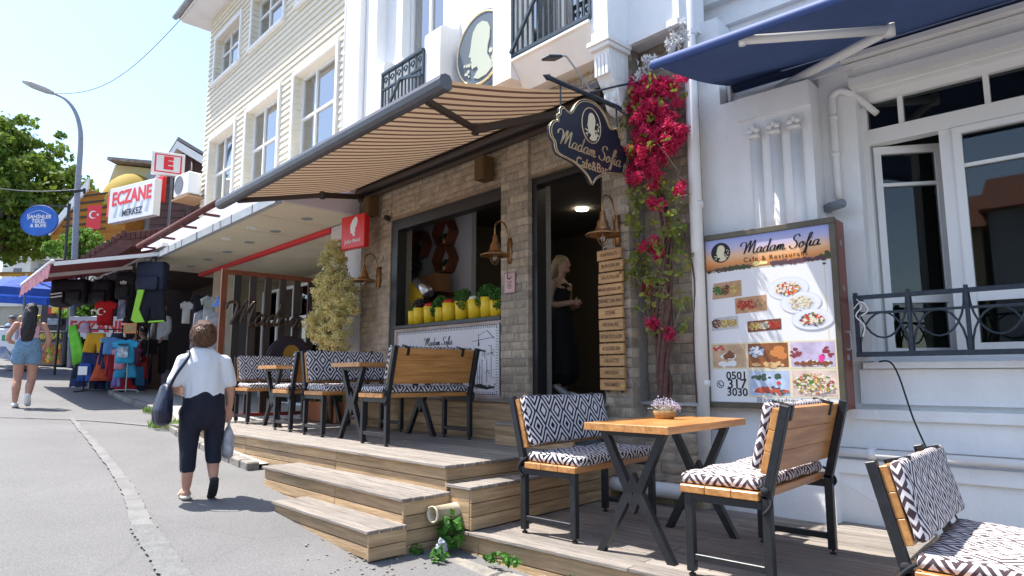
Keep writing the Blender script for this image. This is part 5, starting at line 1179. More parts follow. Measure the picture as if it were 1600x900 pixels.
# ================================================================== PEOPLE
def organic(name, m, parent, lofts, ells=(), voxel=.01, smooth=4, fn=None, **kw):
    b = MB()
    for pts, rad in lofts:
        b.loft(cr(pts, 3) if len(pts) > 2 else pts, [tuple(np.interp(i/3 if len(pts) > 2 else i, range(len(pts)), [ (r[a] if isinstance(r, tuple) else r) for r in rad]) for a in (0, 1)) for i in range((len(pts)-1)*3+1 if len(pts) > 2 else 2)], 14, xdir=(1, .05, .03))
        for p, r in ((pts[0], rad[0]), (pts[-1], rad[-1])):
            r = r if isinstance(r, tuple) else (r, r); b.ell(p, (r[0]*.98, r[1]*.98, min(r)*.7), 10)
    for c, r in ells: b.ell(c, r, 12)
    me = b.mesh('tmp', m); o = bpy.data.objects.new('tmp', me); col.objects.link(o)
    md_ = o.modifiers.new('r', 'REMESH'); md_.mode = 'VOXEL'; md_.voxel_size = voxel; md_.use_smooth_shade = True
    s_ = o.modifiers.new('s', 'SMOOTH'); s_.iterations = smooth; s_.factor = .5
    dg = bpy.context.evaluated_depsgraph_get(); me2 = bpy.data.meshes.new_from_object(o.evaluated_get(dg)); bpy.data.objects.remove(o)
    if fn:
        for v in me2.vertices: v.co = fn(v.co.copy())
    me2.name = name; me2.materials.clear(); me2.materials.append(m); me2.polygons.foreach_set('use_smooth', [True]*len(me2.polygons))
    return obj(name, me2, parent, **kw)
def hand(w_, d, nrm, s=1., curl=.5):
    """wrist, direction, palm normal -> lofts for palm, four fingers and a thumb"""
    w_ = Vector(w_); d = Vector(d).normalized(); n = Vector(nrm).normalized(); x = d.cross(n).normalized(); L = []
    L.append(([w_, w_+d*.04*s, w_+d*.085*s], [(.022*s, .016*s), (.034*s, .014*s), (.036*s, .013*s)]))
    for i, (k, ln_) in enumerate(((-1.5, .058), (-.5, .07), (.5, .075), (1.5, .066))):
        p = w_+d*.085*s+x*k*.019*s; q = p+(d*math.cos(curl)+n*math.sin(curl)).normalized()*ln_*.5*s; r = q+(d*math.cos(curl*2.2)+n*math.sin(curl*2.2)).normalized()*ln_*.5*s
        L.append(([p, q, r], [.0098*s, .0092*s, .008*s]))
    p = w_+d*.03*s+x*.028*s; L.append(([p, p+(d*.7+x*.6+n*.4).normalized()*.035*s, p+(d*.95+x*.5+n*.6).normalized()*.062*s], [.012*s, .011*s, .009*s]))
    return L
def rough_hair(k, f):
    def fn(p): return p*(1+0)+Vector((noise.noise(p*f), noise.noise(p*f+Vector((9, 0, 0))), noise.noise(p*f+Vector((0, 9, 0)))))*k
    return fn
# --- older woman walking away
WMX, WMY = -5.67, 2.40
wo = thing('person', 'woman in white blouse and navy cropped trousers walking away with bags', 'person', (WMX, WMY, gz(WMX)+.002), R_(75))
wo.scale = (.91, .91, 1.0)
body = [([(0.02, 0, .74), (0.01, 0, .9), (0, 0, 1.05), (-.01, 0, 1.16)], [(.15, .12), (.14, .12), (.15, .11), (.10, .07)]),
        ([(-.01, 0, 1.15), (-.015, .02, 1.24)], [.050, .048]),
        ([(-.09, 0, .70), (-.085, .02, .40), (-.085, -.03, .25), (-.085, -.02, .09)], [.10, .062, .056, .036]),
        ([(.12, 0, .70), (.12, .04, .42), (.12, -.05, .27), (.12, -.13, .15)], [.10, .062, .055, .034]),
        ([(-.085, -.04, .05), (-.09, .04, .04), (-.095, .13, .025)], [(.036, .035), (.042, .03), (.036, .018)]),
        ([(.12, -.15, .13), (.12, -.10, .06), (.12, -.03, .025)], [(.034, .03), (.040, .028), (.034, .02)]),
        ([(-.17, 0, 1.12), (-.24, -.01, .92), (-.16, .15, .86)], [.055, .045, .032]),
        ([(.18, 0, 1.12), (.235, 0, .90), (.245, .03, .72)], [.055, .045, .030])]
body += hand((.245, .03, .715), (.02, .02, -1), (-.3, 1, 0), .95, .75) + hand((-.16, .15, .86), (.5, .6, .1), (0, 0, -1), .9, .7)
organic('body', SKIN, wo, body, [((-.02, .035, 1.335), (.072, .088, .10)), ((-.02, .125, 1.32), (.012, .016, .014)), ((-.092, .03, 1.33), (.01, .02, .026)), ((.052, .03, 1.33), (.01, .02, .026)), ((-.02, .09, 1.275), (.03, .03, .02))], .0075, 3)
face = MB()
for s_ in (-1, 1): face.ell((-.02+s_*.028, .118, 1.35), (.011, .006, .007), 8)
face.ell((-.02, .120, 1.29), (.018, .006, .005), 8); face.build('eyes_and_mouth', mat('dark_lip', (.16, .05, .05)), wo, smooth=True)
WBL = mat('white_blouse', (.80, .80, .80), (.74, .75, .77), scale=6, rough=.85, bump=.7, bscale=9, trans=.08)
def folds(k, f, ax=2):
    def fn(p): return p+Vector((p.x, p.y, 0)).normalized()*k*noise.noise(Vector((p.x*f, p.y*f, p.z*f*.35)))
    return fn
organic('blouse', WBL, wo, [([(0.015, 0, .80), (0.015, 0, .90), (0, 0, 1.0), (-.005, 0, 1.10), (-.01, .0, 1.165), (-.01, .01, 1.195)], [(.18, .152), (.178, .152), (.172, .14), (.18, .125), (.15, .085), (.12, .07)]),
        ([(-.16, 0, 1.125), (-.205, 0, 1.02), (-.235, -.01, .94)], [.068, .07, .072]), ([(.17, 0, 1.125), (.205, 0, 1.02), (.23, 0, .93)], [.066, .067, .068])], (), .011, 4, folds(.016, 13))
NAVT = mat('navy_trousers', (.006, .007, .018), (.010, .012, .026), scale=8, rough=.8, bump=.4, bscale=12)
organic('trousers', NAVT, wo, [([(0.02, 0, .86), (0.02, -.01, .74), (0.02, 0, .64)], [(.17, .145), (.188, .16), (.16, .14)]),
        ([(-.085, 0, .70), (-.085, .01, .52), (-.085, .0, .38), (-.085, -.02, .235)], [(.105, .13), (.090, .102), (.076, .084), (.068, .073)]), ([(.12, 0, .70), (.122, .02, .55), (.12, .01, .42), (.12, -.045, .30)], [(.102, .13), (.088, .10), (.076, .084), (.068, .073)])], (), .011, 3, folds(.010, 14))
HB = mat('brown_hair', (.13, .05, .022), (.045, .018, .009), scale=22, stretch=(4, 4, 1), rough=.55, bump=1., bscale=45)
organic('hair', HB, wo, [], [((-.02, .0, 1.365), (.105, .11, .10)), ((-.02, -.05, 1.32), (.108, .075, .09)), ((-.09, .0, 1.31), (.045, .07, .07)), ((.05, .0, 1.31), (.045, .07, .07)), ((-.02, -.05, 1.265), (.07, .04, .04))], .010, 3, rough_hair(.016, 17))
hb_ = MB(); rr = random.Random(17)
for i in range(1500):
    d = Vector((rr.gauss(0, 1), rr.gauss(0, 1)-.3, rr.gauss(0, 1))).normalized(); base = Vector((-.02, -.005, 1.335)); p = base+Vector((d.x*.110, d.y*.115, d.z*.108))
    if p.z < 1.25 or (p.y > .08 and p.z < 1.38): continue
    tn = d.cross(Vector((rr.gauss(0, .4), rr.gauss(0, .4), 1))).normalized(); dn = (Vector((0, -.2, -1))-d*Vector((0, -.2, -1)).dot(d)).normalized(); L_ = rr.uniform(.03, .06); q = p+(dn*.9+tn*rr.uniform(-.3, .3))*L_*.5+d*.006; r_ = p+(dn*.9+tn*rr.uniform(-.5, .5))*L_-d*.004; s_ = tn*.0018
    hb_.add([p-s_, p+s_, q+s_*1.3, r_, q-s_*1.3], [(0, 1, 2, 4), (4, 2, 3)])
hb_.build('hair_curls', mat('hair_light', (.20, .085, .036), (.07, .03, .014), scale=60, rough=.45), wo, kind='stuff')
organic('sandal', mat('sandal_beige', (.62, .55, .42), rough=.6), wo, [([(-.085, -.07, .018), (-.09, .04, .018), (-.095, .15, .018)], [(.040, .018), (.044, .018), (.038, .016)]), ([(-.135, .03, .03), (-.09, .03, .078), (-.045, .03, .03)], [.016, .016, .016])], (), .007, 2)
organic('shoe', mat('black_sole', (.02, .02, .022), rough=.7), wo, [([(.12, -.18, .165), (.12, -.135, .08), (.122, -.06, .014), (.122, .0, .012)], [(.040, .018), (.044, .018), (.042, .018), (.034, .016)])], (), .007, 2)
hb = thing('handbag', 'slouchy navy tote bag hanging from the walking woman\'s left shoulder', 'handbag', (WMX, WMY, gz(WMX)), R_(75)); hb.scale = (.91, .91, 1.0)
organic('bag_body', mat('navy_leather', (.012, .014, .036), rough=.42, bump=.5, bscale=12), hb, [([(-.30, -.02, .90), (-.31, -.02, .82), (-.32, -.02, .72), (-.31, -.02, .64)], [(.05, .10), (.07, .14), (.085, .16), (.075, .14)])], (), .010, 4, folds(.02, 12))
b = MB(); b.loft(cr([(-.29, -.10, .88), (-.24, -.13, 1.0), (-.15, -.11, 1.14), (-.14, .0, 1.20), (-.17, .08, 1.1), (-.27, .06, .9)], 5), [(.013, .005)]*26, 6, xdir=(1, 0, 0)); b.build('strap', mat('navy_leather', (.012, .014, .036)), hb, smooth=True)
pb_ = thing('plastic_bag', 'crinkled clear grey plastic bag in the walking woman\'s right hand', 'bag', (WMX, WMY, gz(WMX)), R_(75)); pb_.scale = (.91, .91, 1.0)
PLB = mat('crinkled_plastic', (.30, .30, .33), (.62, .62, .64), scale=14, rough=.25, bump=1., bscale=28, trans=.25)
organic('bag_body', PLB, pb_, [([(.25, .03, .555), (.25, .03, .48), (.25, .03, .40), (.25, .03, .33)], [(.03, .035), (.052, .075), (.056, .085), (.05, .08)])], (), .008, 2, folds(.014, 20))
b = MB()
for s_ in (-1, 1): b.loft(cr([(.25, .03+s_*.04, .54), (.25, .03+s_*.03, .60), (.25, .035, .635)], 4), [(.008, .003)]*9, 5, xdir=(1, 0, 0))
b.build('handles', PLB, pb_, smooth=True); b = MB(); b.box(.192, .197, .0, .07, .42, .47); b.build('print', GREYM, pb_)
# --- girl in denim shorts
GX, GY_ = -13.2, 2.72
gi = thing('person', 'young woman with long black hair, pink top and denim shorts walking up the street', 'person', (GX, GY_, gz(GX)+.004), R_(72))
body = [([(0, 0, .92), (0, 0, 1.12), (0, 0, 1.30), (0, -.01, 1.39)], [(.155, .11), (.13, .10), (.155, .10), (.11, .06)]), ([(0, 0, 1.38), (0, .015, 1.48)], [.046, .045]),
        ([(-.095, 0, .86), (-.10, .02, .48), (-.10, -.04, .32), (-.10, -.03, .09)], [.098, .062, .062, .036]), ([(.085, 0, .86), (.085, .04, .48), (.08, -.06, .34), (.075, -.16, .15)], [.098, .062, .062, .036]),
        ([(-.175, -.01, 1.355), (-.27, -.05, 1.10), (-.14, .14, 1.04)], [.05, .042, .03]), ([(.175, -.01, 1.355), (.28, -.05, 1.10), (.20, .12, .92)], [.05, .042, .03])]
body += hand((-.14, .14, 1.04), (.6, .5, 0), (0, 0, 1), .95) + hand((.20, .12, .92), (-.2, .5, -.4), (0, -.3, 1), .95)
organic('body', SKIN, gi, body, [((0, .03, 1.575), (.075, .092, .11)), ((0, .125, 1.565), (.011, .014, .014)), ((-.075, .02, 1.57), (.01, .018, .025)), ((.075, .02, 1.57), (.01, .018, .025))], .009, 3)
organic('shorts', mat('denim', (.12, .22, .34), (.20, .31, .42), scale=30, rough=.9, bump=.4, bscale=80), gi, [([(0, 0, 1.11), (0, -.01, 1.0), (0, -.01, .90)], [(.145, .115), (.185, .15), (.19, .15)]), ([(-.095, 0, .92), (-.102, .0, .75)], [(.112, .12), (.115, .115)]), ([(.09, 0, .92), (.095, .01, .75)], [(.112, .12), (.115, .115)])], (), .012, 3, folds(.006, 20))
organic('top', mat('pink_top', (.66, .40, .52), rough=.9), gi, [([(0, 0, 1.10), (0, 0, 1.20), (0, 0, 1.29)], [(.138, .108), (.140, .108), (.16, .112)])], (), .012, 3)
organic('hair', mat('black_hair', (.012, .009, .010), (.022, .016, .016), scale=20, stretch=(8, 8, .5), rough=.35, bump=.8, bscale=30), gi, [([(0, .0, 1.62), (0, -.07, 1.50), (0, -.11, 1.35), (-.01, -.125, 1.2), (-.01, -.12, 1.07)], [(.09, .09), (.10, .06), (.105, .045), (.10, .04), (.075, .025)])], [((0, .01, 1.61), (.095, .105, .10))], .011, 2, rough_hair(.012, 16))
organic('shoe', mat('white_sneaker', (.75, .76, .76), rough=.6), gi, [([(-.10, -.07, .04), (-.10, .05, .045), (-.105, .15, .03)], [(.042, .042), (.046, .045), (.042, .028)])], (), .009, 2)
organic('shoe', mat('white_sneaker', (.75, .76, .76), rough=.6), gi, [([(.075, -.20, .20), (.078, -.14, .10), (.08, -.07, .035)], [(.042, .042), (.048, .042), (.042, .028)])], (), .009, 2)
# --- waitress in the doorway
DX, DY = -4.60, 5.92
dw = thing('person', 'blonde woman in a long black dress standing inside the cafe door with folded hands', 'person', (DX, DY, 1.263), R_(-82))
body = [([(0, 0, .90), (0, 0, 1.08), (0, 0, 1.22), (0, -.01, 1.32)], [(.14, .11), (.115, .09), (.14, .10), (.11, .06)]), ([(0, -.01, 1.31), (0, .015, 1.41)], [.045, .043]),
        ([(-.08, 0, .82), (-.08, .02, .45), (-.08, -.02, .3), (-.08, -.02, .08)], [.09, .055, .055, .033]), ([(.08, 0, .82), (.08, .10, .48), (.08, .06, .30), (.08, .0, .14)], [.09, .055, .055, .033]),
        ([(-.08, -.04, .04), (-.08, .12, .025)], [(.035, .03), (.035, .02)]), ([(.08, -.02, .12), (.08, .10, .04)], [(.035, .03), (.035, .02)]),
        ([(-.17, 0, 1.285), (-.21, -.02, 1.04), (-.05, .20, 1.04)], [.046, .040, .028]), ([(.17, 0, 1.285), (.21, -.02, 1.04), (.06, .19, 1.06)], [.046, .040, .028])]
body += hand((-.05, .20, 1.04), (.8, .5, .1), (.3, -1, .2), .95, .8) + hand((.06, .19, 1.06), (-.8, .5, 0), (-.3, -1, 0), .95, .8)
organic('body', SKINL, dw, body, [((0, .025, 1.50), (.07, .088, .105)), ((0, .115, 1.49), (.010, .016, .014)), ((0, .085, 1.43), (.03, .03, .02))], .008, 3)
face = MB()
for s_ in (-1, 1): face.ell((s_*.028, .104, 1.515), (.010, .006, .006), 8)
face.ell((0, .112, 1.455), (.016, .006, .004), 8); face.build('eyes_and_mouth', mat('dark_lip', (.16, .05, .05)), dw, smooth=True)
organic('dress', mat('black_dress', (.008, .008, .009), rough=.8), dw, [([(0, 0, .26), (0, .01, .55), (0, 0, .88), (0, 0, 1.06), (0, .0, 1.20), (0, .01, 1.245)], [(.20, .20), (.19, .18), (.165, .14), (.125, .10), (.15, .11), (.13, .09)]), ([(-.075, .06, 1.22), (-.08, .0, 1.335), (-.075, -.07, 1.25)], [.007, .007, .007]), ([(.075, .06, 1.22), (.08, .0, 1.335), (.075, -.07, 1.25)], [.007, .007, .007])], (), .010, 2, folds(.012, 9))
organic('hair', mat('blonde_hair', (.50, .36, .20), (.26, .17, .09), scale=20, stretch=(8, 8, .6), rough=.5, bump=.8, bscale=25), dw, [([(0, -.02, 1.55), (0, -.08, 1.42), (-.02, -.11, 1.28), (-.03, -.12, 1.12)], [(.085, .075), (.10, .06), (.10, .045), (.06, .025)])], [((0, .0, 1.54), (.09, .095, .085))], .010, 2, rough_hair(.012, 16))
organic('shoe', mat('white_sneaker', (.75, .76, .76)), dw, [([(-.08, -.05, .035), (-.08, .04, .035), (-.08, .13, .025)], [(.038, .035), (.04, .036), (.036, .025)])], (), .009, 2); organic('shoe', mat('white_sneaker', (.75, .76, .76)), dw, [([(.08, -.03, .13), (.08, .04, .075), (.08, .12, .04)], [(.038, .035), (.04, .036), (.036, .025)])], (), .009, 2)
# --- seated man with his chair
SX, SY = -15.9, 5.50; sz = gz(SX)+.06
se = thing('person', 'seated man in a pale tee and blue shorts resting his chin on his hand', 'person', (SX, SY, sz), R_(128))
body = [([(0, 0, .50), (0, .03, .75), (0, .08, .95), (0, .10, 1.02)], [(.16, .13), (.16, .12), (.17, .11), (.12, .07)]), ([(0, .11, 1.02), (0, .17, 1.12)], [.05, .05]),
        ([(-.09, .02, .50), (-.12, .45, .50), (-.12, .48, .25), (-.12, .46, .08)], [.09, .065, .055, .036]), ([(.09, .02, .50), (.14, .45, .50), (.14, .60, .25), (.14, .66, .08)], [.09, .065, .055, .036]),
        ([(-.12, .43, .04), (-.12, .60, .025)], [(.038, .03), (.036, .02)]), ([(.14, .63, .04), (.14, .80, .03)], [(.038, .03), (.036, .02)]),
        ([(-.19, .09, .99), (-.20, .34, .82), (-.06, .30, 1.06)], [.05, .042, .03]), ([(.19, .09, .99), (.22, .28, .76), (.10, .46, .60)], [.05, .042, .03])]
body += hand((-.06, .30, 1.06), (.2, .0, 1), (0, -1, 0), .9) + hand((.10, .46, .60), (0, 1, -.2), (0, 0, -1), .9)
organic('body', SKIN, se, body, [((0, .20, 1.22), (.075, .09, .11))], .010, 3)
organic('shirt', mat('mint_tee', (.55, .66, .64), rough=.9), se, [([(0, -.01, .50), (0, .03, .75), (0, .08, .96), (0, .10, 1.03)], [(.18, .145), (.18, .14), (.185, .125), (.09, .06)]), ([(-.18, .09, .99), (-.2, .2, .89)], [.07, .075]), ([(.18, .09, .99), (.21, .18, .87)], [.07, .075])], (), .013, 3)
organic('shorts', mat('blue_shorts', (.06, .13, .24), rough=.9), se, [([(-.09, .0, .50), (-.12, .34, .50)], [.105, .09]), ([(.09, .0, .50), (.13, .34, .50)], [.105, .09])], (), .013, 3)
organic('hair', mat('black_hair', (.012, .009, .01)), se, [], [((0, .17, 1.26), (.085, .095, .085))], .012, 2)
chr_ = thing('chair', 'dark plastic chair under the seated man', 'chair', (SX, SY, sz), R_(128))
b = MB(); b.cbox(-.22, .22, -.2, .22, .38, .41, .01); b.build('seat', DARK, chr_); b = MB(); b.cbox(-.22, .22, -.24, -.21, .45, .85, .01); b.build('backrest', DARK, chr_)
for x in (-.2, .2):
    for y in (-.2, .2): b = MB(); b.cyl((x, y, 0), (x*.95, y*.95, .38 if y > 0 else .85), .014, n=8); b.build('leg', DARK, chr_)

# ================================================================== STREET AT THE LEFT
def pz(px, py, k, floor=False):
    p = at(px, py, k)
    return p
RF = math.atan2(rt.y, rt.x)      # heading of things that squarely face this end of the street
lp = thing('street_lamp', 'grey curved street lamp rising over the shop signs', 'street lamp', (-20.5, 5.2, gz(-20.5)))
def rel(p, t): return p-t.location
pts = [Vector((-20.5, 5.2, gz(-20.5)))]+[at(x, y, 17.5) for x, y in ((116, 420), (121, 300), (126, 225), (124, 195), (116, 172), (102, 155), (84, 146))]
b = MB(); b.loft([rel(p, lp) for p in cr(pts, 5)], [.085-.055*i/35 for i in range(36)], 10); b.build('pole', mat('lamp_grey', (.27, .30, .36), (.22, .25, .30), scale=10, rough=.5), lp, smooth=True)
b = MB(); a, c = rel(at(84, 146, 17.5), lp), rel(at(36, 127, 17.3), lp); b.loft([a, a.lerp(c, .25), a.lerp(c, .7), c], [(.05, .04), (.12, .07), (.15, .07), (.06, .04)], 12); b.build('lamp_head', mat('lamp_head', (.42, .43, .44), rough=.5), lp, smooth=True)
b = MB(); q = rel(at(123, 300, 17.3), lp); b.beam(q-Vector((.1, .1, 0)), q+Vector((.12, .1, .05)), .05, .05); b.cyl(q+Vector((.1, .1, -.04)), q+Vector((.1, .1, .10)), .03); b.build('insulator', INK, lp)
t = thing('overhead_wire', 'thin wire sagging from the street lamp to the cream building eave', 'wire', (0, 0, 0)); p0, p1 = at(84, 146, 17.5), bw(10.9, .5, 9.88); b = MB(); b.loft([p0.lerp(p1, i/16)-Vector((0, 0, 1.1*math.sin(math.pi*i/16)*.55)) for i in range(17)], .010, 4); b.build('wire', GREYM, t)
t = thing('overhead_wire', 'thin wire running left from the street lamp across the tree', 'wire', (0, 0, 0)); p0, p1 = at(123, 296, 17.4), at(-120, 262, 15); b = MB(); b.loft([p0.lerp(p1, i/12)-Vector((0, 0, .25*math.sin(math.pi*i/12))) for i in range(13)], .012, 4); b.build('wire', GREYM, t)
# trees
LEAF = mat('tree_leaf', (.07, .14, .015), (.19, .26, .03), scale=1.2, rough=.65, trans=.35, lo=.3, hi=.7)
BARK = mat('tree_bark', (.12, .09, .065), (.06, .045, .035), scale=14, rough=.95, bump=.8)
def tree(label, base, top, lumps, leafsz, seed, name='broadleaf_tree', m=None, tr=.22, per=44, cs=.32):
    t = thing(name, label, 'tree', base); rr = random.Random(seed); h = top-base; b = MB()
    b.loft(cr([Vector((0, 0, 0)), h*.35+Vector((.1, 0, 0)), h*.7, h], 4), [tr*(1-.7*i/12) for i in range(13)], 9)
    for c, R, n in lumps: b.loft(cr([h*.5, (h*.6+(c-base)*.4), c-base], 4), [tr*.45*(1-.8*i/8) for i in range(9)], 6)
    b.build('trunk', BARK, t, smooth=True); b = MB()
    for c, R, n in lumps: foliage(b, c-base, R, n, per, cs, leafsz, rr, .45)
    b.build('crown', m or LEAF, t, kind='stuff'); return t
g0 = Vector((-27.5, 4.2, gz(-27.5)))
tree('big leafy tree rising behind the street lamp at the left edge', g0, at(10, 300, 24), [(at(-40, 255, 24), (2.3, 2.3, 1.9), 110), (at(30, 245, 24), (1.5, 1.8, 1.5), 80), (at(70, 295, 23.5), (1.15, 1.4, 1.2), 66), (at(25, 330, 24), (2.0, 2.0, 1.4), 105), (at(85, 335, 23.5), (.95, 1.2, .9), 46), (at(10, 375, 24), (1.8, 1.9, .7), 66), (at(72, 378, 24), (1.1, 1.2, .5), 34), (at(10, 300, 25), (1.9, 1.2, 1.9), 70)], .21, 3, per=40)
g1 = Vector((-22.6, 6.3, gz(-22.6)))
tree('small bright green tree above the red shop awning', g1, at(125, 392, 19), [(at(105, 388, 19), (.55, .6, .38), 30), (at(140, 380, 19), (.6, .6, .42), 36), (at(165, 390, 19), (.35, .5, .3), 16), (at(125, 372, 19), (.35, .4, .25), 14)], .10, 4, 'small_tree', mat('bright_leaf', (.10, .22, .02), (.17, .30, .04), scale=3, rough=.6, trans=.35), .08, 44, .16)
t = thing('shrub', 'leafy shrub between the juice stand and the clothes racks', 'shrub', at(125, 560, 18)); b = MB(); rr = random.Random(4); foliage(b, at(122, 492, 18)-t.location, (.45, .4, .28), 30, 40, .13, .085, rr, .2); foliage(b, at(150, 475, 18)-t.location, (.3, .3, .15), 12, 40, .1, .085, rr, .2); b.build('crown', mat('bright_leaf', (.1, .2, .02)), t, kind='stuff'); b = MB(); b.loft([(0, 0, -.3), (0, 0, 1.1)], .03, 6); b.build('trunk', BARK, t)
t = thing('dark_tree', 'dark tree trunk and foliage below the blue umbrella', 'tree', at(45, 545, 26)); b = MB(); rr = random.Random(14); foliage(b, at(30, 455, 26)-t.location, (1.1, .8, .5), 30, 40, .25, .13, rr, .2); b.build('crown', LEAF, t, kind='stuff'); b = MB(); b.loft([(0, 0, -1), rel(at(45, 460, 26), t)], .14, 8); b.build('trunk', BARK, t)
# brown pharmacy house with gable
ph = thing('pharmacy_house', 'dark brown clapboard house with a white edged gable behind the pharmacy sign', 'building', at(262, 588, 19.5), RF)
K = 19.5/1030
def lx(px, y=0): return (px-262)*K
def lz(py): return (588-py)*K*1.0
BRN_ = mat('brown_clapboard', (.115, .065, .06), (.085, .05, .045), scale=4, rough=.8)
b = MB(); b.prism([(lx(215), lz(600)), (lx(330), lz(600)), (lx(330), lz(262)), (lx(262), lz(222)), (lx(215), lz(300))], 0, 5); b.build('wall', BRN_, ph)
for i in range(30):
    z0 = lz(600)+i*.115*1.9
    if z0 > lz(232): break
    zt = z0; xl = lx(215) if zt < lz(300) else lx(215)+(zt-lz(300))/(lz(222)-lz(300))*(lx(262)-lx(215)); xr = lx(330) if zt < lz(262) else lx(330)-(zt-lz(262))/(lz(222)-lz(262))*(lx(330)-lx(262))
    b = MB(); b.box(xl+.02, xr-.02, -.035, -.002, z0, z0+.20); b.build('clapboard', BRN_, ph)
for (a, c) in (((lx(208), lz(318)), (lx(262), lz(214))), ((lx(262), lz(214)), (lx(336), lz(258)))):
    b = MB(); b.beam((a[0], -.12, a[1]), (c[0], -.12, c[1]), .25, .16, upv=(0, 1, 0)) if False else b.prism([(a[0], a[1]-.22), (c[0], c[1]-.22), (c[0], c[1]+.02), (a[0], a[1]+.02)], -.40, .05); b.build('bargeboard', WHITE2, ph)
b = MB(); b.prism([(lx(204), lz(322)), (lx(262), lz(211)), (lx(340), lz(256)), (lx(340), lz(252)), (lx(262), lz(205)), (lx(200), lz(322))], -.35, 5.2); b.build('roof', mat('roof_grey', (.22, .20, .19), rough=.8), ph)
for x in (285, 292, 278): b = MB(); b.loft([(lx(x), -.25, lz(400)), (lx(x), -.25, lz(232 if x == 285 else 330))], .07 if x == 285 else .035, 8); b.build('stove_pipe', mat('pipe_brown', (.07, .04, .04)), ph, smooth=True)
SH = mat('brown_shingle', (.16, .07, .055), (.10, .045, .04), scale=8, rough=.85, bump=.6, rnd=.1)
b = MB(); b.prism([(lx(150), lz(432)), (lx(228), lz(378)), (lx(325), lz(366)), (lx(330), lz(372)), (lx(330), lz(395)), (lx(240), lz(398)), (lx(175), lz(440))], -1.6, -.05); b.build('porch_roof', SH, ph)
for i in range(11): x = lx(155+i*8); b = MB(); b.beam((lx(156+i*7), -1.62, lz(430-i*4.7)), (lx(156+i*7), -1.62, lz(421-i*4.7)), .11, .03, c=.005); b.build('shingle', SH, ph)
for i in range(13): b = MB(); b.beam((lx(234+i*7.4), -1.62, lz(388-i*1)), (lx(234+i*7.4), -1.62, lz(377-i*.9)), .12, .03, c=.005); b.build('shingle', SH, ph)
b = MB(); b.box(lx(170), lx(330), -.6, 0, lz(600), lz(440)); b.build('shop_front', mat('dark_shop', (.03, .02, .018), rough=.8), ph)
# pharmacy signs
es = thing('pharmacy_sign', 'white box sign reading ECZANE MERKEZ in red and black letters', 'sign', at(210, 316, 17), R_(12.2))
b = MB(); b.cbox(-1.0, 1.0, -.09, .09, -.47, .47, .01); b.build('box', PAPER, es)
b = MB()
for k in range(6): x = -.78+k*.28; b.prism([(x, -.32), (x+.13, -.02), (x+.20, -.02), (x+.14, -.34)], -.0935, -.0905)
b.build('grey_shading', mat('pale_blue_grey', (.45, .52, .62)), es)
text('ECZANE', .50, PRED, es, (0, -.094, .14), bold=.018, sx=.92); text('MERKEZ', .24, INK, es, (.08, -.095, -.28), bold=.004, sx=1.0)
t = thing('red_signboard', 'red sign board standing behind the white pharmacy sign', 'sign', at(212, 312, 17.6), R_(12.2)); b = MB(); b.cbox(-1.27, -.95, -.05, .05, -.35, .25, .01); b.build('left_panel', RED, t); b = MB(); b.cbox(.96, 1.25, -.05, .05, -.22, .45, .01); b.build('right_panel', RED, t); b = MB(); b.box(-.85, .86, .0, .04, .1, .14); b.build('crossbar', DARK, t)
t = thing('pharmacy_letter_sign', 'small white square sign with a red framed letter E', 'sign', at(263, 257, 17), R_(70)); b = MB(); b.cbox(-.38, .38, -.06, .06, -.30, .30, .01); b.build('box', PAPER, t)
b = MB()
for x0, x1, z0, z1 in ((-.31, .31, .21, .24), (-.31, .31, -.24, -.21), (-.31, -.275, -.21, .21), (.275, .31, -.21, .21)): b.box(x0, x1, -.065, -.0605, z0, z1)
b.build('red_border', PRED, t); text('E', .42, PRED, t, (0, -.065, 0), bold=.03)
b = MB(); b.loft([(.1, 0, -.30), (.1, .1, -1.6)], .03, 8); b.build('post', GREYM, t)
# air conditioner
ac = thing('air_conditioner', 'white air conditioner unit hung at the corner of the cream building', 'air conditioner', bw(10.45, .25, 5.75), BROT+R_(8)); b = MB(); b.cbox(-.36, .36, -.15, .15, -.25, .25, .02); b.build('casing', PVC, ac); b = MB(); b.lathe((-.1, -.155, 0), [(.0, 0), (.2, 0), (.21, .006)], 22, M=Matrix.Rotation(R_(90), 3, 'X')); b.build('fan_grille', GREYM, ac); b = MB(); b.box(-.4, .4, -.17, .35, -.33, -.29); b.build('bracket', mat('rusty_bracket', (.35, .22, .12)), ac)
# yellow house
K2 = 23/1030
yh = thing('yellow_house', 'yellow house with a tiled roof and rounded yellow awning beyond the pharmacy', 'building', at(190, 588, 23), RF)
def ax_(px): return (px-190)*K2
def az(py): return (588-py)*K2
b = MB(); b.prism([(ax_(136), az(600)), (ax_(245), az(600)), (ax_(245), az(256)), (ax_(153), az(246)), (ax_(136), az(304))], 0, 6); b.build('wall', mat('yellow_wall', (.66, .56, .30), (.58, .48, .26), scale=1, rough=.8), yh)
b = MB(); b.prism([(ax_(151), az(244)), (ax_(250), az(254)), (ax_(250), az(248)), (ax_(152), az(239))], -.45, 6.2); b.build('roof', mat('roof_tile', (.20, .13, .10), (.30, .28, .26), scale=5, rough=.9), yh)
b = MB(); b.box(ax_(212), ax_(252), -.25, -.02, az(600), az(262)); b.build('grey_wall', mat('grey_render', (.40, .42, .42), (.30, .31, .31), scale=2, rough=.9), yh)
b = MB(); vs = []; n1, n2 = 14, 8
for i in range(n1+1):
    for j in range(n2+1):
        a = math.pi*i/n1; e = math.pi/2*j/n2; vs.append((ax_(192)-math.cos(a)*math.sin(e)*.95, -.1-math.sin(a)*math.sin(e)*1.4, az(330)+math.cos(e)*1.45))
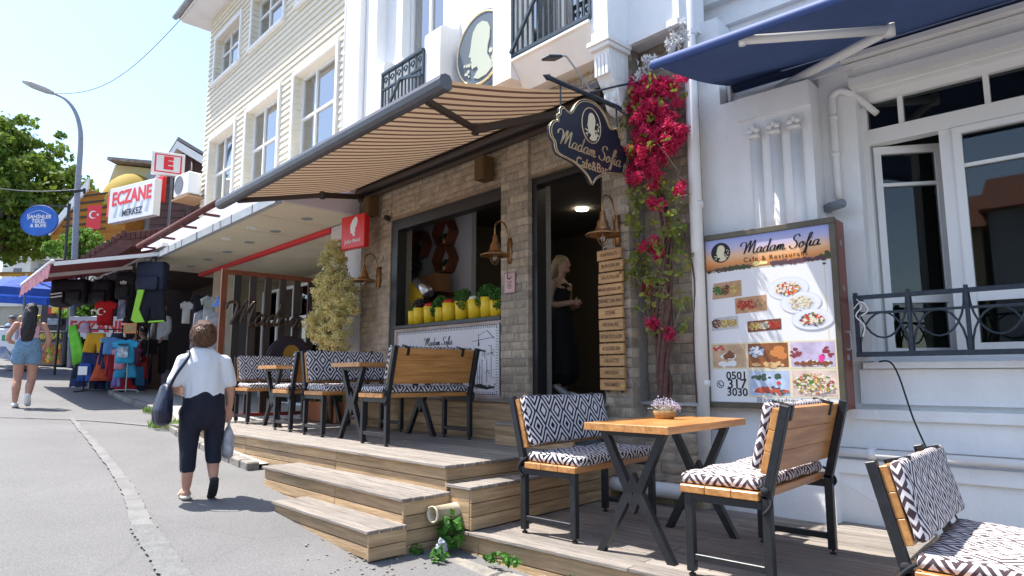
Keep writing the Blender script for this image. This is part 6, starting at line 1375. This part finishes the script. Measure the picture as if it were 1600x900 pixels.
b.add(vs, [(i*(n2+1)+j, (i+1)*(n2+1)+j, (i+1)*(n2+1)+j+1, i*(n2+1)+j+1) for i in range(n1) for j in range(n2)]); b.build('round_awning', mat('yellow_canvas', (.42, .29, .05), rough=.8, trans=.2), yh, smooth=True)
b = MB(); b.prism([(ax_(98), az(372)), (ax_(156), az(288)), (ax_(156), az(306)), (ax_(104), az(378))], -1.5, -1.42); b.build('white_fascia', WHITE2, yh)
b = MB(); b.prism([(ax_(104), az(378)), (ax_(156), az(306)), (ax_(215), az(320)), (ax_(215), az(395)), (ax_(104), az(395))], -1.4, -.3); b.build('orange_blind', mat('orange_canvas', (.45, .19, .02), (.30, .11, .015), scale=6, stretch=(.2, 1, 4), rough=.8), yh)
for i in range(6): b = MB(); b.beam((ax_(120), -1.43, az(375-i*11)), (ax_(185), -1.43, az(366-i*11)), .02, .05); b.build('dark_rib', DARK, yh)
fl = thing('flag', 'small red flag with a white crescent and star under the orange blind', 'flag', at(147, 338, 21), RF); b = MB(); b.box(-.22, .22, -.01, .01, -.42, .36); b.build('cloth', PRED, fl)
def crescent(parent, x, z, r, y, m=PAPER):
    b = MB(); P_ = [(x+r*math.cos(t), z+r*math.sin(t)) for t in [R_(40+280*i/16) for i in range(17)]]+[(x+r*.25+r*.78*math.cos(t), z+r*.78*math.sin(t)) for t in [R_(310-260*i/12) for i in range(13)]]; b.prism(P_, y, y+.003)
    b.prism([(x+r*1.15+r*(.42 if k % 2 == 0 else .17)*math.cos(k*math.pi/5+math.pi), z+r*(.42 if k % 2 == 0 else .17)*math.sin(k*math.pi/5+math.pi)) for k in range(10)], y, y+.003); return b.build('crescent_and_star', m, parent)
crescent(fl, -.03, .05, .13, -.014)
# blue oval sign
ov = thing('oval_sign', 'blue oval shop sign hanging from a dark arm on a post', 'sign', at(62, 345, 16.2), RF)
b = MB(); n = 36; b.prism([(.45*math.cos(2*math.pi*i/n), .375*math.sin(2*math.pi*i/n)) for i in range(n)], -.03, .03); b.build('panel', mat('sign_blue', (.012, .09, .42), (.02, .14, .52), scale=2, rough=.4), ov)
b = MB(); b.loft([(.452*math.cos(2*math.pi*i/n), -.03, .377*math.sin(2*math.pi*i/n)) for i in range(n+1)], .012, 5, cap=False); b.build('rim', mat('sign_rim', (.05, .12, .4)), ov)
for tx, z_ in (('ŞAHİNLER', .09), ('TEKEL', -.02), ('& BÜFE', -.13)): text(tx, .125, PAPER, ov, (0, -.034, z_), bold=.003)
b = MB(); b.loft(cr([(-.3, -.033, .15), (-.05, -.033, .25), (.1, -.033, .22), (.3, -.033, .12)], 4), .006, 4); b.build('swoosh', PAPER, ov)
b = MB(); b.beam((-.30, .02, .42), (.70, .02, .36), .04, .04); b.beam((.68, .02, -.45), (.68, .02, .44), .05, .05); b.loft([(.69, .02, -.4), (.69, .02, -3.9)], .03, 8); b.build('arm', DARK, ov)
# red awning over the clothes
REDC = mat('red_canvas', (.15, .022, .028), (.11, .018, .022), scale=2, rough=.85, trans=.04)
rw = thing('red_awning', 'dark red shop awning with a faded pink valance over the clothes racks', 'awning', P0, BROT)
canvas(rw, 'canvas', 8.6, 12.6, 1.15, 3.95, 2.85, 3.50, REDC, .04)
b = MB(); b.loft([(-8.58, -2.86, 3.48), (-12.62, -2.86, 3.48)], .035, 8); b.build('front_bar', PVC, rw, smooth=True)
b = MB(); b.beam((-8.62, -1.2, 3.82), (-8.62, -2.84, 3.44), .05, .07); b.build('side_arm', PVC, rw); b = MB(); b.beam((-10.6, -1.2, 3.80), (-10.6, -2.84, 3.44), .05, .07); b.build('side_arm', PVC, rw)
b = MB(); vs = []; nn = 60
for i in range(nn+1): u = 8.6+4*i/nn; y = -2.88+.012*math.sin(i*1.3); vs += [(-u, y, 3.45), (-u, y-.02, 3.20+.02*math.sin(i*2.1))]
b.add(vs, [(2*i, 2*i+1, 2*i+3, 2*i+2) for i in range(nn)]); b.build('valance', mat('pink_fringe', (.46, .24, .29), (.24, .06, .09), scale=6, stretch=(6, 1, 1), rough=.9, trans=.2), rw, smooth=True)
b = MB(); b.ub(8.3, 12.6, 1.13, 1.22, 3.93, 4.0); b.build('wall_rail', PVC, rw)
sf = thing('clothes_shop', 'dark open shop front with a brown post behind the hanging clothes', 'building', P0, BROT)
b = MB(); b.ub(10.35, 15.5, -1.6, -1.4, .8, 4.4); b.ub(10.35, 15.5, -1.4, 1.1, 3.98, 4.05); b.build('back_wall', mat('brown_shop_wall', (.07, .035, .028), (.04, .025, .02), scale=2, rough=.7), sf)
b = MB(); b.ub(10.9, 11.1, .4, .6, .9, 3.95); b.build('post', mat('brown_post', (.10, .05, .035), rough=.6), sf)
b = MB(); b.ub(9.6, 10.34, -.5, -.45, 1.2, 3.6); b.build('poster_glass', mat('dark_poster', (.10, .05, .05), (.03, .02, .03), scale=3, rough=.2), sf)
# blue umbrella
um = thing('beach_umbrella', 'blue umbrella with white lettering above the juice stand', 'umbrella', (at(42, 431, 16.3).x, at(42, 431, 16.3).y, 0))
uz = at(42, 431, 16.3).z; BL = mat('umbrella_blue', (.02, .07, .36), (.04, .11, .45), scale=3, rough=.7, trans=.3); BLW = mat('umbrella_white', (.70, .72, .76), rough=.8, trans=.3)
for k in range(8):
    a0, a1 = k*math.pi/4+.2, (k+1)*math.pi/4+.2; b = MB(); R1 = 1.25
    pts = [(0, 0, uz), (.62*math.cos(a0), .62*math.sin(a0), uz-.16), (.62*math.cos(a1), .62*math.sin(a1), uz-.16), (R1*math.cos(a0), R1*math.sin(a0), uz-.42), (R1*math.cos(a1), R1*math.sin(a1), uz-.42), (R1*math.cos(a0), R1*math.sin(a0), uz-.60), (R1*math.cos(a1), R1*math.sin(a1), uz-.60)]
    b.add(pts, [(0, 1, 2), (1, 3, 4, 2), (3, 5, 6, 4)]); o = b.build('panel', BL, um)
    am = (a0+a1)/2; r_ = R1*math.cos(math.pi/8)+.004
    b = MB(); ra_, rb_ = .8, .95; b.add([(ra_*.92*math.cos(am-.12), ra_*.92*math.sin(am-.12), uz-.235), (ra_*.92*math.cos(am+.12), ra_*.92*math.sin(am+.12), uz-.235), (rb_*.92*math.cos(am+.12), rb_*.92*math.sin(am+.12), uz-.305), (rb_*.92*math.cos(am-.12), rb_*.92*math.sin(am-.12), uz-.305)], [(0, 1, 2, 3)]); b.build('white_mark', BLW, o)
b = MB(); b.cyl((0, 0, gz(um.location.x)), (0, 0, uz+.06), .022, n=10); b.build('pole', GALV, um); b = MB(); b.cyl((0, 0, gz(um.location.x)), (0, 0, gz(um.location.x)+.12), .25, n=18); b.build('base', GREYM, um)
# juice stand
js = thing('juice_stand', 'juice stand with yellow VITAMIN BAR lettering and a fruit poster', 'stall', at(66, 571, 17.6), RF-R_(6)); k_ = 17.6/1030
b = MB(); b.cbox(-.62, .55, 0, .7, 0, .92, .01); b.build('counter', mat('stand_grey', (.20, .21, .23), rough=.6), js)
b = MB(); b.box(-.60, .53, -.012, -.001, .04, .58); b.build('fruit_poster', mat('fruit_back', (.42, .28, .06), (.25, .06, .03), scale=7), js)
rr = random.Random(31)
for i, (cl, n_) in enumerate([((.70, .22, .02), 14), ((.75, .55, .03), 12), ((.20, .42, .04), 12), ((.60, .04, .04), 12), ((.75, .45, .3), 6)]):
    b = MB()
    for j in range(n_):
        x, z, r_ = rr.uniform(-.54, .47), rr.uniform(.08, .5), rr.uniform(.03, .075); b.prism([(x+r_*.7*math.cos(t), z+r_*math.sin(t)) for t in [q*.785 for q in range(8)]], -.016-.0007*i-.00003*j, -.0125)
    b.build('fruit_print', mat('fruit%d' % i, cl, rough=.5), js)
b = MB(); b.box(-.60, .53, -.012, -.001, .62, .90); b.build('name_band', mat('band', (.10, .10, .07), (.05, .05, .03), scale=4), js); text('VITAMIN BAR', .205, mat('lime_letters', (.72, .66, .10)), js, (-.05, -.015, .77), bold=.006, sx=.88)
for x in (.50, .62): b = MB(); b.box(x, x+.05, .1, .15, 0, 2.0); b.build('post', mat('stand_post', (.16, .20, .26)), js)
b = MB(); b.box(-.62, .6, .5, .7, .92, 2.05); b.build('back_case', mat('stand_dark', (.03, .02, .03)), js)
for i, (z, cl, wd) in enumerate([(1.42, (.55, .03, .02), .9), (1.12, (.30, .35, .42), .35), (1.75, (.30, .05, .03), 1.1), (1.60, (.45, .46, .5), .3)]): b = MB(); b.cbox(-.3, -.3+wd, .36, .5, z, z+(.17 if i < 2 else .10), .01); b.build('goods_tray', mat('goods%d' % i, cl, tuple(x*.6 for x in cl), scale=12), js)
b = MB(); b.cbox(-.18, .02, .34, .36, 1.44, 1.6, .002); b.build('yellow_card', mat('yellow_card', (.7, .5, .05)), js)
t = thing('fruit_heap', 'heap of green and yellow fruit on top of the juice stand', 'fruit', at(50, 500, 17.4)); rr = random.Random(6); b = MB()
for i in range(30): b.ell((rr.uniform(-.3, .3), rr.uniform(-.1, .1), rr.uniform(-.1, .15)), (.06, .06, .055), 8)
b.build('fruit', mat('citrus', (.35, .42, .05), (.6, .4, .03), scale=5), t, smooth=True, kind='stuff')
fz = thing('freezer', 'white ice cream freezer at the left edge behind the young woman', 'freezer', at(4, 550, 16.5), RF); b = MB(); b.cbox(-.7, .30, 0, .6, 0, .60, .03); b.build('body', PAPER, fz); b = MB(); b.cbox(-.7, .30, 0.02, .6, .60, .66, .02); b.build('lid', GREYM, fz); b = MB(); b.box(-.05, .15, -.006, -.001, .28, .42); b.build('green_mark', mat('green_mark', (.03, .3, .15)), fz)
t = thing('blue_bench_base', 'blue and white slanted board by the freezer at the left edge', 'board', at(6, 556, 15.8), RF); b = MB(); b.prism([(-.4, .0), (.30, -.12), (.02, .22), (-.4, .26)], -.05, 0); b.build('board', mat('blue_board', (.05, .12, .30), (.5, .5, .52), scale=4), t)
for i, (px_, cl, hcol, lb) in enumerate([(12, (.30, .35, .45), (.10, .10, .12), 'distant person with a cap near the freezer at the left edge'), (27, (.12, .05, .05), (.42, .22, .10), 'distant person with light brown hair left of the juice stand')]):
    t = thing('person', lb, 'person', at(px_, 560, 18.8), RF); sh = at(px_, 508, 18.8).z-t.location.z
    organic('body', SKIN, t, [([(0, 0, .75*sh), (0, 0, sh*.98)], [(.15, .10), (.13, .08)]), ([(0, 0, sh*.97), (0, 0, sh+.1)], [.05, .05]), ([(-.08, 0, .75*sh), (-.08, 0, .05)], [.08, .04]), ([(.08, 0, .75*sh), (.08, 0, .05)], [.08, .04]), ([(-.19, 0, sh*.95), (-.22, .05, sh*.6)], [.045, .03]), ([(.19, 0, sh*.95), (.22, .05, sh*.6)], [.045, .03])], [((0, 0, sh+.17), (.075, .09, .11))], .016, 3)
    organic('clothes', mat('clothes%d' % i, cl, rough=.9), t, [([(0, 0, .1), (0, 0, .6*sh), (0, 0, sh)], [(.17, .13), (.18, .14), (.17, .1)])], (), .016, 3)
    organic('hair', mat('hair%d' % i, hcol, rough=.6), t, [], [((0, .01, sh+.21), (.09, .10, .09))], .014, 2)
# far awning and houses
t = thing('orange_awning', 'long orange awning far down the street at the left edge', 'awning', at(20, 426, 24), RF); b = MB(); b.prism([(-.05, .02), (-1.1, -.22), (-1.1, -.30), (-.05, -.14)], -.9, 1.15, plane='yz'); b.build('canvas', mat('orange_awning', (.68, .36, .05), rough=.8, trans=.3), t)
for k, (px_, py_, w_, h_, cl, lb) in enumerate([(30, 425, 1.6, 2.4, (.68, .66, .60), 'pale house far down the street above the orange awning'), (62, 418, 1.1, 3.2, (.60, .54, .44), 'beige house corner left of the small green tree'), (2, 500, 2.0, 3.6, (.62, .58, .48), 'cream building at the far left edge behind the umbrella')]):
    t = thing('far_house', lb, 'building', at(px_, 560, 40), RF); z1 = at(px_, py_-22, 40).z-t.location.z; b = MB(); b.box(-w_, w_, 0, 4, -2, z1); b.build('wall', mat('farwall%d' % k, cl, tuple(x*.85 for x in cl), scale=1), t)
    b = MB(); b.prism([(-w_-.15, z1), (w_+.15, z1), (0, z1+.7)], -.2, 4.2); b.build('roof', mat('far_roof', (.55, .53, .50), rough=.8), t)
    for i in range(2):
        for j in range(2): b = MB(); b.box(-w_*.55+i*w_*.8, -w_*.55+i*w_*.8+.5, -.03, -.002, z1-1.3-j*1.4, z1-.5-j*1.4); b.build('window', GREYM, t)

# ================================================================== CLOTHES ON DISPLAY
def cloth(label, px_, py_, k, w_, h_, kind_, c1, c2=None, rz=0., group='clothes on display under the red awning', z_off=0, th=.05, extra=None, seed=0, tilt=0):
    t = thing(kind_, label, {'tee_shirt': 'shirt', 'shorts': 'shorts', 'jacket': 'jacket', 'trousers': 'trousers', 'dress': 'dress', 'scarf': 'scarf'}[kind_], at(px_, py_, k), RF+R_(rz), group); t.rotation_euler[1] = R_(tilt)
    S = {'tee_shirt': [(-.16, .5), (-.5, .36), (-.42, .14), (-.30, .2), (-.30, -.5), (.30, -.5), (.30, .2), (.42, .14), (.5, .36), (.16, .5), (.0, .44)],
         'jacket': [(-.14, .5), (-.40, .42), (-.50, -.35), (-.40, -.38), (-.30, .0), (-.33, -.5), (.33, -.5), (.30, .0), (.40, -.38), (.50, -.35), (.40, .42), (.14, .5)],
         'shorts': [(-.36, .5), (-.5, -.45), (-.06, -.5), (0, .05), (.06, -.5), (.5, -.45), (.36, .5)], 'trousers': [(-.3, .5), (-.42, -.5), (-.05, -.5), (0, .2), (.05, -.5), (.42, -.5), (.3, .5)],
         'dress': [(-.2, .5), (-.25, .1), (-.5, -.5), (.5, -.5), (.25, .1), (.2, .5)], 'scarf': [(-.3, .5), (-.5, -.5), (.5, -.45), (.3, .5)]}[kind_]
    me = MB().prism([(x*w_, z*h_) for x, z in S], -th/2, th/2).mesh('garment', mat('cloth_%02d%02d%02d' % tuple(int(99*x) for x in c1), c1, c2 or tuple(x*.75 for x in c1), scale=7, rough=.9))
    bm_ = bmesh.new(); bm_.from_mesh(me); bmesh.ops.triangulate(bm_, faces=bm_.faces); bmesh.ops.subdivide_edges(bm_, edges=bm_.edges, cuts=2, use_grid_fill=True)
    for v in bm_.verts:
        q = v.co.x*11+seed; v.co.y += .035*math.sin(q)*(.4+.6*(.5-v.co.z/h_))+.02*noise.noise(v.co*6+Vector((seed, 0, 0)))
    bm_.to_mesh(me); bm_.free(); me.polygons.foreach_set('use_smooth', [True]*len(me.polygons)); obj('garment', me, t)
    if extra: extra(t, w_, h_)
    return t
def backpack(label, px_, py_, k, w_, h_, c=(.012, .013, .018), logo=None, rz=0):
    t = thing('backpack', label, 'backpack', at(px_, py_, k), RF+R_(rz), 'backpacks hanging under the red awning'); me = rbox(w_, .24, h_, .07, (6, 4, 6), .02).mesh('body', mat('pack_%d' % int(c[2]*1000), c, tuple(x*1.8 for x in c), scale=6, rough=.7), True); obj('body', me, t)
    me = rbox(w_*.7, .10, h_*.42, .03, (5, 3, 5), .01).mesh('pocket', mat('pack_%d' % int(c[2]*1000), c), True); obj('pocket', me, t, loc=(0, -.14, -h_*.2))
    b = MB(); b.loft(cr([(-.07, 0, h_/2-.02), (0, 0, h_/2+.10), (.07, 0, h_/2-.02)], 4), .012, 5)
    for s_ in (-1, 1): b.loft(cr([(s_*w_*.3, .1, h_*.45), (s_*w_*.45, .2, 0), (s_*w_*.3, .1, -h_*.45)], 4), .018, 5)
    b.build('straps', INK, t, smooth=True)
    if logo: logo(t, w_, h_)
def trefoil(t, w_, h_):
    b = MB()
    for a in (-38, 0, 38): M = Matrix.Rotation(R_(a), 3, 'Y'); b.prism([(.032*math.cos(q), .05+.055*math.sin(q)) for q in [i*.52 for i in range(12)]], -.135, -.131, M=M)
    for k in range(3): b.box(-.07+.01*k, .07-.01*k, -.1375, -.1355, -.015-k*.016, -.006-k*.016)
    b.build('leaf_emblem', PAPER, t)
def stripes3(t, w_, h_):
    b = MB()
    for k in range(2): b.box(-w_*.3, w_*.3, -.20, -.196, -.05-k*.07, -.02-k*.07, M=Matrix.Rotation(R_(-8), 4, 'Y'))
    b.build('white_stripes', PAPER, t)
for a in [('leftmost hanging black backpack with two white stripes', 97, 458, 14.6, .42, .62, (.013, .014, .019), stripes3), ('black backpack second from the left under the awning', 122, 456, 14.6, .44, .56), ('dark backpack with a small white tag, third from the left', 143, 458, 14.8, .42, .52, (.016, .016, .024)), ('plain black backpack in the middle of the hanging row', 162, 456, 14.6, .40, .54, (.012, .012, .016)), ('dark grey backpack left of the leaf emblem one', 181, 460, 14.9, .38, .5, (.02, .02, .024)), ('black backpack with a white leaf emblem', 198, 447, 14.2, .40, .60, (.012, .012, .017), trefoil), ('large puffy black backpack hanging nearest the canopy corner', 238, 434, 12.6, .56, .62, (.013, .017, .032))]: backpack(*a)
def green_side(t, w_, h_):
    b = MB(); b.prism([(-.52*w_, -.42*h_), (-.38*w_, .5*h_), (-.18*w_, .5*h_), (-.30*w_, -.1*h_), (-.10*w_, -.48*h_), (-.4*w_, -.5*h_)], -.085, -.06); b.prism([(.02*w_, -.50*h_), (.5*w_, -.47*h_), (.5*w_, -.42*h_), (.03*w_, -.45*h_)], -.085, -.06); b.build('lime_panel', mat('lime', (.30, .62, .05), rough=.7), t)
cloth('black sports shorts with lime green side panels hanging under the big backpack', 236, 479, 12.4, .60, .62, 'shorts', (.012, .014, .022), extra=green_side)
def cres(t, w_, h_): crescent(t, -.06, .02, .075, -.08)
cloth('red tee with a white crescent and star', 165, 489, 13.8, .46, .52, 'tee_shirt', (.55, .012, .02), (.45, .01, .015), extra=cres)
cloth('blue and white checked scarf beside the red tee', 191, 476, 14.2, .22, .62, 'scarf', (.45, .50, .66), (.12, .16, .30), seed=3)
cloth('black hanging garment right of the checked scarf', 206, 482, 14.2, .34, .62, 'dress', (.015, .015, .02), seed=5)
cloth('red top hanging behind the checked scarf', 200, 463, 14.6, .36, .34, 'tee_shirt', (.55, .05, .03), seed=6)
cloth('bright green jacket draped at the left of the rack', 119, 538, 13.4, .28, .80, 'scarf', (.16, .58, .05), seed=2, tilt=-16)
cloth('mauve cloth folded over the top of the rack', 134, 512, 13.4, .34, .22, 'dress', (.40, .26, .36), seed=4, tilt=12)
cloth('mustard yellow shorts in the middle of the rack', 150, 536, 13.3, .46, .40, 'shorts', (.62, .34, .02), (.5, .25, .015), seed=1)
cloth('navy trousers below the mustard shorts', 140, 572, 13.3, .44, .66, 'trousers', (.02, .035, .12), seed=7)
cloth('black jacket at the left end of the rack', 127, 560, 13.5, .30, .8, 'dress', (.014, .014, .02), seed=8)
def tag_(t, w_, h_): b = MB(); b.box(-.09, .09, -.085, -.08, -.05, .12); b.build('price_card', PAPER, t)
cloth('blue sports shorts with a white card, low on the rack', 133, 582, 13.1, .34, .36, 'shorts', (.02, .08, .32), extra=tag_, seed=9)
for i, (lb, x, y, k, w_, h_, kd, c, rz) in enumerate([('orange red kids tee behind the blue tee', 158, 575, 13.0, .36, .50, 'dress', (.66, .12, .05), 30), ('navy kids jacket on the round rack', 170, 552, 13.1, .36, .62, 'jacket', (.03, .05, .16), 40), ('red and navy kids jacket on the round rack', 178, 570, 13.0, .30, .62, 'jacket', (.45, .03, .04), 50), ('sky blue kids tee turned edgeways on the rack', 172, 540, 12.9, .34, .34, 'tee_shirt', (.12, .32, .60), 45), ('pink kids tee behind the turquoise tee', 188, 560, 12.8, .32, .42, 'tee_shirt', (.62, .28, .36), 20), ('dark cap like garment at the top of the round rack', 183, 530, 13.3, .46, .24, 'dress', (.03, .035, .06), 0), ('deep red garment below the turquoise shorts', 196, 600, 13.2, .44, .22, 'dress', (.45, .02, .03), 0), ('turquoise kids shorts under the printed tee', 197, 580, 12.8, .44, .26, 'shorts', (.04, .30, .48), 0), ('navy and red kids tee at the right of the rack', 212, 556, 13.3, .30, .36, 'tee_shirt', (.16, .04, .10), -20), ('purple kids trousers at the bottom of the rack', 182, 592, 12.9, .20, .3, 'trousers', (.25, .2, .5), 20)]): cloth(lb, x, y, k, w_, h_, kd, c, rz=rz, seed=i)
def tprint(t, w_, h_):
    b = MB(); b.box(-.10, .10, -.09, -.075, -.12, .08); b.build('print_panel', mat('tee_print', (.55, .62, .66), (.10, .12, .16), scale=14), t); b = MB(); b.box(-.10, .10, -.09, -.08, .11, .14); b.build('print_line', INK, t)
cloth('turquoise kids tee with a grey picture print on the front stand', 196, 549, 12.6, .50, .46, 'tee_shirt', (.03, .36, .56), (.03, .28, .46), extra=tprint)
for lb, x, y, w_ in (('low black clothes rack on wheels with the round display', 165, 610, .95), ('second low clothes rack base behind the front stand', 205, 605, .6)):
    t = thing('clothes_rack', lb, 'rack', (g_ := at(x, y+4, 13.4)), RF, 'clothes racks'); b = MB()
    for z in (.06, 1.3): b.loft([(-w_*.6, .1, z), (w_*.4, .1, z)], .014, 6)
    for q in (-w_*.55, 0, w_*.38): b.loft([(q, .1, .02), (q, .1, 1.3)], .014, 6)
    b.build('frame', DARK, t, smooth=True); b = MB()
    for q in (-w_*.55, w_*.38): b.loft([(q, -.2, .03), (q, .4, .03)], .014, 6)
    b.build('foot', DARK, t)
t = thing('display_stand', 'chrome T stand carrying the turquoise tee', 'rack', at(196, 614, 12.6), RF); b = MB(); b.loft([(0, 0, 0.02), (0, 0, 1.0)], .011, 8); b.build('rod', GALV, t); b = MB(); b.loft(cr([(-.24, -.04, 0), (-.22, 0, .05), (0, 0, .06), (.22, 0, .05), (.24, -.04, 0)], 4), .011, 6); b.build('foot', GALV, t)
t = thing('price_tag', 'orange price card on top of the clothes rack', 'tag', at(204, 513, 12.9), RF+R_(-10)); b = MB(); b.cbox(-.15, .13, -.004, .004, -.10, .10, .001); b.build('border', mat('orange_card', (.70, .22, .06)), t); b = MB(); b.box(-.125, .105, -.007, -.0045, -.075, .075); b.build('card', mat('tan_card', (.45, .30, .12), (.30, .22, .10), scale=20), t)
t = thing('pharmacy_board', 'white board with red ECZANE letters behind the clothes racks', 'sign', at(155, 511, 17.2), RF); b = MB(); b.cbox(-.80, .70, 0, .04, -.26, .28, .005); b.build('board', PAPER, t); text('ECZANE', .40, PRED, t, (-.05, -.006, 0), bold=.014, sx=.95)
t = thing('garment_rail', 'dense mass of dark and coloured garments packed on the rails', 'clothes', at(160, 560, 13.9), RF); rr = random.Random(19); b = MB()
for i in range(110):
    x = rr.uniform(-.55, .85); y = rr.uniform(-.1, .5); z = rr.choice((.35, .0, -.25))+rr.uniform(-.1, .1); w_ = rr.uniform(.12, .3); h_ = rr.uniform(.3, .55); a = rr.uniform(-.9, .9); mi = rr.choice((0, 0, 0, 1, 1, 2, 3, 4, 5)); ca, sa = math.cos(a), math.sin(a); vs = []
    for j in range(5):
        for k in range(3): u_ = (j/4-.5)*w_*(1+.3*k/2); o_ = .02*math.sin(j*2.1+i); vs.append((x+u_*ca-o_*sa, y+u_*sa+o_*ca, z-h_*k/2+.02*rr.random()))
    b.add(vs, [(j*3+k, j*3+3+k, j*3+4+k, j*3+1+k) for j in range(4) for k in range(2)], mi)
b.build('garments', [mat('g_black', (.015, .015, .02), rough=.9), mat('g_navy', (.03, .045, .12), rough=.9), mat('g_red', (.42, .03, .03), rough=.9), mat('g_blue', (.05, .2, .42), rough=.9), mat('g_grey', (.25, .25, .27), rough=.9), mat('g_pink', (.5, .2, .28), rough=.9)], t, smooth=True, kind='stuff')
# mannequin, plant pot
mq = thing('mannequin', 'mannequin arm and torso in a white shirt and black trousers by the shop post', 'mannequin', at(248, 588, 14.5), RF+R_(160))
organic('body', SKIN, mq, [([(0, 0, .75), (0, 0, 1.15), (0, 0, 1.32)], [(.13, .09), (.12, .09), (.13, .08)]), ([(-.19, 0, 1.28), (-.24, .05, 1.0), (-.18, .16, .82)], [.045, .038, .028]), ([(.19, 0, 1.28), (.24, .05, 1.0), (.18, .16, .82)], [.045, .038, .028])]+hand((.18, .16, .82), (0, .4, -1), (0, 1, 0), .9)+hand((-.18, .16, .82), (0, .4, -1), (0, 1, 0), .9), [((0, .02, 1.5), (.075, .09, .11))], .012, 3)
organic('shirt', mat('pale_shirt', (.62, .68, .76), rough=.9), mq, [([(0, 0, .80), (0, 0, 1.05), (0, 0, 1.30), (0, 0, 1.34)], [(.155, .115), (.15, .11), (.16, .10), (.08, .06)]), ([(-.17, 0, 1.28), (-.25, .05, 1.0), (-.19, .14, .86)], [.06, .055, .045]), ([(.17, 0, 1.28), (.25, .05, 1.0), (.19, .14, .86)], [.06, .055, .045])], (), .014, 3)
organic('trousers', mat('black_cloth', (.02, .02, .025)), mq, [([(0, 0, .84), (0, 0, .72)], [(.15, .11), (.15, .12)]), ([(-.08, 0, .75), (-.08, 0, .1)], [.085, .07]), ([(.08, 0, .75), (.08, 0, .1)], [.085, .07])], (), .014, 3)
t = thing('potted_plant', 'small leafy plant in a dark pot on the sidewalk beside the rack', 'plant', at(224, 578, 14.8), 0); b = MB(); b.lathe((0, 0, -.15), [(0, 0), (.10, 0), (.13, .25), (0, .25)], 14); b.build('pot', GREYM, t); b = MB(); rr = random.Random(3); leafy(b, (0, 0, .28), (.24, .22, .15), 160, .09, rr); b.build('foliage', mat('pot_leaf', (.20, .24, .06), (.10, .16, .03), scale=8, trans=.2), t, kind='stuff')
# garments on hangers inside the shop under the canopy
for i, (lb, x, y, k, w_, h_, kd, c) in enumerate([('white sleeveless top hanging by the shop column', 291, 488, 13.0, .24, .44, 'tee_shirt', (.55, .55, .55)), ('black shirt on a hanger inside the shop', 313, 478, 12.0, .34, .42, 'tee_shirt', (.02, .02, .025)), ('pale patterned shirt next to the black one', 327, 484, 11.6, .30, .50, 'tee_shirt', (.22, .24, .22)), ('floral dress low in the shop window', 318, 520, 11.6, .40, .80, 'jacket', (.14, .14, .16)), ('second grey floral dress beside the screen post', 335, 530, 11.2, .36, .9, 'jacket', (.20, .20, .22)), ('bright blue cloth showing behind the screen post', 345, 472, 11.0, .26, .16, 'dress', (.04, .14, .55))]): cloth(lb, x, y, k, w_, h_, kd, c, seed=i, group='clothes hanging inside the shop', rz=35, c2=tuple(min(.7, v*1.6+.1) for v in c))

rr = random.Random(77); b = MB()
for i in range(90):
    x = rr.uniform(-11, -2.5); y = rr.uniform(-1.0, 2.5); s_ = rr.uniform(.006, .016); a = rr.uniform(0, 3.1); z = gz(x)+.012*noise.noise(Vector((x*.6, y*.6, 0)))+.006
    b.add([(x+s_*math.cos(a+t)*(1 if k % 2 else .5), y+s_*math.sin(a+t)*(1 if k % 2 else .5), z) for k, t in enumerate((0, 1.57, 3.14, 4.71))], [(0, 1, 2, 3)])
b.build('litter_flecks', mat('flecks', (.42, .40, .36), (.09, .08, .06), scale=3, rough=.9), kind='stuff', label='tiny dry leaf flecks and crumbs scattered on the asphalt', cat='litter')

# the row across the street, seen only in the window reflections
for i in (2, 3):
    x0 = -30+i*9.2; h_ = (6.2, 7.5, 5.6, 6.8, 6.0)[i]; z0 = gz(x0+4)-.3
    t = thing('opposite_house', {2: 'ochre tiled house across the street, only mirrored in the window glass', 3: 'grey tiled house across the street mirrored in the right window'}[i], 'building', (x0, -13.0, z0))
    cl = [(.55, .5, .4), (.66, .66, .64), (.5, .38, .22), (.42, .44, .45), (.58, .46, .42)][i]
    b = MB(); b.box(0, 9.0, -5, 0, 0, h_); b.build('wall', mat('opp_wall%d' % i, cl, tuple(v*.8 for v in cl), scale=1, rough=.85), t)
    b = MB(); b.prism([(-5.4, h_), (.5, h_), (-2.4, h_+1.6)], -.2, 9.2, plane='yz'); b.build('roof', mat('tile_roof', (.30, .12, .07), (.2, .08, .05), scale=6, rough=.9), t)
    b = MB(); b.box(.4, 8.6, .001, .06, .2, 2.5); b.build('shop_front', DARK, t)
    b = MB(); b.prism([(.0, 3.0), (1.3, 2.55), (1.3, 2.5), (0, 2.9)], .3, 8.7, plane='yz'); b.build('awning', mat('opp_awning%d' % (i % 2), ((.5, .48, .42), (.10, .2, .12))[i % 2], rough=.8), t)
    for j in range(4):
        for k in range(int((h_-3.2)//1.7)+1):
            xx = 1.0+j*2.0; zz = 3.4+k*1.9
            if zz+1.1 < h_: b = MB(); b.box(xx-.08, xx+.98, .001, .05, zz-.08, zz+1.28); f = b.build('window', PVC, t); b = MB(); b.box(xx, xx+.9, .051, .06, zz, zz+1.2); b.build('pane', DARK, f)
